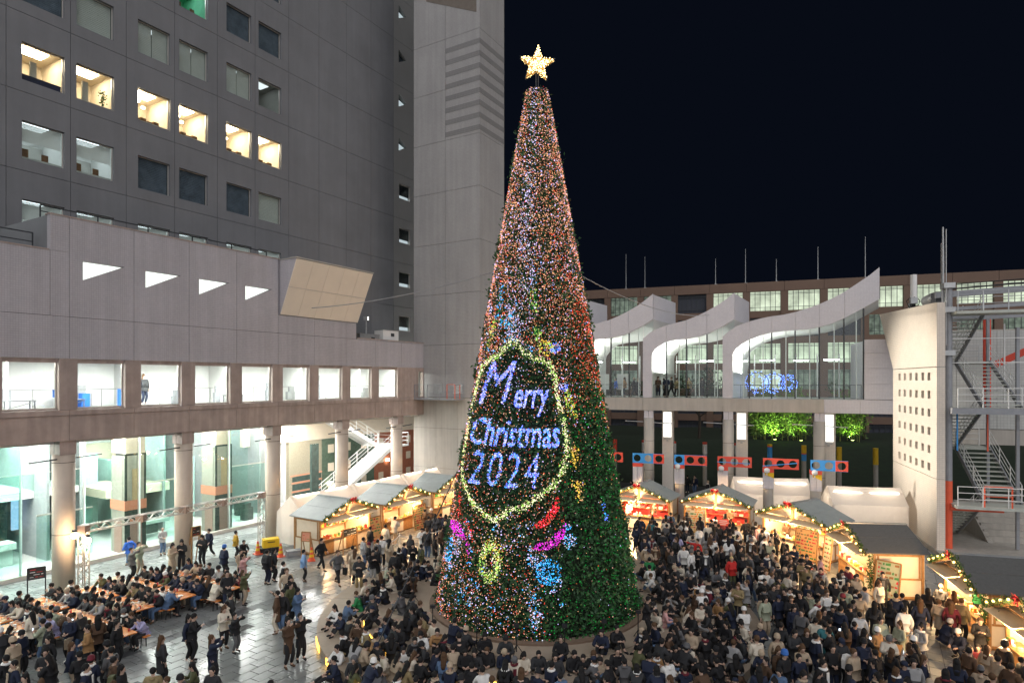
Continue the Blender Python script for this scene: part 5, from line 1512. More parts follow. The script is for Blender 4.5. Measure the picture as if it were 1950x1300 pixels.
# lit truss gate
tg = thing('truss_gate', 'aluminium truss gate spanning in front of the left columns', 'truss', (0, 0, 0))
pL, pR, zt = Vector((-19.45, 28.3, 0)), Vector((-14.7, 36.6, 0)), 3.25
def truss(p, q, w, n):
    p, q = Vector(p), Vector(q); t_ = (q - p).normalized()
    up = Vector((0, 0, 1)) if abs(t_.z) < .5 else Vector((1, 0, 0))
    s = t_.cross(up).normalized() * w / 2; k = s.normalized().cross(t_) * w / 2
    b = MB(); cs = [s + k, s - k, -s - k, -s + k]
    for c in cs: b.tube([p + c, q + c], .028, 6)
    for i in range(n):
        a, e = p.lerp(q, i / n), p.lerp(q, (i + 1) / n)
        for j in range(4):
            c0, c1 = cs[j], cs[(j + 1) % 4]
            b.bar(a + (c0 if i % 2 else c1), e + (c1 if i % 2 else c0), .022)
    return b
truss(pL + Vector((0, 0, zt)), pR + Vector((0, 0, zt)), .3, 34).build('top_truss', M['alu'], tg)
truss(pL + Vector((0, 0, .05)), pL + Vector((0, 0, zt - .15)), .3, 11).build('upright', M['alu'], tg)
truss(pR + Vector((0, 0, .05)), pR + Vector((0, 0, zt - .15)), .3, 11).build('upright', M['alu'], tg)
for f in (0, .27, .5, .73, 1):
    p = pL.lerp(pR, f); b = MB(); b.cbox(p.x, p.y, zt, .36, .36, .34); b.build('joint_box', M['pinkgranite'], tg)
b = MB(); b.cbox(pL.x, pL.y, .03, .7, .7, .05); b.cbox(pR.x, pR.y, .03, .7, .7, .05); b.build('foot_plate', M['grey_steel'], tg)
for (dx, dy, z) in ((-.25, -.25, 3.0), (.28, -.15, 2.75)):
    fl_ = thing('flood_lamp', 'round warm flood lamp glowing on the left truss upright, ' + ('upper one' if z > 2.9 else 'lower one'), 'lamp', (pL.x + dx, pL.y + dy, z))
    b = MB(); b.ball(0, 0, 0, .14, 10, 6); b.build('glowing_glass', emit('flood_glass', (1, .72, .42), 30.0, sample=False), fl_)
    b = MB(); b.cyl(0, 0, .14, .26, .09, 10); b.bar((0, 0, .2), (-dx * .7, -dy * .7, .22), .04); b.build('bracket', M['dark_metal'], fl_)
    lamp(fl_, (0, -.02, -.2), 170, (1, .70, .42), .15)
# cones
def cone_(label, loc):
    t = thing('traffic_cone', label, 'traffic cone', (loc[0], loc[1], 0), random.random(), 'traffic cones')
    b = MB(); b.box(-.2, .2, -.2, .2, 0, .05); b.build('base', M['orange_red'], t)
    for (z0, z1, m) in ((.051, .22, 'orange_red'), (.221, .36, 'yellow'), (.361, .48, 'orange_red'), (.481, .60, 'yellow'), (.601, .74, 'orange_red')):
        r = lambda z: .16 - .15 * z
        b = MB(); b.cyl(0, 0, z0, z1, r(z0), 14, r2=r(z1)); b.build('band', M[m], t)
cone_('striped cone left of the yellow case by the truss foot', (-14.6, 35.8))
cone_('striped cone in front of the wrinkled tent end', (-13.1, 35.3))
cone_('striped cone at the corner of the nearest left stall', (-11.1, 34.5))
cone_('striped cone standing inside the sideways stall queue', (15.2, 31.6))
cs = thing('yellow_case', 'yellow equipment case on a black box by the tent', 'case', (-14.2, 36.4, 0), .5)
b = MB(); b.box(-.6, .5, -.4, .4, 0, .28); b.build('black_base', M['black'], cs)
b = MB(); b.box(-.35, .55, -.3, .3, .281, .75); b.build('yellow_lid', M['yellow'], cs)
b = MB(); b.bar((-.1, -.32, .6), (.3, -.32, .6), .04); b.build('handle', M['black'], cs)
cs = thing('cable_box', 'grey cable box on the ground beside the tent cone', 'case', (-12.4, 35.4, 0), .5)
b = MB(); b.box(-.4, .4, -.25, .25, 0, .35); b.build('body', M['grey_steel'], cs)
b = MB(); b.box(-.3, .3, -.27, -.251, .1, .25); b.build('plate', M['galv'], cs)
# rope stanchions
def stanchion_row(pts, lab):
    prev = None
    for i, (x, y) in enumerate(pts):
        t = thing('rope_stanchion', lab + ', ' + ('first', 'second', 'third', 'fourth', 'fifth')[i] + ' from the far end', 'stanchion', (x, y, 0), 0, 'white rope stanchions')
        b = MB(); b.lathe([(.17, 0), (.17, .02), (.03, .05)], 14); b.build('foot', M['white_paint'], t)
        b = MB(); b.cyl(0, 0, .05, .95, .022, 8); b.ball(0, 0, .97, .035, 6, 4); b.build('post', M['white_paint'], t)
        if i + 1 < len(pts):
            dx, dy = pts[i + 1][0] - x, pts[i + 1][1] - y
            b = MB(); b.tube([(dx * k / 8, dy * k / 8, .90 - .30 * 4 * (k / 8) * (1 - k / 8)) for k in range(9)], .022, 5); b.build('rope', M['white_paint'], t)
stanchion_row([(-7.6, 35.4), (-6.6, 36.6), (-5.2, 37.6), (-4.2, 39.4)], 'stanchion by the left stall queue')
stanchion_row([(9.2, 38.4), (10.8, 37.4), (12.2, 36.2), (13.4, 34.6)], 'stanchion before the red shelved stalls')
stanchion_row([(13.4, 32.2), (13.9, 30.6), (14.1, 28.8)], 'stanchion before the sideways stall')
stanchion_row([(14.0, 25.6), (13.6, 23.9), (14.3, 22.3), (13.5, 20.6)], 'stanchion beside the half timbered stall queue')
# beer tables
M['table_orange'] = mat('orange_table_top', (.70, .24, .06), .35, var=.12)
TABLES = [(12.4, -29.9), (12.4, -27.3), (14.2, -29.6), (14.2, -27.0), (15.9, -29.3), (15.9, -26.8), (17.5, -28.4), (17.5, -26.0), (10.6, -30.2), (10.6, -27.7), (12.4, -24.9), (8.9, -28.4)]
TLAB = ['second row, column side', 'second row, middle', 'third row, column side', 'third row, open side', 'fourth row, column side', 'fourth row, open side', 'last row, column side', 'last row, open side', 'first row, column side', 'first row, middle', 'second row, open side', 'at the very left bottom edge']
SEATS = []
for (uu, vv), lb in zip(TABLES, TLAB):
    vv += .3
    t = thing('beer_table', 'orange topped folding table crowded with diners, ' + lb, 'table', uv(uu, vv), UV_RZ, 'orange beer tables')
    b = MB(); b.box(-.36, .36, -1.1, 1.1, .71, .75); b.build('table_top', M['table_orange'], t)
    for y in (-.85, .85):
        b = MB(); b.bar((-.3, y, 0), (-.2, y, .70), .035); b.bar((.3, y, 0), (.2, y, .70), .035); b.bar((-.25, y, .35), (.25, y, .35), .03); b.build('leg', M['dark_metal'], t)
    for sg in (-1, 1):
        bt = thing('beer_bench', 'orange bench on the ' + ('column' if sg < 0 else 'stall') + '-facing long side, table in ' + lb, 'bench', uv(uu + sg * .72, vv), UV_RZ, 'orange benches at the beer tables')
        b = MB(); b.box(-.13, .13, -1.1, 1.1, .42, .46); b.build('seat', M['table_orange'], bt)
        for y in (-.85, .85):
            b = MB(); b.bar((-.1, y, 0), (-.08, y, .41), .03); b.bar((.1, y, 0), (.08, y, .41), .03); b.build('leg', M['dark_metal'], bt)
        for k in range(4): SEATS.append((uu + sg * .74, vv - .84 + .56 * k + random.uniform(-.05, .05), -sg))
    tb = MB()
    for k in range(16):
        x, y = random.uniform(-.28, .28), random.uniform(-1.0, 1.0)
        if k % 3: tb.cyl(x, y, .7505, .7505 + random.uniform(.07, .12), .035, 7, random.choice((1, 2, 2, 0)))
        else: tb.box(x - .1, x + .1, y - .07, y + .07, .7505, .78, random.choice((1, 2, 3)))
    o = tb.build('tableware', GOODS, t); o['kind'] = 'stuff'
    for k in range(1):
        x, y = random.uniform(-.2, .2), random.uniform(-.6, .6)
        pt = thing('paper_plate', 'white paper plate with food on the orange table, ' + lb, 'plate', uv(uu + x, vv - y, .751), 0, 'paper plates on the beer tables')
        b = MB(); b.lathe([(.08, 0), (.11, .015), (.115, .02)], 12); b.build('plate', M['white_paint'], pt)
        b = MB(); b.ball(.02, 0, .04, .06, 7, 4, 0, .5); b.build('food', GOODS[3 + 2 * k], pt)
# ------------------------------------------------------------------ the Christmas tree
ZB, RB, ZT, RT = .55, 4.26, 22.4, .38
rad = lambda z: RB + (z - ZB) * (RT - RB) / (ZT - ZB)
ctree = thing('christmas_tree', 'giant cone Christmas tree covered in coloured lights with a glowing star on top', 'christmas tree', (TX, TY, 0))
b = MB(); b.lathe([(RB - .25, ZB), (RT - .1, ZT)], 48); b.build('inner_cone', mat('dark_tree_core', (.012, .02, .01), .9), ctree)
TG = [mat('tree_leaf_a', (.035, .105, .038), .55), mat('tree_leaf_b', (.06, .15, .05), .5), mat('tree_leaf_c', (.025, .07, .03), .6)]
def cone_pts(n, zlo=ZB, zhi=ZT):
    # area-uniform in z
    z = []
    while len(z) < n:
        zz = RNG.uniform(zlo, zhi, n); k = RNG.uniform(0, RB, n) < (RB + (zz - ZB) * (RT - RB) / (ZT - ZB))
        z.extend(zz[k].tolist())
    z = np.array(z[:n]); return RNG.uniform(-PI, PI, n), z
# thick coat of small leaves
n = 90000
ph, z = cone_pts(n)
z = np.maximum(z + RNG.normal(0, .05, n), .5)
r = RB + (z - ZB) * (RT - RB) / (ZT - ZB) + RNG.uniform(-.22, .10, n) + .06 * np.sin(ph * 9 + z * 2.1) + .05 * np.sin(z * 3.7 + ph * 4) + np.where(RNG.uniform(0, 1, n) < .06, RNG.uniform(.05, .16, n), 0)
P = np.stack([r * np.sin(ph), -r * np.cos(ph), z], 1)
nrm = np.stack([np.sin(ph), -np.cos(ph), np.full(n, .35)], 1)
A = nrm * .6 + RNG.normal(0, .7, (n, 3)); A /= np.linalg.norm(A, axis=1)[:, None]
Bv = np.cross(A, RNG.normal(size=(n, 3))); Bv /= np.linalg.norm(Bv, axis=1)[:, None]
s = RNG.uniform(.05, .10, (n, 1))
V = np.stack([P - A * s, P + Bv * s * .55, P + A * s * 1.2, P - Bv * s * .55], 1).reshape(-1, 3)
o = obj('foliage', numpy_mesh('foliage', V, np.arange(4 * n).reshape(n, 4), TG, RNG.integers(0, 3, n)), ctree); o['kind'] = 'stuff'
# ---- light pattern, in tree coordinates (angle from the front, height)
OUT = [(-.472, 11.62), (-.604, 11.20), (-.836, 10.85), (-1.126, 10.55), (-1.223, 9.88), (-1.298, 9.1), (-1.322, 7.94), (-1.345, 6.83), (-1.265, 6.35), (-1.066, 5.74), (-.885, 5.24), (-.723, 5.0), (-.592, 4.77), (-.52, 4.64), (-.443, 4.8), (-.33, 5.11), (-.198, 5.22), (-.078, 5.48), (.036, 5.76), (.132, 6.01), (.258, 6.51), (.329, 7.16), (.333, 8.01), (.289, 8.78), (.232, 9.55), (.209, 10.33), (.165, 10.67), (-.021, 10.77), (-.243, 11.06), (-.472, 11.62)]
RED = [(.19, 5.72), (.205, 5.44), (.181, 5.04), (.076, 4.62), (-.031, 4.47), (-.102, 4.5), (.014, 4.81), (.108, 5.2)]
MAG = [(.275, 4.69), (.255, 4.35), (.213, 4.03), (.087, 3.71), (-.10, 3.74), (-.032, 3.96), (.072, 4.02), (.172, 4.37)]
REDL = [(-1.216, 5.54), (-1.091, 5.2), (-1.113, 4.85), (-.998, 4.62), (-.88, 4.46), (-.773, 4.14), (-.754, 3.77), (-.914, 4.25), (-1.131, 4.56), (-1.24, 4.83)]
MAGL = [(-1.35, 4.26), (-1.047, 4.25), (-.907, 3.92), (-.78, 3.5), (-.755, 3.01), (-.875, 3.69), (-1.111, 3.77), (-1.322, 3.94)]
LOOP = [(-.521, 3.9), (-.583, 3.56), (-.608, 3.05), (-.586, 2.69), (-.512, 2.52), (-.443, 2.77), (-.425, 3.17), (-.463, 3.61), (-.521, 3.9)]
LEDC = {'warm': (1.0, .50, .25), 'pink': (1.0, .44, .40), 'redo': (1.0, .09, .045), 'lav': (.62, .55, 1.0), 'white': (.80, .85, 1.0), 'blue': (.10, .16, 1.0), 'cyan': (.05, .42, 1.0),
        'lime': (.55, 1.0, .18), 'cream': (1.0, .92, .55), 'red': (1.0, .03, .05), 'mag': (.85, .03, .75), 'green': (.03, .75, .12), 'yellow': (1.0, .66, .08)}
LEDS_ = {'warm': 1.75, 'pink': 1.5, 'redo': 1.2, 'lav': 1.8, 'white': 1.5, 'blue': 2.6, 'cyan': 2.2, 'lime': 1.2, 'cream': 2.0, 'red': 2.0, 'mag': 1.7, 'green': .45, 'yellow': 1.5}
LED = {k: [] for k in LEDC}          # lists of (phi, z)
def inpoly(ph, z, poly):
    c = np.zeros(len(ph), bool); j = len(poly) - 1
    for i in range(len(poly)):
        (xi, yi), (xj, yj) = poly[i], poly[j]
        k = ((yi > z) != (yj > z)) & (ph < (xj - xi) * (z - yi) / (yj - yi + 1e-12) + xi)
        c ^= k; j = i
    return c
def put(col, ph, z):
    LED[col] += list(zip(ph.tolist(), z.tolist()))
def fill(poly, n, cols):
    xs, ys = [p[0] for p in poly], [p[1] for p in poly]
    ph, z = RNG.uniform(min(xs), max(xs), n * 4), RNG.uniform(min(ys), max(ys), n * 4)
    k = inpoly(ph, z, poly); ph, z = ph[k][:n], z[k][:n]
    w = RNG.integers(0, len(cols), len(ph))
    for i, c in enumerate(cols): put(c, ph[w == i], z[w == i])
def stroke(pts, n, wd, cols):
    seg = [(Vector((p[0] * rad(p[1]), p[1])), Vector((q[0] * rad(q[1]), q[1]))) for p, q in zip(pts, pts[1:])]
    tot = sum((q - p).length for p, q in seg)
    for (p, q) in seg:
        m = max(1, int(n * (q - p).length / tot))
        f = RNG.uniform(0, 1, m); zz = p.y + (q.y - p.y) * f + RNG.normal(0, wd, m); xx = p.x + (q.x - p.x) * f + RNG.normal(0, wd, m)
        ph = xx / (RB + (zz - ZB) * (RT - RB) / (ZT - ZB)); w = RNG.integers(0, len(cols), m)
        for i, c in enumerate(cols): put(c, ph[w == i], zz[w == i])
def blob(ph0, z0, rr, n, cols):
    a = RNG.uniform(0, 2 * PI, n); d = rr * np.sqrt(RNG.uniform(0, 1, n))
    ph, z = ph0 + d * np.cos(a) / rad(z0), z0 + d * np.sin(a); w = RNG.integers(0, len(cols), n)
    for i, c in enumerate(cols): put(c, ph[w == i], z[w == i])
stroke(OUT, 2000, .072, ['cream', 'lime', 'lime', 'cream', 'cream'])
stroke(LOOP, 520, .11, ['cream', 'lime', 'lime', 'yellow'])
fill(RED, 210, ['red', 'red', 'redo']); fill(MAG, 200, ['mag']); fill(REDL, 170, ['red', 'redo']); fill(MAGL, 180, ['mag'])
blob(.07, 2.94, .48, 230, ['cyan']); blob(-.077, 3.34, .25, 70, ['white', 'cyan', 'lav']); blob(-1.219, 3.07, .5, 150, ['cyan']); blob(.294, 3.98, .28, 70, ['white', 'lav', 'cyan']); blob(-.998, 3.3, .3, 50, ['lav', 'white'])
blob(.28, 4.45, .15, 20, ['cyan']); blob(.353, 9.74, .2, 40, ['lav', 'white', 'blue']); blob(.25, 11.25, .22, 40, ['blue', 'cyan'])
blob(.092, 11.26, .33, 100, ['lime', 'yellow']); stroke([(.40, 9.5), (.42, 9.0), (.50, 8.6)], 110, .10, ['lime', 'yellow']); stroke([(.44, 7.4), (.43, 6.7)], 80, .09, ['yellow', 'yellow', 'warm']); stroke([(.36, 6.1), (.46, 6.0), (.46, 5.4)], 110, .10, ['yellow', 'warm'])
stroke([(-.118, 13.6), (-.10, 12.7)], 90, .09, ['green', 'lime', 'green']); stroke([(-.85, 13.8), (-.86, 12.9)], 80, .09, ['green', 'cyan']); stroke([(-.95, 12.4), (-1.05, 11.3)], 110, .10, ['lime', 'green', 'yellow']); stroke([(-.55, 13.0), (-.47, 11.5)], 180, .16, ['white', 'lav', 'cyan']); stroke([(-.02, 12.1), (-.04, 11.6)], 60, .08, ['lime', 'green']); stroke([(-.9, 12.7), (-.6, 12.2)], 70, .12, ['green', 'cyan'])
# lettering from the built-in font, laid onto the cone
def lettering(txt, p0, p1, z0, z1, shear, n, cols, off=.018):
    cu = bpy.data.curves.new('lettering', 'FONT'); cu.body = txt; cu.shear = shear; cu.offset = off; cu.resolution_u = 3; cu.space_character = 1.22 if txt == '2024' else 1.0
    o = bpy.data.objects.new('lettering', cu); COL.objects.link(o)
    me = bpy.data.meshes.new_from_object(o.evaluated_get(bpy.context.evaluated_depsgraph_get()))
    bpy.data.objects.remove(o); bpy.data.curves.remove(cu)
    me.calc_loop_triangles()
    V = np.array([v.co[:2] for v in me.vertices]); T = np.array([t.vertices[:] for t in me.loop_triangles])
    bpy.data.meshes.remove(me)
    a = V[T]; ar = np.abs((a[:, 1, 0] - a[:, 0, 0]) * (a[:, 2, 1] - a[:, 0, 1]) - (a[:, 2, 0] - a[:, 0, 0]) * (a[:, 1, 1] - a[:, 0, 1]))
    k = RNG.choice(len(T), n, p=ar / ar.sum()); u = RNG.uniform(0, 1, (n, 2)); f = u.sum(1) > 1; u[f] = 1 - u[f]
    q = a[k, 0] + (a[k, 1] - a[k, 0]) * u[:, :1] + (a[k, 2] - a[k, 0]) * u[:, 1:]
    lo, hi = V.min(0), V.max(0); q = (q - lo) / (hi - lo)
    # spread evenly in the chord, so that letters keep their width on the curved side
    s0, s1 = math.sin(p0), math.sin(p1)
    ph = np.arcsin(np.clip(s0 + (s1 - s0) * q[:, 0], -.99, .99)); z = z0 + (z1 - z0) * q[:, 1]; w = RNG.integers(0, len(cols), n)
    for i, c in enumerate(cols): put(c, ph[w == i], z[w == i])
BL = ['blue', 'lav', 'white', 'blue']
lettering('M', -1.06, -.37, 9.05, 10.72, .30, 800, BL, -.004)
lettering('erry', -.36, .13, 8.60, 9.62, .25, 820, BL, .008)
lettering('Christmas', -1.12, .25, 7.42, 8.50, .2, 1900, BL + ['cyan'], .006)
lettering('2024', -1.02, -.02, 5.90, 7.22, .18, 1050, BL + ['cyan'], -.006)
# background lights; sparse on the lower right, dense and pale towards the tip
n = 115000
ph, z = cone_pts(n)
keep = RNG.uniform(0, 1, n)
right = np.clip((ph - .15 - .05 * (z - 6)) / .25, 0, 1) * np.clip((15 - z) / 6, 0, 1)
back = np.abs(ph) > 1.75
dens = .44 + .46 * np.clip((z - 9) / 8, 0, 1) - .30 * right * np.clip((10.5 - z) / 6 + .1, 0, 1)
dens = np.where(back, .25, dens)
inside = inpoly(ph, z, OUT)
dens = np.where(inside, .20, dens * np.clip(.62 + (z - 8) / 8, .62, 1))
k = keep < dens; ph, z, right = ph[k], z[k], right[k]
w = RNG.uniform(0, 1, len(ph)); hi = np.clip((z - 8) / 12, 0, 1)
streak = np.exp(-((ph + .30 - .06 * np.sin(z)) / .22) ** 2) * np.clip((z - 6) / 8, .15, 1)
isl = RNG.uniform(0, 1, len(ph)) < .45 * streak
col = np.where(w < .38 + .1 * hi, 0, np.where(w < .62 + .12 * hi, 1, np.where(w < .9, 2, 3)))
rr = RNG.uniform(0, 1, len(ph))
zn = z + RNG.normal(0, .8, len(ph)) + .6 * np.sin(ph * 5)
col = np.where(rr < right * .85 / (1 + np.exp((zn - 8.6) / .8)), 5, col)
col = np.where((right > .3) & (col != 5) & (rr < .62), 2, col)
col = np.where(isl, np.where(RNG.uniform(0, 1, len(ph)) < .5, 3, 4), col)
for i, c in enumerate(('warm', 'pink', 'redo', 'lav', 'white', 'green')): put(c, ph[col == i], z[col == i])
for _ in range(46):
    p0, z0 = random.uniform(-1.3, .2), random.uniform(.9, 4.6) if random.random() < .7 else random.uniform(11, 15)
    blob(p0, z0, random.uniform(.08, .2), random.randint(5, 14), ['white', 'lav', 'cyan'])
stroke([(-.08, 2.4), (-.06, .9)], 110, .13, ['white', 'cyan', 'lav']); stroke([(.33, 10.3), (.46, 8.0)], 60, .25, ['lav', 'pink']); stroke([(.75, 5.4), (.80, 4.6)], 26, .06, ['blue', 'cyan', 'white']); stroke([(-.95, 2.0), (-.3, 1.0)], 90, .35, ['white', 'lav', 'cyan'])
TET = np.array([(1, 0, 0), (0, 1, 0), (0, 0, 1), (-1, 0, 0), (0, -1, 0), (0, 0, -1)], float)
TF = np.array([(0, 1, 2), (1, 3, 2), (3, 4, 2), (4, 0, 2), (1, 0, 5), (3, 1, 5), (4, 3, 5), (0, 4, 5)])
BIG = {'lav': .018, 'white': .017, 'blue': .024, 'cyan': .020, 'lime': .020, 'cream': .018, 'red': .021, 'mag': .021, 'yellow': .019, 'green': .018, 'warm': .0135, 'pink': .0135, 'redo': .015}
for c, pts in LED.items():
    a = np.array(pts); m = len(a)
    rr = RB + (a[:, 1] - ZB) * (RT - RB) / (ZT - ZB) + RNG.uniform(.02, .12, m)
    P = np.stack([rr * np.sin(a[:, 0]), -rr * np.cos(a[:, 0]), a[:, 1]], 1)
    s = BIG[c] * RNG.choice([.7, .9, 1.1, 1.5, 2.0], (m, 1, 1), p=[.25, .35, .25, .11, .04])
    V = (P[:, None, :] + TET[None] * s).reshape(-1, 3)
    F = (TF[None] + (np.arange(m) * 6)[:, None, None]).reshape(-1, 3)
    o = obj('led_light', numpy_mesh('led_light', V, F, [emit('led_' + c, LEDC[c], LEDS_[c], sample=False)]), ctree); o['kind'] = 'stuff'
# rim at the top, pole and star
b = MB(); b.cyl(0, 0, ZT - .1, ZT, RT + .02, 24); b.build('top_lid', M['dark_metal'], ctree)
b = MB(); b.tube([(-.05, 0, ZT), (-.05, 0, 23.4)], .025, 6); b.tube([(.05, 0, ZT), (.05, 0, 23.4)], .025, 6); b.build('star_pole', M['dark_metal'], ctree)
sp = []
for i in range(10):
    a = PI / 2 + i * PI / 5 - .07; rr = .80 if i % 2 == 0 else .33
    sp.append((rr * math.cos(a), rr * math.sin(a)))
SZ = 23.55
b = MB(); b.prism([(x * .93, -.08, SZ + zz * .93) for (x, zz) in sp], (0, .16, 0)); star = b.build('star', emit('star_glow', (1.0, .50, .12), .9), ctree)
b = MB()
for i in range(10):
    p, q = sp[i], sp[(i + 1) % 10]
    for yy in (-.1, .1): b.bar((p[0], yy, SZ + p[1]), (q[0], yy, SZ + q[1]), .02)
b.build('star_frame', M['dark_metal'], star)
b = MB(); cnt = 0
while cnt < 520:
    x, zz = random.uniform(-.8, .8), random.uniform(-.8, .8)
    if inpoly(np.array([x]), np.array([zz]), sp)[0]:
        b.ball(x, random.choice((-.12, .12)), SZ + zz, .020, 4, 2); cnt += 1
o = b.build('star_light', emit('star_led', (1.0, .72, .30), 9.0, sample=False), star); o['kind'] = 'stuff'
# guy wires and cables
M['wire'] = mat('pale_wire', (.35, .35, .36), .5)
wire('guy_cable', (TX - 2.0, TY, 14.6), (-10.6, 33.0, 13.8), .25, .022, 'thin pale cable from the tree to the leaning wall', M['wire'])
wire('guy_cable', (TX + 2.0, TY + .4, 14.5), (15.5, 49.0, 15.1), .6, .022, 'thin pale cable from the tree to the wave roof', M['wire'])
wire('guy_cable', (TX - 3.3, TY - 1.6, 6.3), (-4.9, 20.9, .3), .02, .022, 'dark slanting guy cable at the lower left of the tree', M['dark_metal'])
# small ground spot stands with cable around the terrace
for k, a in enumerate((-130, -100, -62, -38, -22, -4, 12, 30, 42)):
    an = math.radians(a - 90 + 12); x, y = TX + 5.3 * math.cos(an), TY + 5.3 * math.sin(an)
    t = thing('light_stand', 'thin black tripod light stand before the tree, number %s counted from the left' % ('one', 'two', 'three', 'four', 'five', 'six', 'seven', 'eight', 'nine')[k], 'light stand', (x, y, .5), 0, 'light stands around the tree')
    b = MB(); b.cyl(0, 0, .1, .95, .02, 6); b.build('pole', M['black'], t)
    for q in range(3):
        b = MB(); b.bar((0, 0, .35), (.26 * math.cos(q * 2.1), .26 * math.sin(q * 2.1), 0), .02); b.build('leg', M['black'], t)
    b = MB(); b.box(-.09, .09, -.06, .06, .95, 1.07); b.build('lamp_head', M['black'], t)
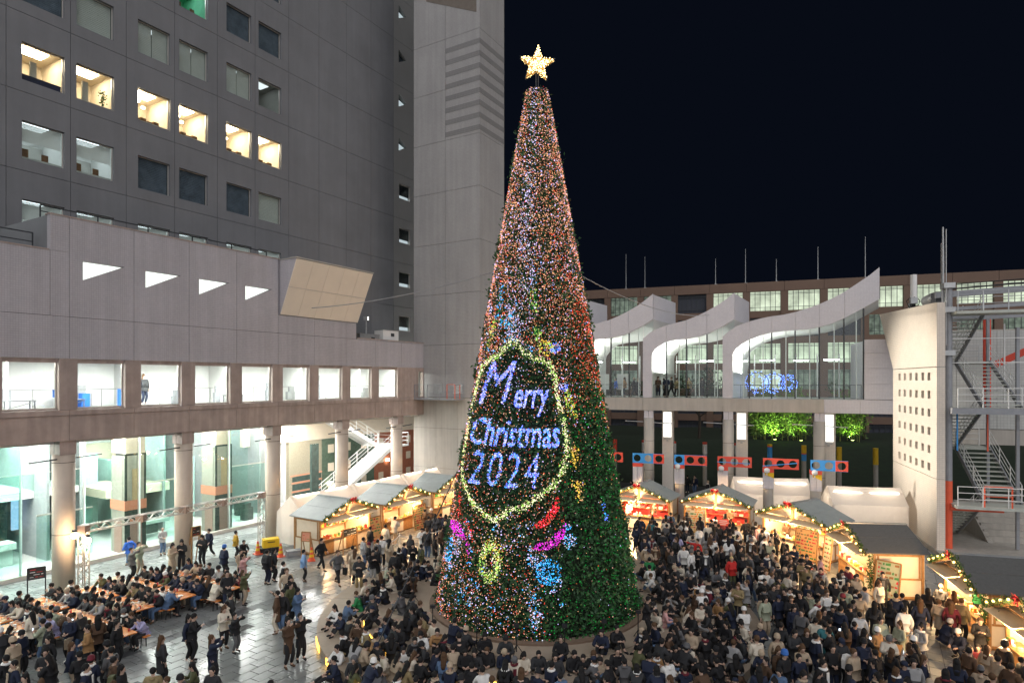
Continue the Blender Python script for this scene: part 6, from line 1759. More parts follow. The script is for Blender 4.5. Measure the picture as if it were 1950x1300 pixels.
# ------------------------------------------------------------------ people: place, x, y, floor height, pose, heading, coat, garment, hair, trousers
PEOPLE = [
 ('open', -20.5, 33.38, 0, 'walk', -1.9, 'royal blue', 'hooded jacket', 'short black hair', 'denim'),
 ('open', -19.07, 31.27, 0, 'photo', 1.6, 'grey', 'jacket', 'short black hair', 'black'),
 ('open', -19.12, 31.97, 0, 'photo', 1.2, 'sage', 'long coat', 'short black hair', 'beige'),
 ('open', -20.0, 35.65, 0, 'clasp', 1.0, 'light grey', 'jacket', 'bald', 'denim'),
 ('open', -17.45, 31.97, 0, 'phone', 1.2, 'beige', 'long coat', 'long black hair', 'beige'),
 ('open', -17.16, 32.39, 0, 'phone', 0.3, 'black', 'jacket', 'long black hair', 'black'),
 ('open', -16.56, 33.37, 0, 'phone', 0.0, 'black', 'puffer jacket', 'long black hair', 'black'),
 ('open', -17.0, 35.02, 0, 'walk', -0.4, 'navy', 'jacket', 'short black hair', 'black'),
 ('open', -15.47, 34.9, 0, 'stand', 2.2, 'mustard', 'hooded jacket', 'short black hair', 'black'),
 ('open', -15.12, 35.06, 0, 'crouch', 0.8, 'black', 'jacket', 'short black hair', 'black'),
 ('open', -14.46, 31.27, 0, 'clasp', 2.6, 'navy', 'puffer jacket', 'blue knit cap', 'black'),
 ('open', -13.41, 30.78, 0, 'clasp', 1.0, 'beige', 'long coat', 'short black hair', 'black'),
 ('open', -12.96, 30.03, 0, 'photo', 1.6, 'pink', 'jacket', 'long black hair', 'pink'),
 ('open', -11.92, 27.69, 0, 'photo', 1.8, 'olive', 'jacket', 'long brown hair', 'beige'),
 ('open', -12.35, 27.01, 0, 'clasp', 0.6, 'black', 'hooded jacket', 'short black hair', 'navy'),
 ('open', -11.02, 24.35, 0, 'stand', 2.4, 'charcoal', 'jacket', 'short black hair', 'navy'),
 ('open', -10.73, 23.16, 0, 'phone', 0.9, 'cream', 'jacket', 'long brown hair', 'black'),
 ('open', -10.89, 23.77, 0, 'point', -1.2, 'cream', 'hooded jacket', 'short black hair', 'navy'),
 ('open', -10.15, 22.86, 0, 'photo', 1.3, 'black', 'jacket', 'short black hair', 'grey'),
 ('open', -11.51, 22.17, 0, 'stand', 1.5, 'navy', 'jacket', 'long black hair', 'black'),
 ('open', -11.33, 22.07, 0, 'phone', 1.9, 'black', 'jacket', 'short black hair', 'black'),
 ('open', -9.79, 20.39, 0, 'photo', 1.9, 'navy', 'long coat', 'long brown hair', 'black'),
 ('open', -11.41, 20.27, 0, 'stand', 2.4, 'charcoal', 'long coat', 'long brown hair', 'black'),
 ('open', -9.26, 24.59, 0, 'point', -1.4, 'brown', 'long coat', 'short black hair', 'cream'),
 ('open', -9.06, 24.66, 0, 'stand', -0.4, 'black', 'jacket', 'short black hair', 'denim'),
 ('open', -9.11, 25.61, 0, 'stand', 1.2, 'olive', 'jacket', 'long black hair', 'black'),
 ('open', -8.67, 25.09, 0, 'phone', 1.4, 'denim', 'jacket', 'long black hair', 'denim'),
 ('open', -7.78, 21.69, 0, 'photo', 0.9, 'brown', 'long coat', 'long black hair', 'black'),
 ('open', -7.54, 22.22, 0, 'photo', 0.7, 'black', 'long coat', 'short black hair', 'black'),
 ('open', -11.96, 30.4, 0, 'stand', 2.6, 'black', 'puffer jacket', 'short black hair', 'navy'),
 ('open', -11.81, 30.88, 0, 'stand', 2.2, 'charcoal', 'long coat', 'long black hair', 'black'),
 ('open', -10.52, 28.65, 0, 'stand', 1.9, 'black', 'jacket', 'short black hair', 'black'),
 ('open', -9.9, 27.38, 0, 'stand', 0.5, 'beige', 'jacket', 'short brown hair', 'black'),
 ('open', -9.45, 26.57, 0, 'stand', 0.7, 'black', 'hooded jacket', 'long black hair', 'black'),
 ('open', -10.33, 30.88, 0, 'stand', 2.0, 'sky blue', 'jacket', 'short black hair', 'black'),
 ('open', -10.03, 32.72, 0, 'walk', 1.2, 'black', 'jacket', 'short black hair', 'black'),
 ('open', -8.53, 30.42, 0, 'walk', 0.9, 'grey', 'jacket', 'short brown hair', 'black'),
 ('lqueue', -7.37, 36.31, 0, 'stand', 2.7, 'cream', 'jacket', 'short black hair', 'navy'),
 ('lqueue', -8.11, 35.65, 0, 'stand', 2.4, 'black', 'jacket', 'short black hair', 'light grey'),
 ('lqueue', -7.11, 37.69, 0, 'phone', 2.5, 'cream', 'puffer jacket', 'short black hair', 'beige'),
 ('lqueue', -8.08, 31.57, 0, 'stand', -2.9, 'beige', 'long coat', 'short black hair', 'beige'),
 ('lqueue', -7.68, 30.5, 0, 'stand', 2.9, 'beige', 'long coat', 'long brown hair', 'black'),
 ('lqueue', -7.17, 29.24, 0, 'phone', 0.2, 'charcoal', 'puffer jacket', 'short black hair', 'khaki'),
 ('lqueue', -7.88, 33.04, 0, 'stand', 2.2, 'light grey', 'hooded jacket', 'short black hair', 'denim'),
 ('lqueue', -6.88, 30.69, 0, 'phone', 0.6, 'black', 'jacket', 'short black hair', 'light grey'),
 ('lqueue', -7.1, 32.93, 0, 'stand', 2.4, 'grey', 'hooded jacket', 'short black hair', 'denim'),
 ('lqueue', -6.38, 32.5, 0, 'stand', 2.5, 'beige', 'long coat', 'long black hair', 'beige'),
 ('lqueue', -5.5, 33.83, 0, 'stand', 2.5, 'charcoal', 'jacket', 'grey hood', 'denim'),
 ('lqueue', -5.13, 35.4, 0, 'phone', 0.2, 'white', 'jacket', 'short black hair', 'cream'),
 ('lqueue', -4.73, 34.66, 0, 'stand', 2.8, 'charcoal', 'jacket', 'short brown hair', 'denim'),
 ('lqueue', -4.2, 33.94, 0, 'stand', 1.7, 'black', 'long coat', 'long black hair', 'black'),
 ('lqueue', -3.91, 36.57, 0, 'stand', 0.1, 'black', 'jacket', 'blonde hair', 'black'),
 ('lqueue', -5.12, 32.18, 0, 'phone', 0.2, 'black', 'jacket', 'short black hair', 'grey'),
 ('lqueue', -4.66, 31.97, 0, 'stand', 2.2, 'olive', 'jacket', 'short black hair', 'khaki'),
 ('lqueue', -4.04, 35.27, 0, 'stand', 1.9, 'brown', 'jacket', 'short black hair', 'black'),
 ('lqueue', -5.68, 40.62, 0, 'stand', 2.62, 'brown', None, None, None),
 ('lqueue', -5.25, 40.45, 0, 'stand', 2.74, 'brown', None, None, None),
 ('lqueue', -5.17, 38.57, 0, 'stand', 2.8, 'charcoal', None, None, None),
 ('lqueue', -4.78, 38.87, 0, 'stand', 2.94, 'grey', None, None, None),
 ('lqueue', -4.45, 38.87, 0, 'stand', 2.74, 'charcoal', None, None, None),
 ('lqueue', -4.09, 38.57, 0, 'stand', 2.92, 'navy', None, None, None),
 ('lqueue', -7.43, 32.28, 0, 'stand', 2.03, 'black', None, None, None),
 ('lqueue', -6.82, 31.27, 0, 'stand', 2.47, 'black', None, None, None),
 ('lqueue', -6.93, 33.15, 0, 'stand', 2.94, 'white', None, None, None),
 ('lqueue', -5.66, 31.27, 0, 'stand', 2.65, 'black', None, None, None),
 ('lqueue', -5.66, 30.13, 0, 'stand', 2.9, 'black', None, None, None),
 ('lqueue', -5.58, 32.28, 0, 'stand', 2.11, 'navy', None, None, None),
 ('lqueue', -3.66, 37.12, 0, 'stand', 2.47, 'black', None, None, None),
 ('lqueue', -3.36, 35.27, 0, 'stand', 2.25, 'charcoal', None, None, None),
 ('lsteps', -6.89, 24.57, 0.3, 'knees', None, None, None, None, None),
 ('lsteps', -6.64, 24.92, 0.3, 'knees', None, None, None, None, None),
 ('lsteps', -6.47, 23.85, 0.3, 'knees', None, None, None, None, None),
 ('lsteps', -6.18, 23.42, 0.3, 'knees', None, None, None, None, None),
 ('lsteps', -5.64, 22.91, 0.3, 'legs', None, 'brown', None, None, None),
 ('lsteps', -6.43, 26.23, 0.3, 'cross', None, 'green', None, None, None),
 ('lsteps', -6.21, 26.43, 0.3, 'knees', None, None, None, None, None),
 ('lsteps', -5.53, 24.95, 0.5, 'legs', None, None, None, None, None),
 ('lsteps', -5.5, 23.91, 0.5, 'knees', None, 'black', None, None, None),
 ('lsteps', -5.4, 26.5, 0.5, 'knees', None, None, None, None, None),
 ('lsteps', -5.93, 27.06, 0.5, 'knees', None, None, None, None, None),
 ('lsteps', -5.34, 27.94, 0.5, 'legs', None, None, None, None, None),
 ('lsteps', -5.13, 28.33, 0.5, 'knees', None, None, None, None, None),
 ('lsteps', -5.85, 29.81, 0.3, 'knees', None, None, None, None, None),
 ('lsteps', -5.44, 29.47, 0.5, 'knees', None, None, None, None, None),
 ('lsteps', -5.15, 28.97, 0.5, 'knees', None, None, None, None, None),
 ('lsteps', -4.94, 29.64, 0.5, 'knees', None, None, None, None, None),
 ('lsteps', -4.67, 29.99, 0.5, 'knees', None, None, None, None, None),
 ('lsteps', -4.29, 29.81, 0.5, 'knees', None, None, None, None, None),
 ('lsteps', -4.04, 29.99, 0.5, 'knees', None, None, None, None, None),
 ('lsteps', -3.64, 30.61, 0.5, 'cross', None, None, None, None, None),
 ('lsteps', -3.6, 28.89, 0.5, 'cross', None, 'black', None, 'beige knit cap', None),
 ('lsteps', -4.46, 25.32, 0.5, 'knees', None, 'grey', None, None, None),
 ('lsteps', -4.11, 25.01, 0.5, 'knees', None, 'charcoal', None, None, None),
 ('lsteps', -4.72, 23.36, 0.5, 'knees', None, 'black', None, None, None),
 ('lsteps', -4.53, 22.79, 0.5, 'knees', None, 'navy', None, None, None),
 ('lsteps', -4.13, 22.2, 0.5, 'legs', None, 'charcoal', None, None, None),
 ('lsteps', -3.95, 22.1, 0.5, 'cross', None, 'black', None, None, None),
 ('lsteps', -3.7, 23.74, 0.5, 'knees', None, 'charcoal', None, None, None),
 ('lsteps', -3.21, 23.2, 0.5, 'cross', None, 'khaki', None, None, None),
 ('lsteps', -2.77, 22.49, 0.5, 'legs', None, 'cream', None, None, None),
 ('lsteps', -2.15, 22.54, 0.5, 'knees', None, 'navy', None, None, None),
 ('lsteps', -3.28, 21.06, 0.5, 'knees', None, 'black', None, None, None),
 ('lsteps', -2.87, 20.76, 0.5, 'cross', None, 'charcoal', None, None, None),
 ('lsteps', -4.49, 21.16, 0.3, 'knees', None, 'black', None, None, None),
 ('lsteps', -4.14, 20.49, 0.3, 'cross', None, 'cream', None, None, None),
 ('lsteps', -5.02, 20.9, 0.3, 'cross', None, 'beige', None, None, None),
 ('lsteps', -5.35, 21.16, 0.3, 'knees', None, 'light grey', None, None, None),
 ('lsteps', -5.87, 22.0, 0.3, 'cross', None, 'black', None, None, None),
 ('lsteps', -5.95, 21.53, 0.0, 'knees', None, 'white', None, None, None),
 ('lsteps', -1.91, 20.27, 0.5, 'cross', None, 'beige', None, None, None),
 ('lsteps', -1.54, 20.31, 0.5, 'cross', None, 'black', None, None, None),
 ('lsteps', -6.36, 27.47, 0.3, 'cross', None, None, None, None, None),
 ('lsteps', -5.85, 27.79, 0.5, 'legs', None, None, None, None, None),
 ('lsteps', -4.68, 27.35, 0.5, 'cross', None, None, None, None, None),
 ('lsteps', -4.45, 27.94, 0.5, 'knees', None, None, None, None, None),
 ('lsteps', -5.21, 22.47, 0.3, 'legs', None, None, None, None, None),
 ('lsteps', -4.82, 21.77, 0.3, 'legs', None, 'camel', None, None, None),
 ('lsteps', -4.16, 21.46, 0.3, 'knees', None, None, None, None, None),
 ('lsteps', -3.64, 20.86, 0.3, 'knees', None, None, None, None, None),
 ('lsteps', -3.3, 20.3, 0.3, 'cross', None, None, None, None, None),
 ('lsteps', -3.78, 20.14, 0.3, 'knees', None, None, None, None, None),
 ('lsteps', -4.34, 20.06, 0.3, 'cross', None, None, None, None, None),
 ('lsteps', -5.21, 20.67, 0.0, 'legs', None, None, None, None, None),
 ('lsteps', -2.56, 20.37, 0.3, 'knees', None, None, None, None, None),
 ('lsteps', -2.2, 20.06, 0.3, 'legs', None, None, None, None, None),
 ('lsteps', -2.42, 21.28, 0.5, 'cross', None, None, None, None, None),
 ('front', -0.94, 21.5, 0.5, 'cross', 0.08, 'black', None, 'long black hair', None),
 ('front', -0.21, 21.19, 0.5, 'knees', -0.05, 'charcoal', None, 'black knit cap', None),
 ('front', 1.68, 21.19, 0.5, 'legs', -0.32, 'black', None, 'short black hair', None),
 ('front', 3.14, 21.68, 0.5, 'knees', -0.38, 'navy', None, 'short black hair', None),
 ('front', 3.65, 22.1, 0.5, 'knees', 0.43, 'black', None, 'short black hair', None),
 ('front', -0.81, 20.82, 0.3, 'cross', -0.16, 'black', None, 'short brown hair', None),
 ('front', -0.31, 20.7, 0.3, 'cross', 0.39, 'navy', None, 'beige knit cap', None),
 ('front', 0.34, 20.37, 0.3, 'cross', 0.28, 'cream', None, 'long black hair', None),
 ('front', 0.86, 20.53, 0.3, 'knees', 0.09, 'charcoal', None, 'short black hair', None),
 ('front', 1.98, 20.45, 0.3, 'cross', 0.36, 'black', None, 'short black hair', None),
 ('front', 2.67, 20.45, 0.3, 'knees', -0.07, 'black', None, 'long brown hair', None),
 ('front', 2.34, 20.3, 0.3, 'knees', -0.29, 'black', None, None, None),
 ('front', 3.47, 20.62, 0.3, 'legs', 0.11, 'black', None, 'short black hair', None),
 ('front', -1.21, 20.53, 0.3, 'knees', -0.16, 'charcoal', None, 'long black hair', None),
 ('front', 1.39, 20.18, 0.3, 'legs', 0.05, None, None, None, None),
 ('front', 0.05, 20.06, 0.3, 'cross', 0.19, None, None, None, None),
 ('front', 2.86, 19.99, 0.3, 'cross', -0.32, 'beige', None, None, None),
 ('rcrowd', 4.94, 22.89, 0.5, 'phone', 1.2, 'black', 'hooded jacket', 'short black hair', 'black'),
 ('rseat', 5.49, 23.52, 0.5, 'knees', None, 'cream', None, 'long black hair', None),
 ('rseat', 5.85, 23.96, 0.5, 'legs', None, 'pink', None, 'short black hair', None),
 ('rseat', 6.65, 23.85, 0.5, 'knees', None, 'cream', None, 'long brown hair', None),
 ('rseat', 6.76, 23.26, 0.5, 'legs', None, 'black', None, 'long brown hair', None),
 ('rseat', 7.37, 24.25, 0.5, 'legs', None, 'cream', None, 'short black hair', None),
 ('rseat', 4.44, 21.23, 0.5, 'cross', None, 'black', None, 'long black hair', None),
 ('rseat', 4.7, 21.37, 0.5, 'cross', None, 'black', None, 'long black hair', None),
 ('rseat', 5.29, 21.37, 0.5, 'knees', None, 'brown', None, 'long black hair', None),
 ('rseat', 5.77, 21.82, 0.5, 'legs', None, 'black', None, 'long black hair', None),
 ('rseat', 6.06, 22.2, 0.5, 'knees', None, 'grey', None, None, None),
 ('rseat', 7.32, 22.61, 0.3, 'knees', None, 'black', None, None, None),
 ('rseat', 7.9, 22.86, 0.3, 'legs', None, 'black', None, 'long black hair', None),
 ('rseat', 4.1, 20.27, 0.5, 'legs', None, 'olive', None, 'short black hair', None),
 ('rseat', 6.43, 28.89, 0.5, 'cross', None, 'white', None, None, None),
 ('rseat', 6.32, 27.87, 0.5, 'knees', None, 'white', None, 'short brown hair', None),
 ('rseat', 6.65, 30.25, 0.5, 'knees', None, 'green', None, 'short black hair', None),
 ('rseat', 6.9, 28.73, 0.5, 'legs', None, 'black', None, None, None),
 ('rseat', 7.21, 28.73, 0.5, 'legs', None, 'black', None, None, None),
 ('rseat', 7.64, 28.89, 0.5, 'cross', None, 'charcoal', None, None, None),
 ('rseat', 7.98, 27.87, 0.5, 'cross', None, 'black', None, None, None),
 ('rseat', 7.95, 26.57, 0.5, 'cross', None, 'camel', None, None, None),
 ('rseat', 8.37, 25.16, 0.3, 'legs', None, 'camel', None, None, None),
 ('rseat', 8.5, 26.63, 0.3, 'cross', None, 'burgundy', None, None, None),
 ('rseat', 9.09, 27.18, 0.3, 'knees', None, 'navy', None, None, None),
 ('rseat', 7.54, 25.7, 0.5, 'knees', None, 'brown', None, None, None),
 ('rseat', 7.8, 25.51, 0.5, 'legs', None, 'white', None, 'white knit cap', None),
 ('rseat', 7.53, 27.35, 0.5, 'knees', None, 'navy', None, None, None),
 ('rseat', 8.68, 27.83, 0.3, 'cross', None, 'black', None, None, None),
 ('rseat', 6.94, 29.73, 0.5, 'cross', None, 'black', None, None, None),
 ('rseat', 7.38, 29.9, 0.5, 'knees', None, 'navy', None, None, None),
 ('rseat', 8.65, 24.46, 0.3, 'knees', None, 'navy', None, None, None),
 ('rseat', 7.41, 23.47, 0.5, 'legs', None, 'charcoal', None, None, None),
 ('rseat', 8.0, 23.74, 0.3, 'legs', None, 'black', None, None, None),
 ('rseat', 8.39, 23.16, 0.3, 'knees', None, 'black', None, None, None),
 ('rseat', 6.41, 22.18, 0.3, 'legs', None, 'beige', None, None, None),
 ('rseat', 6.79, 21.77, 0.3, 'cross', None, 'black', None, None, None),
 ('rseat', 7.88, 22.0, 0.3, 'knees', None, 'navy', None, None, None),
 ('rseat', 4.89, 20.72, 0.5, 'knees', None, 'charcoal', None, None, None),
 ('rseat', 5.49, 21.03, 0.3, 'cross', None, 'black', None, None, None),
 ('rseat', 5.99, 21.11, 0.3, 'cross', None, 'cream', None, None, None),
 ('rseat', 7.15, 21.37, 0.3, 'knees', None, 'black', None, None, None),
 ('rseat', 8.84, 25.16, 0.3, 'knees', None, 'olive', None, None, None),
 ('rseat', 4.7, 20.45, 0.3, 'cross', None, 'camel', None, None, None),
 ('bottom', -1.49, 18.05, 0.3, 'crouch', None, None, None, None, None),
 ('bottom', 6.69, 17.85, 0, 'legs', None, None, None, None, None),
 ('bottom', 6.85, 19.07, 0, 'knees', None, None, None, None, None),
 ('bottom', 0.74, 17.23, 0.3, 'crouch', None, None, None, None, None),
 ('bottom', 0.7, 18.97, 0.3, 'knees', None, None, None, None, None),
 ('bottom', -0.23, 19.46, 0.3, 'cross', None, None, None, None, None),
 ('bottom', -0.51, 17.47, 0, 'knees', None, None, None, None, None),
 ('bottom', -4.16, 19.27, 0, 'crouch', None, None, None, None, None),
 ('bottom', 4.16, 17.81, 0, 'knees', None, None, None, None, None),
 ('bottom', 2.84, 18.12, 0, 'legs', None, None, None, None, None),
 ('bottom', -0.67, 17.68, 0.3, 'knees', None, None, None, None, None),
 ('bottom', -1.46, 17.59, 0, 'knees', None, None, None, None, None),
 ('bottom', -5.0, 18.77, 0, 'legs', None, None, None, None, None),
 ('bottom', -2.04, 18.38, 0, 'knees', None, None, None, None, None),
 ('bottom', 3.67, 17.92, 0, 'knees', None, None, None, None, None),
 ('bottom', 5.33, 18.33, 0, 'knees', None, None, None, None, None),
 ('bottom', 1.13, 18.21, 0.3, 'knees', None, None, None, None, None),
 ('bottom', -2.97, 17.9, 0, 'legs', None, None, None, None, None),
 ('bottom', 6.35, 18.99, 0, 'knees', None, None, None, None, None),
 ('bottom', 3.79, 18.96, 0.3, 'crouch', None, None, None, None, None),
 ('bottom', 4.11, 17.66, 0.3, 'crouch', None, None, None, None, None),
 ('bottom', 2.93, 18.55, 0.3, 'knees', None, None, None, None, None),
 ('bottom', 2.29, 17.48, 0.3, 'cross', None, None, None, None, None),
 ('bottom', -5.14, 20.07, 0, 'knees', None, None, None, None, None),
 ('bottom', 0.22, 17.46, 0.3, 'crouch', None, None, None, None, None),
 ('bottom', 2.69, 19.83, 0.3, 'knees', None, None, None, None, None),
 ('bottom', -1.31, 19.34, 0.3, 'knees', None, None, None, None, None),
 ('bottom', -2.95, 19.86, 0.3, 'legs', None, None, None, None, None),
 ('bottom', -2.12, 17.71, 0, 'cross', None, None, None, None, None),
 ('bottom', -3.57, 17.91, 0, 'knees', None, None, None, None, None),
 ('bottom', 1.47, 18.4, 0.3, 'crouch', None, None, None, None, None),
 ('bottom', 1.81, 17.56, 0, 'cross', None, None, None, None, None),
 ('bottom', 4.77, 18.55, 0.3, 'legs', None, None, None, None, None),
 ('bottom', 2.04, 18.1, 0.3, 'legs', None, None, None, None, None),
 ('bottom', 6.09, 17.53, 0, 'knees', None, None, None, None, None),
 ('bottom', 6.11, 19.98, 0.3, 'knees', None, None, None, None, None),
 ('bottom', -3.81, 18.71, 0, 'cross', None, None, None, None, None),
 ('bottom', -0.54, 18.11, 0.3, 'crouch', None, None, None, None, None),
 ('bottom', -2.36, 18.56, 0.3, 'crouch', None, None, None, None, None),
 ('bottom', 2.15, 19.07, 0.3, 'cross', None, None, None, None, None),
 ('bottom', 0.26, 18.55, 0.3, 'crouch', None, None, None, None, None),
 ('bottom', 4.37, 18.71, 0.3, 'crouch', None, None, None, None, None),
 ('bottom', -1.95, 19.43, 0.3, 'legs', None, None, None, None, None),
 ('bottom', 3.77, 18.02, 0.3, 'legs', None, None, None, None, None),
 ('bottom', 0.38, 17.67, 0, 'cross', None, None, None, None, None),
 ('bottom', -4.78, 18.07, 0, 'knees', None, None, None, None, None),
 ('bottom', 3.25, 17.51, 0.3, 'crouch', None, None, None, None, None),
 ('bottom', 5.38, 19.29, 0.3, 'knees', None, None, None, None, None),
 ('bottom', -4.13, 17.9, 0, 'legs', None, None, None, None, None),
 ('bottom', -3.25, 18.65, 0, 'knees', None, None, None, None, None),
 ('bottom', 4.99, 19.74, 0.3, 'knees', None, None, None, None, None),
 ('bottom', -4.39, 19.35, 0.3, 'crouch', None, None, None, None, None),
 ('bottom', 1.51, 17.54, 0.3, 'crouch', None, None, None, None, None),
 ('bottom', 1.2, 19.5, 0.3, 'legs', None, None, None, None, None),
 ('bottom', -1.15, 18.01, 0, 'knees', None, None, None, None, None),
 ('bottom', 4.8, 18.07, 0, 'crouch', None, None, None, None, None),
 ('bottom', 5.75, 18.98, 0, 'cross', None, None, None, None, None),
 ('bottom', 4.29, 19.56, 0.3, 'crouch', None, None, None, None, None),
 ('bottom', -3.37, 19.42, 0.3, 'cross', None, None, None, None, None),
 ('bottom', 7.17, 19.96, 0.3, 'legs', None, None, None, None, None),
 ('bottom', 6.59, 19.79, 0.3, 'knees', None, None, None, None, None),
 ('bottom', 3.58, 19.81, 0.3, 'legs', None, None, None, None, None),
 ('bottom', -3.55, 18.75, 0.3, 'cross', None, None, None, None, None),
 ('bottom', 4.99, 17.58, 0, 'knees', None, None, None, None, None),
 ('bottom', 1.26, 17.53, 0, 'legs', None, None, None, None, None),
 ('bottom', -0.87, 19.11, 0.3, 'knees', None, None, None, None, None),
 ('bottom', -2.81, 18.25, 0.3, 'crouch', None, None, None, None, None),
 ('bottom', 5.76, 18.73, 0.3, 'crouch', None, None, None, None, None),
 ('bottom', -4.36, 18.71, 0, 'knees', None, None, None, None, None),
 ('bottom', 0.82, 17.18, 0, 'crouch', None, None, None, None, None),
 ('bottom', 6.34, 18.34, 0, 'legs', None, None, None, None, None),
 ('bottom', -0.1, 17.79, 0, 'knees', None, None, None, None, None),
 ('bottom', 7.37, 19.87, 0, 'knees', None, None, None, None, None),
 ('bottom', 3.1, 19.54, 0.3, 'knees', None, None, None, None, None),
 ('bottom', 5.48, 17.76, 0, 'knees', None, None, None, None, None),
 ('rcrowd', 10.45, 29.67, 0, 'stand', 0.2, 'red', 'puffer jacket', 'blonde hair', 'olive'),
 ('rcrowd', 9.72, 25.88, 0, 'photo', -1.6, 'light grey', 'jacket', 'short brown hair', 'olive'),
 ('rcrowd', 9.32, 25.68, 0, 'phone', -0.6, 'khaki', 'jacket', 'short brown hair', 'black'),
 ('rcrowd', 10.12, 30.88, 0, 'stand', 1.0, 'black', 'long coat', 'short black hair', 'black'),
 ('rcrowd', 8.26, 36.98, 0, 'stand', 2.6, 'teal', 'long coat', 'short brown hair', 'navy'),
 ('rcrowd', 8.97, 33.71, 0, 'stand', 2.7, 'lavender', 'long coat', 'long black hair', 'lavender'),
 ('rcrowd', 9.76, 32.82, 0, 'point', -1.0, 'red', 'jacket', 'short black hair', 'black'),
 ('rcrowd', 9.95, 34.53, 0, 'stand', 2.8, 'cream', 'hooded jacket', 'short black hair', 'cream'),
 ('rcrowd', 10.69, 34.3, 0, 'stand', 2.6, 'light grey', 'jacket', 'long black hair', 'beige'),
 ('rcrowd', 9.77, 24.06, 0, 'stand', 0.3, 'sage', 'jacket', 'long black hair', 'beige'),
 ('rcrowd', 10.4, 24.35, 0, 'stand', 0.2, 'navy', 'jacket', 'dark cap', 'black'),
 ('rcrowd', 10.76, 24.06, 0, 'phone', -0.2, 'black', 'hooded jacket', 'short brown hair', 'navy'),
 ('rcrowd', 9.38, 20.78, 0, 'phone', 0.2, 'charcoal', 'jacket', 'short black hair', 'black'),
 ('rcrowd', 9.98, 21.09, 0, 'stand', -0.2, 'black', 'long coat', 'long brown hair', 'black'),
 ('rcrowd', 8.33, 19.1, 0, 'stand', 0.5, 'black', 'jacket', 'blue knit cap', 'black'),
 ('rcrowd', 8.82, 19.17, 0, 'stand', 0.1, 'navy', 'jacket', 'short black hair', 'black'),
 ('rcorner', 12.89, 21.83, 0, 'clasp', 0.1, 'sage', 'puffer jacket', 'short black hair', 'black'),
 ('rcorner', 13.44, 21.59, 0, 'clasp', -1.4, 'sage', 'long coat', 'long brown hair', 'grey'),
 ('rcorner', 14.54, 23.1, 0, 'stand', 2.8, 'white', 'puffer jacket', 'short black hair', 'beige'),
 ('rcorner', 12.65, 22.68, 0, 'stand', 2.6, 'white', 'jacket', 'short black hair', 'black'),
 ('rcorner', 11.94, 21.74, 0, 'stand', 1.5, 'navy', 'jacket', 'short black hair', 'royal blue'),
 ('rcorner', 15.36, 26.08, 0, 'stand', 0.3, 'cream', 'jacket', 'long brown hair', 'black'),
 ('rcorner', 16.02, 26.93, 0, 'stand', -0.4, 'black', 'jacket', 'short black hair', 'black'),
 ('rcorner', 13.36, 24.97, 0, 'stand', 2.2, 'sage', 'jacket', 'short black hair', 'black'),
 ('rcorner', 13.65, 24.47, 0, 'stand', 2.4, 'beige', 'jacket', 'short black hair', 'beige'),
 ('rcorner', 15.39, 23.49, 0, 'stand', 2.6, 'navy', 'jacket', 'long brown hair', 'navy'),
 ('rcorner', 15.74, 24.17, 0, 'stand', 2.4, 'charcoal', 'jacket', 'long black hair', 'black'),
 ('rcorner', 16.66, 24.97, 0, 'stand', 2.5, 'black', 'long coat', 'long black hair', 'black'),
 ('rcorner', 16.4, 23.94, 0, 'stand', 2.0, 'beige', 'long coat', 'short brown hair', 'black'),
 ('rcorner', 16.56, 23.49, 0, 'stand', 2.4, 'burgundy', 'jacket', 'long brown hair', 'charcoal'),
 ('rcorner', 17.06, 23.66, 0, 'stand', 2.0, 'khaki', 'jacket', 'short brown hair', 'black'),
 ('rcorner', 17.49, 25.41, 0, 'stand', 2.2, 'black', 'hooded jacket', 'short brown hair', 'black'),
 ('rcorner', 17.36, 24.47, 0, 'stand', 2.3, 'brown', 'jacket', 'long brown hair', 'brown'),
 ('rcorner', 16.16, 23.15, 0, 'crouch', 1.6, 'navy', 'puffer jacket', 'striped knit cap', 'black'),
 ('rcorner', 16.11, 22.41, 0, 'crouch', -1.2, 'navy', 'puffer jacket', 'white knit cap', 'navy'),
 ('rcorner', 16.39, 21.83, 0, 'phone', -0.5, 'black', 'jacket', 'short brown hair', 'black'),
 ('rcorner', 15.37, 21.12, 0, 'crouch', 0.8, 'navy', 'jacket', 'short black hair', 'navy'),
 ('rcorner', 15.83, 21.2, 0, 'crouch', -0.6, 'burgundy', 'jacket', 'short black hair', 'navy'),
 ('rcorner', 13.51, 21.12, 0, 'crouch', -0.8, 'white', 'jacket', 'short black hair', 'beige'),
 ('rcorner', 11.69, 18.6, 0, 'stand', 0.2, 'navy', 'jacket', 'dark cap', 'black'),
 ('rcorner', 11.98, 18.6, 0, 'stand', -0.3, 'light grey', 'jacket', 'short black hair', 'grey'),
 ('rcorner', 15.0, 24.35, 0, 'stand', 2.2, 'navy', 'jacket', 'short black hair', 'black'),
 ('rcorner', 15.32, 24.47, 0, 'stand', 2.6, 'black', 'jacket', 'short black hair', 'black'),
 ('rcorner', 14.33, 23.66, 0, 'stand', 2.5, 'black', 'jacket', 'long black hair', 'black'),
 ('rcorner', 13.51, 23.21, 0, 'stand', 2.2, 'charcoal', 'long coat', 'long black hair', 'black'),
 ('rcorner', 10.54, 19.25, 0, 'stand', 0.4, 'beige', 'jacket', 'short brown hair', 'black'),
 ('rcorner', 11.18, 21.93, 0, 'stand', 2.9, 'black', 'long coat', 'short black hair', 'black'),
 ('rcorner', 10.75, 22.07, 0, 'stand', 2.6, 'cream', 'jacket', 'short black hair', 'charcoal'),
 ('rcorner', 10.75, 21.41, 0, 'stand', 3.0, 'teal', 'long coat', 'short black hair', 'black'),
 ('rcorner', 12.0, 22.78, 0, 'stand', 2.0, 'navy', 'jacket', 'short black hair', 'black'),
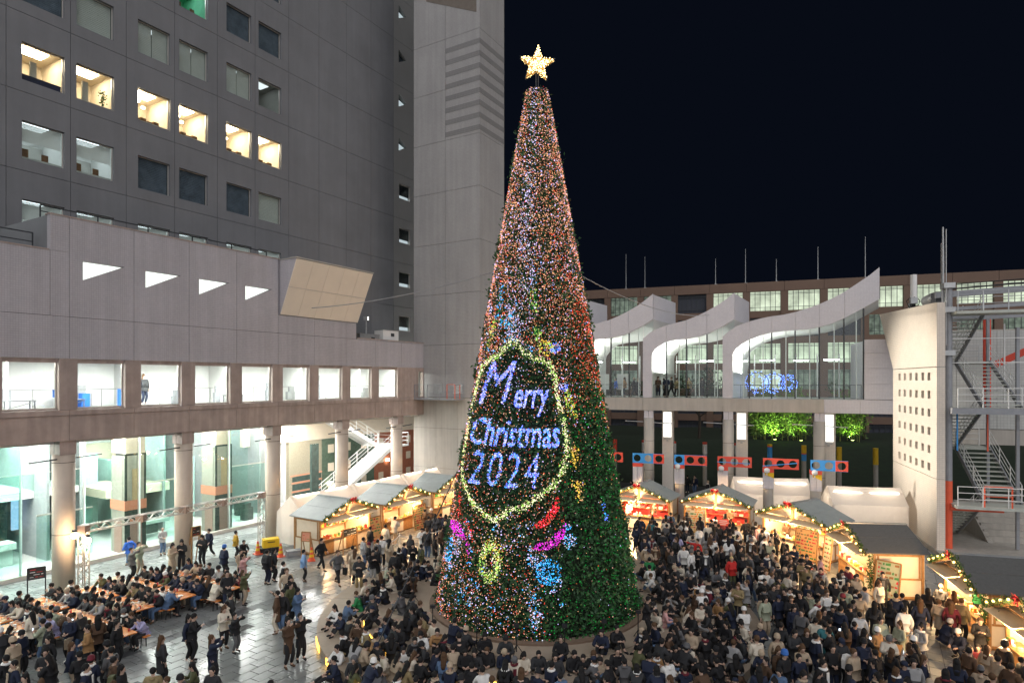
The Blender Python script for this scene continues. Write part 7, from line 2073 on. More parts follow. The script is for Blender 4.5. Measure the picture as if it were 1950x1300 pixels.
 ('rcorner', 12.31, 23.77, 0, 'stand', 0.8, 'black', 'jacket', 'long black hair', 'black'),
 ('rcorner', 14.19, 19.36, 0, 'stand', 1.75, 'brown', None, None, None),
 ('rcorner', 15.05, 19.74, 0, 'stand', 1.8, 'beige', None, None, None),
 ('rcorner', 14.8, 18.99, 0, 'stand', 1.62, 'beige', None, None, None),
 ('rcorner', 14.77, 18.46, 0, 'stand', 1.97, 'brown', None, None, None),
 ('rcorner', 13.83, 18.39, 0, 'stand', 2.39, 'beige', None, None, None),
 ('rcorner', 13.59, 17.64, 0, 'stand', 1.6, 'black', None, None, None),
 ('rcorner', 13.6, 17.18, 0, 'stand', 2.2, 'navy', None, None, None),
 ('rcorner', 14.21, 17.48, 0, 'stand', 1.47, 'brown', None, None, None),
 ('rcorner', 12.89, 17.48, 0, 'stand', 2.32, 'camel', None, None, None),
 ('rcorner', 13.22, 18.53, 0, 'stand', 2.6, 'navy', None, None, None),
 ('rcorner', 12.37, 17.79, 0, 'stand', 2.66, 'brown', None, None, None),
 ('rcorner', 11.71, 17.48, 0, 'stand', 2.15, 'camel', None, None, None),
 ('rcorner', 15.52, 18.99, 0, 'stand', 1.28, 'charcoal', None, None, None),
 ('rcorner', 15.59, 19.74, 0, 'stand', 1.77, 'black', None, None, None),
 ('rcorner', 12.03, 16.6, 0, 'stand', 1.22, 'black', None, None, None),
 ('rcorner', 12.41, 16.46, 0, 'stand', 2.31, 'camel', None, None, None),
 ('rcrowd', 11.04, 25.89, 0, 'stand', None, None, None, None, None),
 ('rcrowd', 11.31, 24.41, 0, 'walk', None, None, None, None, None),
 ('rqueue', 8.68, 38.51, 0, 'clasp', None, None, None, None, None),
 ('rcrowd', 11.5, 30.07, 0, 'stand', None, None, None, None, None),
 ('rcrowd', 12.18, 28.54, 0, 'stand', None, None, None, None, None),
 ('rqueue', 12.43, 38.09, 0, 'clasp', None, None, None, None, None),
 ('rcrowd', 11.82, 34.51, 0, 'clasp', None, None, None, None, None),
 ('rcrowd', 11.3, 27.72, 0, 'stand', None, None, None, None, None),
 ('rcrowd', 10.17, 25.13, 0, 'clasp', None, None, None, None, None),
 ('rcrowd', 13.34, 33.06, 0, 'phone', None, None, None, None, None),
 ('rqueue', 11.27, 37.15, 0, 'phone', None, None, None, None, None),
 ('rcrowd', 12.49, 24.74, 0, 'stand', None, None, None, None, None),
 ('rqueue', 11.94, 37.31, 0, 'phone', None, None, None, None, None),
 ('rcrowd', 13.62, 26.36, 0, 'stand', None, None, None, None, None),
 ('rcrowd', 13.25, 27.01, 0, 'stand', None, None, None, None, None),
 ('rcrowd', 6.81, 31.84, 0, 'stand', None, None, None, None, None),
 ('rqueue', 7.72, 37.72, 0, 'walk', None, None, None, None, None),
 ('rcrowd', 14.97, 27.05, 0, 'stand', None, None, None, None, None),
 ('rcrowd', 14.21, 31.33, 0, 'phone', None, None, None, None, None),
 ('rcrowd', 11.57, 28.93, 0, 'phone', None, None, None, None, None),
 ('rqueue', 9.03, 34.76, 0, 'walk', None, None, None, None, None),
 ('rcrowd', 12.74, 25.53, 0, 'phone', None, None, None, None, None),
 ('rcrowd', 8.3, 34.34, 0, 'stand', None, None, None, None, None),
 ('rcrowd', 12.13, 33.5, 0, 'stand', None, None, None, None, None),
 ('rqueue', 9.61, 37.74, 0, 'clasp', None, None, None, None, None),
 ('rcrowd', 10.5, 23.24, 0, 'clasp', None, None, None, None, None),
 ('rcrowd', 8.79, 30.6, 0, 'stand', None, None, None, None, None),
 ('rcrowd', 10.72, 26.81, 0, 'stand', None, None, None, None, None),
 ('rcrowd', 10.67, 25.48, 0, 'clasp', None, None, None, None, None),
 ('rcrowd', 14.53, 27.49, 0, 'walk', None, None, None, None, None),
 ('rcrowd', 9.29, 31.09, 0, 'phone', None, None, None, None, None),
 ('rcrowd', 13.09, 29.36, 0, 'walk', None, None, None, None, None),
 ('rcrowd', 13.14, 27.77, 0, 'walk', None, None, None, None, None),
 ('rqueue', 9.02, 35.36, 0, 'walk', None, None, None, None, None),
 ('rcrowd', 13.25, 29.99, 0, 'stand', None, None, None, None, None),
 ('rqueue', 10.42, 37.74, 0, 'walk', None, None, None, None, None),
 ('rcrowd', 7.01, 32.83, 0, 'stand', None, None, None, None, None),
 ('rqueue', 9.59, 38.86, 0, 'stand', None, None, None, None, None),
 ('rqueue', 11.58, 38.38, 0, 'walk', None, None, None, None, None),
 ('rcrowd', 13.4, 25.81, 0, 'stand', None, None, None, None, None),
 ('rcrowd', 12.78, 28.91, 0, 'walk', None, None, None, None, None),
 ('rqueue', 10.31, 38.54, 0, 'phone', None, None, None, None, None),
 ('rqueue', 7.37, 34.76, 0, 'clasp', None, None, None, None, None),
 ('rqueue', 9.55, 36.39, 0, 'clasp', None, None, None, None, None),
 ('rcrowd', 7.55, 33.54, 0, 'clasp', None, None, None, None, None),
 ('rcrowd', 11.22, 25.19, 0, 'clasp', None, None, None, None, None),
 ('rcrowd', 11.74, 24.58, 0, 'clasp', None, None, None, None, None),
 ('rqueue', 7.9, 35.83, 0, 'stand', None, None, None, None, None),
 ('rqueue', 13.99, 37.24, 0, 'walk', None, None, None, None, None),
 ('rcrowd', 13.95, 29.53, 0, 'phone', None, None, None, None, None),
 ('rcrowd', 11.4, 26.62, 0, 'walk', None, None, None, None, None),
 ('rcrowd', 9.11, 32.1, 0, 'stand', None, None, None, None, None),
 ('rcrowd', 7.19, 31.29, 0, 'clasp', None, None, None, None, None),
 ('rqueue', 12.91, 36.4, 0, 'clasp', None, None, None, None, None),
 ('rcrowd', 14.51, 29.36, 0, 'walk', None, None, None, None, None),
 ('rcrowd', 7.81, 31.86, 0, 'walk', None, None, None, None, None),
 ('rcrowd', 7.88, 31.24, 0, 'walk', None, None, None, None, None),
 ('rcrowd', 12.15, 29.77, 0, 'clasp', None, None, None, None, None),
 ('rcrowd', 11.89, 32.4, 0, 'stand', None, None, None, None, None),
 ('rqueue', 9.49, 35.81, 0, 'walk', None, None, None, None, None),
 ('rcrowd', 9.45, 30.34, 0, 'stand', None, None, None, None, None),
 ('rqueue', 7.42, 36.7, 0, 'stand', None, None, None, None, None),
 ('rcrowd', 11.37, 33.32, 0, 'clasp', None, None, None, None, None),
 ('rcrowd', 12.01, 30.66, 0, 'phone', None, None, None, None, None),
 ('rcrowd', 14.01, 33.66, 0, 'stand', None, None, None, None, None),
 ('rcrowd', 12.36, 25.92, 0, 'stand', None, None, None, None, None),
 ('rcrowd', 13.83, 34.46, 0, 'stand', None, None, None, None, None),
 ('rcrowd', 14.49, 34.38, 0, 'phone', None, None, None, None, None),
 ('rcrowd', 10.4, 27.34, 0, 'stand', None, None, None, None, None),
 ('rcrowd', 13.78, 28.34, 0, 'clasp', None, None, None, None, None),
 ('rcrowd', 11.97, 27.07, 0, 'stand', None, None, None, None, None),
 ('rcrowd', 11.47, 22.91, 0, 'stand', None, None, None, None, None),
 ('rcrowd', 10.85, 33.77, 0, 'stand', None, None, None, None, None),
 ('rcrowd', 10.66, 27.98, 0, 'walk', None, None, None, None, None),
 ('rcrowd', 11.9, 33.98, 0, 'clasp', None, None, None, None, None),
 ('rcrowd', 10.82, 33.1, 0, 'phone', None, None, None, None, None),
 ('rcrowd', 8.61, 31.27, 0, 'stand', None, None, None, None, None),
 ('rcrowd', 12.84, 31.76, 0, 'stand', None, None, None, None, None),
 ('rcrowd', 12.11, 27.63, 0, 'clasp', None, None, None, None, None),
 ('rqueue', 11.91, 35.92, 0, 'stand', None, None, None, None, None),
 ('rcrowd', 9.77, 33.69, 0, 'clasp', None, None, None, None, None),
 ('rcrowd', 13.27, 32.08, 0, 'clasp', None, None, None, None, None),
 ('rcrowd', 13.87, 25.1, 0, 'stand', None, None, None, None, None),
 ('rcrowd', 14.38, 25.45, 0, 'walk', None, None, None, None, None),
 ('rqueue', 11.39, 35.23, 0, 'stand', None, None, None, None, None),
 ('rcrowd', 12.39, 29.25, 0, 'stand', None, None, None, None, None),
 ('rqueue', 10.16, 36.99, 0, 'stand', None, None, None, None, None),
 ('rcrowd', 10.6, 31.53, 0, 'stand', None, None, None, None, None),
 ('rqueue', 13.41, 35.25, 0, 'stand', None, None, None, None, None),
 ('rcrowd', 14.03, 26.74, 0, 'clasp', None, None, None, None, None),
 ('rqueue', 10.95, 39.05, 0, 'stand', None, None, None, None, None),
 ('rcrowd', 13.02, 26.27, 0, 'stand', None, None, None, None, None),
 ('rqueue', 8.39, 36.16, 0, 'clasp', None, None, None, None, None),
 ('rcrowd', 11.36, 32.68, 0, 'stand', None, None, None, None, None),
 ('rcrowd', 7.8, 30.54, 0, 'clasp', None, None, None, None, None),
 ('rcrowd', 14.15, 26.2, 0, 'stand', None, None, None, None, None),
 ('rqueue', 9.83, 35.1, 0, 'stand', None, None, None, None, None),
 ('rcrowd', 10.68, 30.4, 0, 'walk', None, None, None, None, None),
 ('rcrowd', 13.06, 24.51, 0, 'walk', None, None, None, None, None),
 ('rcrowd', 12.5, 27.97, 0, 'stand', None, None, None, None, None),
 ('rcrowd', 6.75, 30.97, 0, 'phone', None, None, None, None, None),
 ('rcrowd', 7.59, 34.25, 0, 'walk', None, None, None, None, None),
 ('rcrowd', 12.58, 32.69, 0, 'stand', None, None, None, None, None),
 ('rqueue', 13.22, 38.72, 0, 'walk', None, None, None, None, None),
 ('rqueue', 14.25, 35.2, 0, 'walk', None, None, None, None, None),
 ('rcrowd', 14.37, 32.98, 0, 'stand', None, None, None, None, None),
 ('rcrowd', 11.38, 31.1, 0, 'stand', None, None, None, None, None),
 ('rcrowd', 13.48, 28.88, 0, 'phone', None, None, None, None, None),
 ('rqueue', 9.19, 37.23, 0, 'phone', None, None, None, None, None),
 ('rcrowd', 9.46, 31.65, 0, 'clasp', None, None, None, None, None),
 ('rcrowd', 11.65, 23.83, 0, 'walk', None, None, None, None, None),
 ('rqueue', 12.7, 35.36, 0, 'walk', None, None, None, None, None),
 ('rcrowd', 13.73, 27.7, 0, 'stand', None, None, None, None, None),
 ('rqueue', 12.33, 34.79, 0, 'stand', None, None, None, None, None),
 ('rcrowd', 10.87, 28.57, 0, 'phone', None, None, None, None, None),
 ('rqueue', 8.98, 36.19, 0, 'stand', None, None, None, None, None),
 ('rcrowd', 10.99, 29.66, 0, 'stand', None, None, None, None, None),
 ('rcrowd', 14.14, 30.27, 0, 'phone', None, None, None, None, None),
 ('rcrowd', 11.72, 25.83, 0, 'stand', None, None, None, None, None),
 ('rcrowd', 11.73, 28.06, 0, 'stand', None, None, None, None, None),
 ('rcrowd', 14.65, 26.56, 0, 'stand', None, None, None, None, None),
 ('rcrowd', 10.66, 26.35, 0, 'walk', None, None, None, None, None),
 ('rqueue', 14.31, 36.1, 0, 'stand', None, None, None, None, None),
 ('rcrowd', 13.06, 23.85, 0, 'stand', None, None, None, None, None),
 ('rcrowd', 12.73, 33.37, 0, 'clasp', None, None, None, None, None),
 ('rqueue', 10.05, 39.47, 0, 'stand', None, None, None, None, None),
 ('rcrowd', 12.0, 23.31, 0, 'phone', None, None, None, None, None),
 ('rcrowd', 12.72, 23.39, 0, 'walk', None, None, None, None, None),
 ('rqueue', 13.66, 35.89, 0, 'stand', None, None, None, None, None),
 ('rqueue', 12.56, 35.95, 0, 'stand', None, None, None, None, None),
 ('rcrowd', 11.1, 22.52, 0, 'stand', None, None, None, None, None),
 ('rcrowd', 13.0, 30.92, 0, 'walk', None, None, None, None, None),
 ('rqueue', 10.13, 35.99, 0, 'walk', None, None, None, None, None),
 ('rqueue', 14.87, 35.14, 0, 'phone', None, None, None, None, None),
 ('rcrowd', 14.97, 27.75, 0, 'phone', None, None, None, None, None),
 ('rcrowd', 12.73, 26.76, 0, 'stand', None, None, None, None, None),
 ('rqueue', 11.89, 36.49, 0, 'phone', None, None, None, None, None),
 ('rcrowd', 13.16, 34.38, 0, 'phone', None, None, None, None, None),
 ('rcrowd', 8.74, 33.21, 0, 'stand', None, None, None, None, None),
 ('rqueue', 11.4, 36.27, 0, 'stand', None, None, None, None, None),
 ('rqueue', 14.47, 36.99, 0, 'stand', None, None, None, None, None),
 ('rcrowd', 13.47, 30.63, 0, 'stand', None, None, None, None, None),
 ('rcrowd', 14.05, 31.83, 0, 'stand', None, None, None, None, None),
 ('rcrowd', 11.31, 27.16, 0, 'stand', None, None, None, None, None),
 ('rqueue', 7.15, 35.86, 0, 'walk', None, None, None, None, None),
 ('rqueue', 8.3, 35.15, 0, 'stand', None, None, None, None, None),
 ('rcrowd', 10.85, 24.75, 0, 'stand', None, None, None, None, None),
 ('rqueue', 10.54, 35.08, 0, 'stand', None, None, None, None, None),
 ('rcrowd', 12.48, 30.35, 0, 'walk', None, None, None, None, None),
 ('rqueue', 12.68, 37.55, 0, 'walk', None, None, None, None, None),
 ('rcrowd', 10.53, 22.65, 0, 'stand', None, None, None, None, None),
 ('bcrowd', 7.33, 16.77, 0, 'clasp', None, None, None, None, None),
 ('bcrowd', 9.91, 18.37, 0, 'stand', None, None, None, None, None),
 ('bcrowd', 8.75, 16.22, 0, 'phone', None, None, None, None, None),
 ('bcrowd', 9.54, 19.24, 0, 'stand', None, None, None, None, None),
 ('bcrowd', 9.29, 18.64, 0, 'stand', None, None, None, None, None),
 ('bcrowd', 9.48, 17.37, 0, 'stand', None, None, None, None, None),
 ('bcrowd', 7.41, 17.48, 0, 'phone', None, None, None, None, None),
 ('bcrowd', 8.71, 17.39, 0, 'clasp', None, None, None, None, None),
 ('bcrowd', 7.92, 16.32, 0, 'clasp', None, None, None, None, None),
 ('bcrowd', 8.3, 17.85, 0, 'phone', None, None, None, None, None),
 ('bcrowd', 7.06, 16.13, 0, 'stand', None, None, None, None, None),
 ('bcrowd', 7.84, 18.25, 0, 'phone', None, None, None, None, None),
 ('bcrowd', 8.47, 16.79, 0, 'clasp', None, None, None, None, None),
 ('bcrowd', 6.72, 16.87, 0, 'clasp', None, None, None, None, None),
 ('bcrowd', 8.88, 18.16, 0, 'phone', None, None, None, None, None),
 ('bcrowd', 10.13, 19.72, 0, 'clasp', None, None, None, None, None),
 ('bcrowd', 7.72, 18.92, 0, 'stand', None, None, None, None, None),
 ('bcrowd', 9.26, 16.62, 0, 'clasp', None, None, None, None, None),
 ('bcrowd', 6.45, 16.22, 0, 'clasp', None, None, None, None, None),
 ('bcrowd', 7.83, 19.52, 0, 'phone', None, None, None, None, None),
 ('bcrowd', 7.96, 17.15, 0, 'phone', None, None, None, None, None),
 ('bcrowd', 8.4, 19.74, 0, 'phone', None, None, None, None, None),
 ('bcrowd', 7.16, 18.05, 0, 'clasp', None, None, None, None, None),
 ('bcrowd', 9.16, 19.73, 0, 'phone', None, None, None, None, None),
 ('lcorner', -15.67, 22.12, 0, 'clasp', -0.12, 'navy', None, 'short brown hair', None),
 ('lcorner', -15.42, 22.32, 0, 'phone', -1.79, 'charcoal', None, 'bald', None),
 ('lcorner', -14.54, 21.88, 0, 'clasp', -2.41, 'brown', None, 'long black hair', None),
 ('lcorner', -14.46, 21.27, 0, 'clasp', -0.86, 'camel', None, 'short black hair', None),
 ('lcorner', -13.02, 20.06, 0, 'stand', -1.47, 'charcoal', None, 'black knit cap', None),
 ('lcorner', -13.76, 21.69, 0, 'stand', 1.59, 'black', None, 'short black hair', None),
 ('lcorner', -14.3, 22.42, 0, 'clasp', -1.69, 'black', None, 'short black hair', None),
 ('lcorner', -16.33, 21.78, 0, 'phone', -1.42, 'sage', None, 'short black hair', None),
 ('lcorner', -15.79, 21.22, 0, 'stand', 2.19, 'black', None, 'short black hair', None),
 ('lcorner', -17.25, 22.42, 0, 'clasp', -1.69, 'cream', None, None, None),
 ('lcorner', -16.54, 21.0, 0, 'stand', 1.41, None, None, None, None),
 ('lcorner', -11.05, 16.36, 0, 'stand', None, None, None, None, None),
 ('lcorner', -12.43, 18.16, 0, 'clasp', None, None, None, None, None),
 ('lcorner', -15.21, 20.47, 0, 'stand', None, None, None, None, None),
 ('lcorner', -12.86, 16.71, 0, 'phone', None, None, None, None, None),
 ('lcorner', -15.34, 18.92, 0, 'clasp', None, None, None, None, None),
 ('lcorner', -13.29, 19.17, 0, 'clasp', None, None, None, None, None),
 ('lcorner', -10.11, 16.28, 0, 'stand', None, None, None, None, None),
 ('lcorner', -14.05, 19.87, 0, 'stand', None, None, None, None, None),
 ('lcorner', -11.38, 18.12, 0, 'clasp', None, None, None, None, None),
 ('lcorner', -11.95, 17.35, 0, 'clasp', None, None, None, None, None),
 ('lcorner', -12.59, 16.06, 0, 'stand', None, None, None, None, None),
 ('lcorner', -14.81, 18.56, 0, 'stand', None, None, None, None, None),
 ('lcorner', -13.23, 17.5, 0, 'stand', None, None, None, None, None),
 ('lcorner', -13.91, 17.83, 0, 'clasp', None, None, None, None, None),
 ('lcorner', -16.0, 20.02, 0, 'clasp', None, None, None, None, None),
 ('lcorner', -17.26, 21.02, 0, 'stand', None, None, None, None, None),
 ('lcorner', -12.45, 19.38, 0, 'clasp', None, None, None, None, None),
 ('lcorner', -14.58, 19.48, 0, 'clasp', None, None, None, None, None),
 ('lcorner', -15.91, 19.24, 0, 'stand', None, None, None, None, None),
 ('lcorner', -12.06, 18.85, 0, 'clasp', None, None, None, None, None),
 ('lcorner', -11.25, 17.48, 0, 'phone', None, None, None, None, None),
 ('lcorner', -13.62, 16.97, 0, 'stand', None, None, None, None, None),
 ('lcorner', -14.61, 17.67, 0, 'phone', None, None, None, None, None),
 ('lcorner', -11.91, 16.23, 0, 'stand', None, None, None, None, None),
 ('lcorner', -10.58, 16.83, 0, 'clasp', None, None, None, None, None),
 ('lcorner', -14.02, 18.94, 0, 'phone', None, None, None, None, None),
 ('lcorner', -12.7, 18.78, 0, 'clasp', None, None, None, None, None),
 ('open', -9.76, 17.64, 0, 'stand', -0.77, None, None, None, None),
 ('open', -9.49, 17.79, 0, 'stand', 1.35, None, None, None, None),
 ('open', -6.77, 17.48, 0, 'stand', -1.34, None, None, None, None),
 ('lsteps', -1.66, 21.84, 0.5, 'legs', None, None, None, None, None),
 ('lsteps', -3.33, 22.22, 0.5, 'cross', None, None, None, None, None),
 ('lsteps', -3.14, 21.55, 0.5, 'cross', None, None, None, None, None),
 ('lsteps', -1.74, 21.08, 0.5, 'cross', None, None, None, None, None),
 ('lsteps', -3.91, 22.87, 0.5, 'knees', None, None, None, None, None),
 ('lsteps', -2.59, 21.77, 0.5, 'knees', None, None, None, None, None),
 ('lsteps', -5.82, 20.62, 0, 'legs', None, None, None, None, None),
 ('lsteps', -3.7, 24.27, 0.5, 'knees', None, None, None, None, None),
 ('rseat', 6.28, 25.37, 0.5, 'cross', None, None, None, None, None),
 ('rseat', 9.75, 28.44, 0.3, 'legs', None, None, None, None, None),
 ('rseat', 6.94, 27.57, 0.5, 'legs', None, None, None, None, None),
 ('rseat', 7.47, 21.11, 0.3, 'legs', None, None, None, None, None),
 ('rseat', 8.54, 29.64, 0.3, 'legs', None, None, None, None, None),
 ('rseat', 10.63, 29.9, 0, 'cross', None, None, None, None, None),
 ('rseat', 5.2, 22.2, 0.5, 'cross', None, None, None, None, None),
 ('rseat', 6.78, 24.41, 0.5, 'cross', None, None, None, None, None),
 ('rseat', 9.51, 29.2, 0.3, 'knees', None, None, None, None, None),
 ('rseat', 6.74, 20.85, 0.3, 'knees', None, None, None, None, None),
 ('rseat', 7.06, 26.29, 0.5, 'legs', None, None, None, None, None),
 ('rseat', 6.11, 24.74, 0.5, 'knees', None, None, None, None, None),
 ('rseat', 8.4, 28.89, 0.3, 'knees', None, None, None, None, None),
 ('rseat', 10.31, 30.76, 0, 'knees', None, None, None, None, None),
 ('rseat', 9.26, 30.32, 0.3, 'cross', None, None, None, None, None),
 ('rseat', 6.88, 25.02, 0.5, 'legs', None, None, None, None, None),
 ('rseat', 6.01, 22.72, 0.5, 'cross', None, None, None, None, None),
 ('rseat', 7.72, 24.73, 0.5, 'knees', None, None, None, None, None),
 ('rseat', 5.71, 20.73, 0.3, 'knees', None, None, None, None, None),
 ('rseat', 8.18, 30.22, 0.3, 'knees', None, None, None, None, None),
 ('rseat', 8.83, 26.39, 0.3, 'knees', None, None, None, None, None),
 ('rseat', 7.98, 21.54, 0.3, 'cross', None, None, None, None, None),
 ('rseat', 9.77, 27.28, 0.3, 'knees', None, None, None, None, None),
 ('rseat', 6.46, 26.46, 0.5, 'legs', None, None, None, None, None),
 ('rseat', 9.34, 26.82, 0.3, 'legs', None, None, None, None, None),
 ('rseat', 8.17, 27.08, 0.5, 'legs', None, None, None, None, None),
 ('rseat', 10.97, 30.51, 0, 'knees', None, None, None, None, None),
 ('rseat', 8.55, 22.92, 0.3, 'cross', None, None, None, None, None),
 ('rseat', 6.49, 27.09, 0.5, 'knees', None, None, None, None, None),
 ('rseat', 6.26, 29.54, 0.5, 'legs', None, None, None, None, None),
 ('rseat', 9.02, 24.17, 0.3, 'legs', None, None, None, None, None),
 ('rseat', 4.64, 21.83, 0.5, 'knees', None, None, None, None, None),
 ('rseat', 7.41, 27.98, 0.5, 'cross', None, None, None, None, None),
 ('rcorner', 11.19, 18.17, 0, 'clasp', None, None, None, None, None),
 ('rcorner', 12.76, 19.63, 0, 'phone', None, None, None, None, None),
 ('rcorner', 10.97, 17.28, 0, 'clasp', None, None, None, None, None),
 ('rcorner', 10.89, 18.72, 0, 'stand', None, None, None, None, None),
 ('rcorner', 11.3, 20.06, 0, 'clasp', None, None, None, None, None),
 ('rcorner', 7.96, 20.25, 0, 'clasp', None, None, None, None, None),
 ('rcorner', 8.73, 20.55, 0, 'stand', None, None, None, None, None),
 ('rcorner', 12.4, 21.2, 0, 'clasp', None, None, None, None, None),
 ('rcorner', 9.27, 21.5, 0, 'stand', None, None, None, None, None),
 ('rcorner', 12.52, 18.97, 0, 'stand', None, None, None, None, None),
 ('rcorner', 9.91, 20.35, 0, 'stand', None, None, None, None, None),
 ('rcorner', 13.06, 20.31, 0, 'clasp', None, None, None, None, None),
 ('rcorner', 10.63, 20.78, 0, 'phone', None, None, None, None, None),
 ('rcorner', 11.9, 19.54, 0, 'clasp', None, None, None, None, None),
 ('rcorner', 10.26, 17.28, 0, 'clasp', None, None, None, None, None),
 ('rcorner', 10.52, 17.94, 0, 'stand', None, None, None, None, None),
 ('rcorner', 12.39, 20.5, 0, 'phone', None, None, None, None, None),
 ('rcorner', 11.25, 19.3, 0, 'stand', None, None, None, None, None),
 ('rcorner', 11.4, 21.33, 0, 'phone', None, None, None, None, None),
 ('rcorner', 8.55, 21.6, 0, 'phone', None, None, None, None, None),
 ('rcorner', 11.72, 20.79, 0, 'phone', None, None, None, None, None),
 ('rcorner', 14.1, 21.48, 0, 'clasp', None, None, None, None, None),
 ('rcorner', 10.6, 20.13, 0, 'phone', None, None, None, None, None),
 ('lcorner', -8.75, 18.21, 0, 'stand', None, None, None, None, None),
 ('lcorner', -8.22, 16.8, 0, 'stand', None, None, None, None, None),
 ('lcorner', -9.31, 16.54, 0, 'stand', None, None, None, None, None),
 ('lcorner', -10.44, 18.12, 0, 'stand', None, None, None, None, None),
 ('lcorner', -9.49, 18.62, 0, 'phone', None, None, None, None, None),
 ('lcorner', -8.87, 17.28, 0, 'phone', None, None, None, None, None),
]
# ------------------------------------------------------------------ people: bodies grown on skeletons, clothes over them
def skin_mesh(name, chains, mats, sub=1):
    """chains: list of lists of (position, radius or (rx, ry)); the first node of later chains may equal a node of an earlier one"""
    vs, rs, es, idx = [], [], [], {}
    def node(p, r):
        k = tuple(round(c, 4) for c in p)
        if k not in idx: idx[k] = len(vs); vs.append(p); rs.append(r if isinstance(r, tuple) else (r, r))
        return idx[k]
    for ch in chains:
        prev = None
        for (p, r) in ch:
            i = node(p, r)
            if prev is not None and prev != i: es.append((prev, i))
            prev = i
    me = bpy.data.meshes.new(name); me.from_pydata([tuple(v) for v in vs], es, [])
    o = bpy.data.objects.new(name, me); COL.objects.link(o)
    o.modifiers.new('s', 'SKIN')
    sv = me.skin_vertices[0].data
    for i, r in enumerate(rs): sv[i].radius = r; sv[i].use_root = (i == 0)
    if sub: o.modifiers.new('u', 'SUBSURF').levels = sub
    dg = bpy.context.evaluated_depsgraph_get(); dg.update()
    out = bpy.data.meshes.new_from_object(o.evaluated_get(dg))
    bpy.data.objects.remove(o); bpy.data.meshes.remove(me)
    out.name = name
    out.materials.clear()
    for m in mats: out.materials.append(m)
    out.polygons.foreach_set('use_smooth', [True] * len(out.polygons))
    return out
def two_bone(a, c, l1, l2, pole):
    a, c, pole = Vector(a), Vector(c), Vector(pole).normalized()
    d = c - a; L = min(d.length, (l1 + l2) * .995); dn = d.normalized()
    x = (L * L + l1 * l1 - l2 * l2) / (2 * L); h = math.sqrt(max(0, l1 * l1 - x * x))
    pl = (pole - dn * pole.dot(dn)).normalized()
    return a + dn * x + pl * h
SKINM = mat('skin', (.50, .335, .255), .5, var=.06)
EYEM = mat('dark_eye', (.02, .015, .012), .3)
LIPM = mat('lip', (.40, .16, .14), .5)
CLOTH = mat('cloth', (.02, .02, .02), .85)
PZ = {}
def vsum(a, b, s=1.0): return (a[0] + b[0] * s, a[1] + b[1] * s, a[2] + b[2] * s)
def pose(pel, lean, hl, wr, ank, kp, toe=(0, -1)):
    """pelvis point, lean of the trunk, head pitch, wrists (left,right), ankles, knee pole"""
    t = Vector((0, -math.sin(lean), math.cos(lean)))
    P = Vector(pel); J = {'pel': P, 'spine': P + t * .18, 'chest': P + t * .36, 'neck': P + t * .50, 't': t}
    hd = Vector((0, -math.sin(hl), math.cos(hl)))
    J['hd'] = hd; J['head'] = J['neck'] + hd * .14
    J['sh'] = [P + t * .45 + Vector((s * .175, 0, 0)) for s in (-1, 1)]
    J['hip'] = [P + Vector((s * .09, 0, -.03)) for s in (-1, 1)]
    J['wr'] = [Vector(w) for w in wr]
    for i in range(2):
        d = J['wr'][i] - J['sh'][i]
        if d.length > .50: J['wr'][i] = J['sh'][i] + d * (.50 / d.length)
    J['el'] = [two_bone(J['sh'][i], J['wr'][i], .27, .25, (.7 * (-1, 1)[i], .5, -.6)) for i in range(2)]
    J['an'] = []
    for i in range(2):
        a = Vector(ank[i]); d = a - J['hip'][i]
        if d.length > .80: a = J['hip'][i] + d * (.80 / d.length)
        J['an'].append(a)
    J['kn'] = [two_bone(J['hip'][i], J['an'][i], .40, .41, kp[i] if isinstance(kp[0], (tuple, list)) else kp) for i in range(2)]
    J['toe'] = [Vector((toe[0] * .14 + s * .03, toe[1] * .14, -.045)) for s in (-1, 1)]
    return J
W = lambda x, y, z: [(-x, y, z), (x, y, z)]
POSES = {
 'stand': pose((0, 0, .88), .03, .08, [(-.24, -.05, .82), (.24, -.02, .80)], W(.10, .02, .085), (0, -1, 0)),
 'clasp': pose((0, 0, .88), .04, .10, [(-.05, -.20, 1.03), (.05, -.20, 1.02)], W(.09, .02, .085), (0, -1, 0)),
 'phone': pose((0, 0, .88), .06, .30, [(-.06, -.30, 1.22), (.07, -.30, 1.20)], W(.10, .02, .085), (0, -1, 0)),
 'photo': pose((0, 0, .88), -.02, -.05, [(-.08, -.27, 1.50), (.08, -.27, 1.50)], W(.11, .02, .085), (0, -1, 0)),
 'walk': pose((0, 0, .87), .07, .10, [(-.22, .14, .90), (.22, -.22, .92)], [(-.09, -.28, .085), (.09, .30, .13)], (0, -1, .1)),
 'point': pose((0, 0, .88), .02, .02, [(-.52, -.30, 1.42), (.22, -.06, .84)], W(.10, .02, .085), (0, -1, 0)),
 'bench': pose((0, .02, .53), .22, .25, [(-.14, -.42, .80), (.14, -.42, .80)], W(.11, -.36, .085), (0, -1, .4)),
 'eat': pose((0, .02, .53), .30, .40, [(-.14, -.42, .80), (.05, -.32, .98)], W(.11, -.30, .085), (0, -1, .4)),
 'knees': pose((0, 0, .10), .18, .28, [(-.10, -.40, .40), (.10, -.40, .38)], W(.09, -.47, .07), (0, -.3, 1)),
 'cross': pose((0, 0, .10), .16, .45, [(-.07, -.30, .28), (.08, -.30, .28)], [(.10, -.34, .07), (-.10, -.36, .07)], [(-.9, -.5, .25), (.9, -.5, .25)]),
 'legs': pose((0, 0, .10), .10, .20, [(-.10, -.33, .30), (.10, -.33, .30)], [(-.12, -.72, .06), (.12, -.70, .06)], (0, -.2, 1)),
 'crouch': pose((0, .12, .34), .45, .10, [(-.12, -.38, .48), (.12, -.38, .46)], W(.11, -.05, .085), (0, -1, .3)),
}
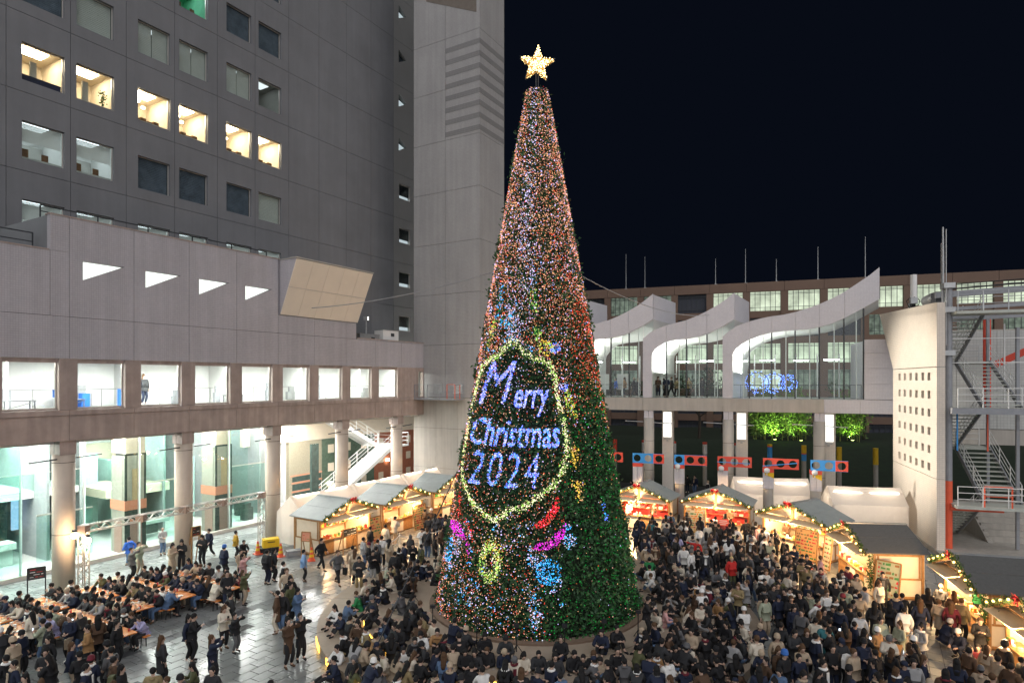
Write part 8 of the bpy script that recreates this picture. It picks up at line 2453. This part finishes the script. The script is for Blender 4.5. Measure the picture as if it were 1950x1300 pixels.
def hand_bits(b, w, el, side):
    """palm end and five bent fingers beyond the wrist"""
    d = (w - el).normalized(); up = Vector((0, 0, 1)); s = d.cross(up)
    s = s.normalized() if s.length > .1 else Vector((1, 0, 0)); n = s.cross(d)
    base = w + d * .07
    for k, (off, ln) in enumerate(((-.027, .055), (-.009, .065), (.009, .060), (.027, .048))):
        p0 = base + s * off; p1 = p0 + d * ln * .5 - n * .008; p2 = p1 + d * ln * .42 - n * .025
        b.tube([p0 - d * .02, p1, p2], [.010, .009, .006], 4)
    p0 = w + d * .03 - s * .03 * side; p1 = p0 + d * .03 - s * .025 * side - n * .01; p2 = p1 + d * .03 - n * .012
    b.tube([p0, p1, p2], [.012, .010, .007], 4)
def build_pose(pn, J):
    t, hd = J['t'], J['hd']; fwd = Vector((0, -hd.z, hd.y))
    out = {}
    H = J['head']
    ch = [[(J['pel'], (.13, .10)), (J['spine'], (.12, .09)), (J['chest'], (.14, .10)), (J['neck'] - t * .03, .055), (J['neck'] + hd * .04 , .052), (J['neck'] + hd * .10 + fwd * .015, (.068, .078)), (J['neck'] + hd * .17, (.080, .095)), (J['neck'] + hd * .235, (.055, .065))]]
    for i in range(2):
        ch.append([(J['chest'], .14), (J['sh'][i], .06), (J['el'][i], .042), (J['wr'][i], .030), (J['wr'][i] + (J['wr'][i] - J['el'][i]).normalized() * .075, (.036, .020))])
        ch.append([(J['pel'], .13), (J['hip'][i], .085), (J['kn'][i], .055), (J['an'][i], .042), (J['an'][i] + J['toe'][i], (.04, .03))])
    me = skin_mesh('person', ch, [SKINM, EYEM, LIPM])
    # face: nose, eyes, mouth, ears and fingers join the same mesh
    b = MB(); c = J['neck'] + hd * .135; f0 = c + fwd * .088
    sd = Vector((1, 0, 0))
    b.add([f0 + hd * .025, f0 - hd * .018 + sd * .016, f0 - hd * .018 - sd * .016, f0 - hd * .015 + fwd * .028], [(0, 1, 3), (0, 3, 2), (1, 2, 3)], 0)
    for s in (-1, 1):
        e = f0 + hd * .028 + sd * (s * .030) - fwd * .004; b.add([e - sd * .013, e + hd * .008, e + sd * .013, e - hd * .008], [(0, 3, 2, 1)], 1)
        q = c + sd * (s * .078) + hd * .01; b.tube([q - hd * .025, q + sd * (s * .014), q + hd * .028], .010, 4)
    mth = f0 - hd * .043 - fwd * .006; b.add([mth - sd * .022, mth + hd * .005, mth + sd * .022, mth - hd * .007], [(0, 3, 2, 1)], 2)
    for i in range(2): hand_bits(b, J['wr'][i], J['el'][i], (-1, 1)[i])
    V = np.empty(len(me.vertices) * 3); me.vertices.foreach_get('co', V)
    verts = [tuple(v) for v in V.reshape(-1, 3)] + b.v
    n0 = len(me.vertices)
    faces = [tuple(p.vertices) for p in me.polygons] + [tuple(i + n0 for i in f) for f in b.f]
    mi = [0] * len(me.polygons) + b.mi
    body = bpy.data.meshes.new('person'); body.from_pydata([tuple(map(float, v)) for v in verts], [], faces)
    for m in (SKINM, EYEM, LIPM): body.materials.append(m)
    body.polygons.foreach_set('material_index', mi); body.polygons.foreach_set('use_smooth', [True] * len(faces)); body.update()
    bpy.data.meshes.remove(me)
    out['person'] = body
    seated = J['pel'].z < .8
    back = Vector((0, t.z, t.y))
    def coat(puff, hem, hood):
        ch = [[(J['pel'] + t * .04, (.165 + puff, .135 + puff)), (J['spine'], (.150 + puff, .125 + puff)), (J['chest'], (.175 + puff, .130 + puff)), (J['neck'] - t * .015, (.085, .085)), (J['neck'] + t * .02, (.075, .080))]]
        if hem and not seated:
            ch.insert(0, [(J['pel'] + t * .04, .16), (J['pel'] - Vector((0, 0, .14)), (.175 + puff, .145 + puff)), (J['pel'] - Vector((0, 0, .36)), (.19 + puff, .155 + puff)), (J['pel'] - Vector((0, 0, .42)), (.19 + puff, .155 + puff))])
        elif not seated:
            ch.insert(0, [(J['pel'] + t * .04, .16), (J['pel'] - Vector((0, 0, .05)), (.165 + puff, .135 + puff)), (J['pel'] - Vector((0, 0, .09)), (.160 + puff, .13 + puff))])
        else:
            ch.insert(0, [(J['pel'] + t * .04, .16), (J['pel'] - t * .03 + Vector((0, .01, 0)), (.17 + puff, .14 + puff))])
        for i in range(2):
            ch.append([(J['chest'], .17), (J['sh'][i], .080 + puff * .6), (J['el'][i], .062 + puff * .6), (J['wr'][i] - (J['wr'][i] - J['el'][i]) * .08, .050 + puff * .3)])
        if hood: ch.append([(J['neck'] - t * .015, .085), (J['neck'] + back * .09 - t * .02, .085), (J['neck'] + back * .13 - t * .07, .06)])
        return skin_mesh('coat', ch, [CLOTH])
    out['jacket'] = coat(0, False, False); out['long coat'] = coat(.005, True, False); out['hooded jacket'] = coat(.008, False, True); out['puffer jacket'] = coat(.035, False, False)
    ch = [[(J['pel'] + t * .05, (.14, .115)), (J['pel'], (.15, .125))]]
    for i in range(2): ch.append([(J['pel'], .15), (J['hip'][i], .100), (J['kn'][i], .078), (J['an'][i] + (J['kn'][i] - J['an'][i]).normalized() * .05, .062)])
    out['trousers'] = skin_mesh('trousers', ch, [CLOTH])
    for i in range(2):
        a = J['an'][i]
        out['shoe%d' % i] = skin_mesh('shoe', [[(a + Vector((0, .03, -.02)), (.048, .05)), (a + J['toe'][i] * .6, (.045, .042)), (a + J['toe'][i] * 1.25, (.04, .035))]], [CLOTH])
    out['scarf'] = (lambda b_: (b_.tube([J['neck'] + t * .01 + Vector((.095 * math.cos(a * PI / 6), .095 * math.sin(a * PI / 6), 0)) for a in range(13)], .042, 6), b_.prism([tuple(J['chest'] + fwd * .15 + Vector((-.05, 0, .10))), tuple(J['chest'] + fwd * .15 + Vector((.06, 0, .10))), tuple(J['chest'] + fwd * .17 + Vector((.05, 0, -.20))), tuple(J['chest'] + fwd * .17 + Vector((-.06, 0, -.20)))], tuple(fwd * .02)), b_.mesh('scarf', CLOTH))[-1])(MB())
    return out
PROTO = {pn: build_pose(pn, J) for pn, J in POSES.items()}
def head_mesh(kind):
    """hair and headgear, built about the middle of the head"""
    b = MB()
    def egg(c, rx, ry, rz, n=12, m=8, lo=0.0):
        k0 = len(b.v); prof = []
        for i in range(m + 1):
            a = PI * (lo + (1 - lo) * i / m); prof.append((max(1e-3, math.sin(a)), -math.cos(a)))
        b.lathe(prof, n)
        for i in range(k0, len(b.v)):
            x, y, z = b.v[i]; b.v[i] = (c[0] + x * rx, c[1] + y * ry, c[2] + z * rz)
    if kind == 'short': egg((0, .030, .045), .091, .097, .102)
    if kind == 'long':
        egg((0, .030, .045), .095, .100, .104)
        k0 = len(b.v); b.tube([(0, .045, .06), (0, .060, -.06), (0, .090, -.18), (0, .105, -.31)], [1.0, 1.08, .95, .62], 10)
        for i in range(k0, len(b.v)):
            x, y, z = b.v[i]; cy = .045 + (.06 - z) * .17; b.v[i] = (x * .095, cy + (y - cy) * .055, z if abs(z) < .5 else z)
    if kind == 'cap':
        b.lathe([(.098, -.005), (.106, .0), (.106, .045), (.100, .05), (.099, .085), (.084, .125), (.052, .150), (.004, .158)], 12)
        b.v = [(x, y * 1.08 + .008, z + .02) for (x, y, z) in b.v]
    if kind == 'peak':
        b.lathe([(.097, .03), (.100, .06), (.088, .105), (.055, .132), (.004, .14)], 12)
        b.v = [(x, y * 1.06 + .012, z) for (x, y, z) in b.v]
        b.prism([(-.075, -.075, .035), (-.055, -.135, .030), (0, -.158, .028), (.055, -.135, .030), (.075, -.075, .035)], (0, 0, .012))
    if kind == 'hood': egg((0, .038, .03), .112, .112, .130); egg((0, .07, -.09), .12, .08, .07)
    me = b.mesh({'short': 'hair', 'long': 'hair', 'cap': 'knit_cap', 'peak': 'peaked_cap', 'hood': 'hood'}[kind], CLOTH)
    me.polygons.foreach_set('use_smooth', [True] * len(me.polygons))
    return me
HEADM = {k: head_mesh(k) for k in ('short', 'long', 'cap', 'peak', 'hood')}
PAL = {'black': (.014, .014, .016), 'navy': (.014, .020, .044), 'charcoal': (.030, .031, .034), 'grey': (.11, .11, .115), 'light grey': (.34, .34, .34), 'beige': (.42, .33, .235), 'cream': (.66, .59, .48), 'white': (.76, .75, .72), 'camel': (.34, .19, .08), 'brown': (.085, .048, .028), 'olive': (.085, .09, .04), 'khaki': (.26, .20, .10), 'denim': (.09, .15, .26), 'sky blue': (.22, .36, .58), 'royal blue': (.03, .12, .50), 'red': (.55, .03, .025), 'burgundy': (.14, .018, .03), 'teal': (.035, .16, .18), 'pink': (.60, .34, .33), 'lavender': (.42, .40, .62), 'mustard': (.48, .29, .03), 'green': (.03, .24, .08), 'sage': (.34, .37, .27),
       'hair black': (.010, .009, .009), 'hair brown': (.085, .045, .022), 'hair blonde': (.52, .38, .18), 'blue cap': (.04, .14, .45)}
CM = {k: mat('cloth_' + k.replace(' ', '_'), v, .85, var=.12, scale=6) for k, v in PAL.items()}
HAIRS = {'short black hair': ('short', 'hair black'), 'long black hair': ('long', 'hair black'), 'long brown hair': ('long', 'hair brown'), 'short brown hair': ('short', 'hair brown'), 'black knit cap': ('cap', 'black'), 'grey knit cap': ('cap', 'grey'), 'beige knit cap': ('cap', 'beige'), 'white knit cap': ('cap', 'white'), 'blue knit cap': ('cap', 'blue cap'), 'striped knit cap': ('cap', 'light grey'), 'dark cap': ('peak', 'navy'), 'grey hood': ('hood', 'grey'), 'blonde hair': ('short', 'hair blonde'), 'bald': None, 'burgundy knit cap': ('cap', 'burgundy')}
RP = random.Random(11)
COATW = [('black', 46), ('navy', 18), ('charcoal', 15), ('grey', 4), ('light grey', 4), ('beige', 5), ('cream', 5.5), ('white', 5.5), ('camel', 1.5), ('brown', 5), ('olive', 2.5), ('khaki', 1.5), ('denim', 1.5), ('sage', 1), ('burgundy', 1), ('pink', .5), ('teal', .5), ('red', .4), ('lavender', .4)]
GARW = [('jacket', 42), ('hooded jacket', 22), ('long coat', 18), ('puffer jacket', 18)]
HAIRW = [('short black hair', 40), ('long black hair', 30), ('long brown hair', 8), ('short brown hair', 6), ('black knit cap', 5), ('grey knit cap', 3), ('beige knit cap', 3), ('white knit cap', 3), ('dark cap', 2), ('grey hood', 1), ('burgundy knit cap', 1)]
TRW = [('black', 44), ('navy', 14), ('charcoal', 12), ('denim', 12), ('beige', 5), ('light grey', 3), ('khaki', 3)]
SCW = [(None, 76), ('white', 11), ('beige', 6), ('burgundy', 4), ('grey', 4)]
def pick(ws):
    r = RP.random() * sum(w for _, w in ws)
    for v, w in ws:
        r -= w
        if r <= 0: return v
    return ws[0][0]
ZTXT = {'open': 'on left open paving', 'lqueue': 'before the left stalls', 'lsteps': 'on left tree steps', 'front': 'close before the tree', 'bottom': 'along the bottom edge', 'rqueue': 'by red shelved stalls', 'rcrowd': 'in dense right crowd', 'rseat': 'on right tree terrace', 'rcorner': 'by right rope posts', 'bcrowd': 'at bottom right centre', 'lcorner': 'in bottom left corner', 'tables': 'at orange beer tables', 'gallery': 'behind gallery glass', 'podium': 'inside podium windows', 'vendor': 'inside a stall', 'garden': 'far under the gallery'}
GRP = {k: 'people ' + v for k, v in ZTXT.items()}
PTXT = {'stand': 'standing', 'clasp': 'waiting', 'phone': 'phone-holding', 'photo': 'photographing', 'walk': 'walking', 'point': 'pointing', 'bench': 'seated', 'eat': 'eating', 'knees': 'sitting', 'cross': 'cross-legged', 'legs': 'leg-stretching', 'crouch': 'crouching'}
# the diners at the tables
for (uu, vv, sg) in SEATS:
    x, y, _ = uv(uu, vv)
    PEOPLE.append(('tables', x, y, 0, RP.choice(('bench', 'bench', 'eat')), None, None, None, None, None, sg))
# visitors behind the gallery glass, workers upstairs, vendors
for (w, d, coat_, h) in ((-8.7, 1.3, 'khaki', None), (-7.1, 1.5, 'royal blue', 'short black hair'), (-6.3, 1.2, 'camel', 'long brown hair'), (-5.6, 1.6, 'black', None), (-5.2, 1.1, 'charcoal', None), (-3.5, 1.2, 'brown', 'long brown hair'), (-3.1, 1.8, 'beige', None), (-2.8, 1.0, 'navy', 'short black hair'), (-2.4, 1.5, 'charcoal', None), (-2.0, 1.1, 'khaki', 'short brown hair'), (-1.0, 1.2, 'khaki', 'short brown hair'), (.0, 1.3, 'black', 'short black hair')):
    cg, sg_ = math.cos(GA), math.sin(GA)
    PEOPLE.append(('gallery', 15.16 + w * cg - d * sg_, 50 + w * sg_ + d * cg, 8.53, RP.choice(('stand', 'clasp', 'phone', 'walk')), RP.uniform(-2, 2), coat_, None, h, None))
for k in range(46):
    x = RP.uniform(3.5, 24); y = 53.5 - .36 * (x - 10) + RP.uniform(-3.2, 4.5)
    if min(math.hypot(x - (15.16 + w * math.cos(GA)), y - (50 + w * math.sin(GA))) for w in (-10.4, -4.14, 2.07, 8.6, -9.1, -2.75, 3.1, 9.45)) < 1.6: continue
    PEOPLE.append(('garden', x, y, -.03, RP.choice(('knees', 'cross', 'legs', 'stand')), None, None, None, None, None))
for (u_, d_, c_, h_, p_) in ((15.55, 3.0, 'khaki', 'short black hair', 'phone'), (18.9, 3.4, 'black', 'short black hair', 'photo'), (19.5, 3.2, 'charcoal', 'long brown hair', 'stand')):
    x, y, _ = uv(u_, VP - d_); PEOPLE.append(('podium', x, y, 8.6, p_, RP.uniform(-2, 2), c_, 'jacket', h_, None))
for (lx, ly, an, n) in ((8.3, 41.3, -30, 2), (12.8, 39.3, -28, 2), (15.65, 35.2, -58, 2), (17.75, 25.1, -105, 1)):
    a = math.radians(an)
    for k in range(n):
        dx = -1.0 + 1.7 * k; dy = 1.25
        PEOPLE.append(('vendor', lx + dx * math.cos(a) - dy * math.sin(a), ly + dx * math.sin(a) + dy * math.cos(a), .06, 'clasp', a, RP.choice(('red', 'green', 'brown', 'white')), 'jacket', None, 'black'))
HT = {'stand': 1.65, 'clasp': 1.65, 'phone': 1.65, 'photo': 1.65, 'walk': 1.6, 'point': 1.65, 'bench': 1.25, 'eat': 1.2, 'knees': .85, 'cross': .82, 'legs': .85, 'crouch': 1.0}
def show_area(p):
    x, y, z, h = p[1], p[2], p[3], HT[p[4]]
    top = 723 + (10 - z - h) * 1187 / y; bot = 723 + (10 - z) * 1187 / y; cx = 975 + 1187 * x / y
    if cx < -5 or cx > 1955: return 0
    vis = max(0, min(1300, bot) - top) * (.62 if p[0] in ('rcrowd', 'rqueue', 'lqueue', 'tables', 'bottom', 'rseat', 'lsteps') else .9)
    return vis * (55 if h > 1 else 65) / y * 20 * (.5 if p[0] in ('vendor', 'gallery', 'podium') else 1)
order = sorted(range(len(PEOPLE)), key=lambda i: -show_area(PEOPLE[i]))
used = set(); INDIV = set(order[:300])
STUFF = []                                   # (mesh, matrix, material)
cobj = lambda name, me, m, parent: _cobj(name, me, m, parent)
def _cobj(name, me, m, parent):
    o = bpy.data.objects.new(name, me); COL.objects.link(o); o.parent = parent
    s = o.material_slots[0]; s.link = 'OBJECT'; s.material = m
    return o
BAGS, PHONES = [], []
for i in order:
    p = PEOPLE[i]
    zone, x, y, z, po, face, co, ga, ha, tr_ = p[:10]
    if show_area(p) <= 0: continue
    if face is None:
        if zone == 'tables': face = UV_RZ + (PI / 2 if p[10] < 0 else -PI / 2) + PI + RP.uniform(-.25, .25)
        elif zone in ('lsteps', 'bottom'): face = math.atan2(TX - x, -(TY - y)) + RP.uniform(-.9, .9) + (PI if zone == 'lsteps' and RP.random() < .45 else 0)
        elif zone == 'rqueue': face = RP.uniform(2.2, 3.6)
        elif zone in ('rcrowd', 'bcrowd'): face = RP.choice((RP.uniform(-3.1, 3.1), RP.uniform(-1.4, .6)))
        else: face = RP.uniform(-3.1, 3.1)
    for tries in range(400):
        c, g_, h, sc = co or pick(COATW), ga or pick(GARW), ha or pick(HAIRW), (None if ha and co else pick(SCW))
        if tries > 60 and sc is None: sc = pick(SCW[1:]) if tries < 300 else pick([(k, 1) for k in ('white', 'beige', 'burgundy', 'grey', 'red', 'mustard', 'teal')])
        lab = '%s person in %s %s, %s%s, %s' % (PTXT[po], c, g_, h if h != 'bald' else 'bald head', (', ' + sc + ' scarf') if sc else '', ZTXT[zone])
        if lab not in used or i not in INDIV: break
        if tries > 120: co = ha = None
    t_ = tr_ or pick(TRW)
    pr = PROTO[po]; s = RP.uniform(.94, 1.06) * (.86 if zone == 'open' and i == 18 else 1)
    hs = HAIRS[h]
    parts = [('coat', pr[g_], CM[c]), ('trousers', pr['trousers'], CM[t_]), ('shoe', pr['shoe0'], CM[RP.choice(('black', 'black', 'white', 'brown')) if po != 'x' else 'black']), ]
    parts.append(('shoe', pr['shoe1'], parts[-1][2]))
    if sc: parts.append(('scarf', pr['scarf'], CM[sc]))
    J = POSES[po]
    hp = J['head']; pitch = math.atan2(-J['hd'].y, J['hd'].z)
    if i in INDIV:
        used.add(lab)
        root = bpy.data.objects.new('person', pr['person']); COL.objects.link(root)
        root.location = (x, y, z); root.rotation_euler = (0, 0, face); root.scale = (s, s, s)
        tag(root, lab, 'person', GRP[zone])
        for (nm, me, m) in parts: _cobj(nm, me, m, root)
        if hs:
            o = _cobj({'short': 'hair', 'long': 'hair', 'cap': 'knit_cap', 'peak': 'peaked_cap', 'hood': 'hood'}[hs[0]], HEADM[hs[0]], CM[hs[1]], root)
            o.location = hp; o.rotation_euler = (pitch, 0, 0)
            if hs[0] in ('cap', 'peak'):
                o2 = _cobj('hair', HEADM['short'], CM['hair black'], root); o2.location = hp - J['hd'] * .02; o2.rotation_euler = (pitch, 0, 0); o2.scale = (.97, .97, .9)
        if po in ('phone', 'photo') and len(PHONES) < 26 and zone not in ('gallery', 'podium', 'garden'): PHONES.append((x, y, z, face, s, c, g_, h, PTXT[po], J))
        if po in ('stand', 'walk', 'clasp') and RP.random() < .16 and zone not in ('gallery', 'podium', 'vendor'): BAGS.append((zone, x, y, z, face, s, c, g_, h, J))
    else:
        Mx = Matrix.Translation((x, y, z)) @ Matrix.Rotation(face, 4, 'Z') @ Matrix.Scale(s, 4)
        STUFF.append((pr['person'], Mx, SKINM))
        for (nm, me, m) in parts: STUFF.append((me, Mx, m))
        if hs: STUFF.append((HEADM[hs[0]], Mx @ Matrix.Translation(hp) @ Matrix.Rotation(pitch, 4, 'X'), CM[hs[1]]))
# the rest of the crowd, past the three hundred that show largest
cache = {}
def arrays(me):
    if me.name not in cache:
        me.calc_loop_triangles()
        v = np.empty(len(me.vertices) * 3); me.vertices.foreach_get('co', v)
        t = np.empty(len(me.loop_triangles) * 3, dtype=np.int32); me.loop_triangles.foreach_get('vertices', t)
        cache[me.name] = (v.reshape(-1, 3), t.reshape(-1, 3))
    return cache[me.name]
mlist, Vs, Fs, Ms, off = [], [], [], [], 0
for (me, Mx, m) in STUFF:
    if m not in mlist: mlist.append(m)
    v, t = arrays(me); Mn = np.array(Mx)
    Vs.append(v @ Mn[:3, :3].T + Mn[:3, 3]); Fs.append(t + off); Ms.append(np.full(len(t), mlist.index(m))); off += len(v)
if Vs:
    o = obj('crowd', numpy_mesh('crowd', np.concatenate(Vs), np.concatenate(Fs), mlist, np.concatenate(Ms)))
    o.data.polygons.foreach_set('use_smooth', [True] * len(o.data.polygons))
    o['kind'] = 'stuff'
# bags carried by some of them
bl_used = set()
for (zone, x, y, z, face, s, c, g_, h, J) in BAGS[:34]:
    kind = RP.choice(('tote bag', 'backpack', 'shopping bag'))
    bc = pick([('black', 4), ('beige', 4), ('white', 4), ('brown', 2), ('red', 1), ('navy', 2), ('camel', 2), ('olive', 1)])
    lab = '%s %s carried by the person in %s %s with %s' % (bc, kind, c, g_, h)
    if lab in bl_used: continue
    bl_used.add(lab)
    t = thing(kind.replace(' ', '_'), lab, 'bag', (x, y, z), face, 'bags carried in the crowd'); t.scale = (s, s, s)
    b = MB(); hb = MB()
    if kind == 'backpack':
        b.prism([(-.14, .15, .98), (.14, .15, .98), (.15, .15, 1.25), (.09, .15, 1.38), (-.09, .15, 1.38), (-.15, .15, 1.25)], (0, .14, 0)); hb.box(-.10, .10, .291, .33, 1.0, 1.15)
    else:
        w = J['wr'][1]
        zt = w.z - .12
        b.prism([(w.x - .05 + .07, w.y - .15, zt), (w.x - .05 + .07, w.y + .15, zt), (w.x - .05 + .06, w.y + .13, zt - .34), (w.x - .05 + .06, w.y - .13, zt - .34)], (.09, 0, 0))
        hb.tube([(w.x + .06, w.y - .09, zt), (w.x + .05, w.y, zt + .14), (w.x + .06, w.y + .09, zt)], .010, 5)
    b.build('body', CM[bc], t); hb.build('handle' if kind != 'backpack' else 'pocket', CM['black'] if bc != 'black' else CM['charcoal'], t)
# lit phones in raised hands
ph_used = set()
for (x, y, z, face, s, c, g_, h, pt, J) in PHONES:
    lab = 'lit phone held up by the %s person in %s %s with %s' % (pt, c, g_, h)
    if lab in ph_used: continue
    ph_used.add(lab)
    t = thing('phone', lab, 'phone', (x, y, z), face, 'phones held up in the crowd'); t.scale = (s, s, s)
    q = (J['wr'][0] + J['wr'][1]) / 2 + Vector((0, -.07, .06))
    b = MB(); b.box(q.x - .04, q.x + .04, q.y - .01, q.y, q.z - .08, q.z + .08); b.build('case', M['black'], t)
    b = MB(); b.box(q.x - .036, q.x + .036, q.y + .001, q.y + .003, q.z - .074, q.z + .074); b.build('screen', emit('phone_screen', (.75, .88, 1.0), 2.2, sample=False), t)
# red notice held up in the crowd
t = thing('held_notice', 'small red notice board held up in the crowd right of the tree', 'sign', (12.55, 37.0, 0), -.3)
b = MB(); b.box(-.30, .30, -.02, .0, 1.35, 1.75); b.build('board', M['red'], t)
b = MB()
for i, (a, c) in enumerate(((-.22, .2), (-.24, .24), (-.2, .15))): b.box(a, c, -.024, -.021, 1.63 - i * .11, 1.67 - i * .11)
b.build('print', M['white_paint'], t)
b = MB(); b.bar((.05, -.0, .95), (.05, -.0, 1.36), .025); b.build('stick', M['wood'], t)
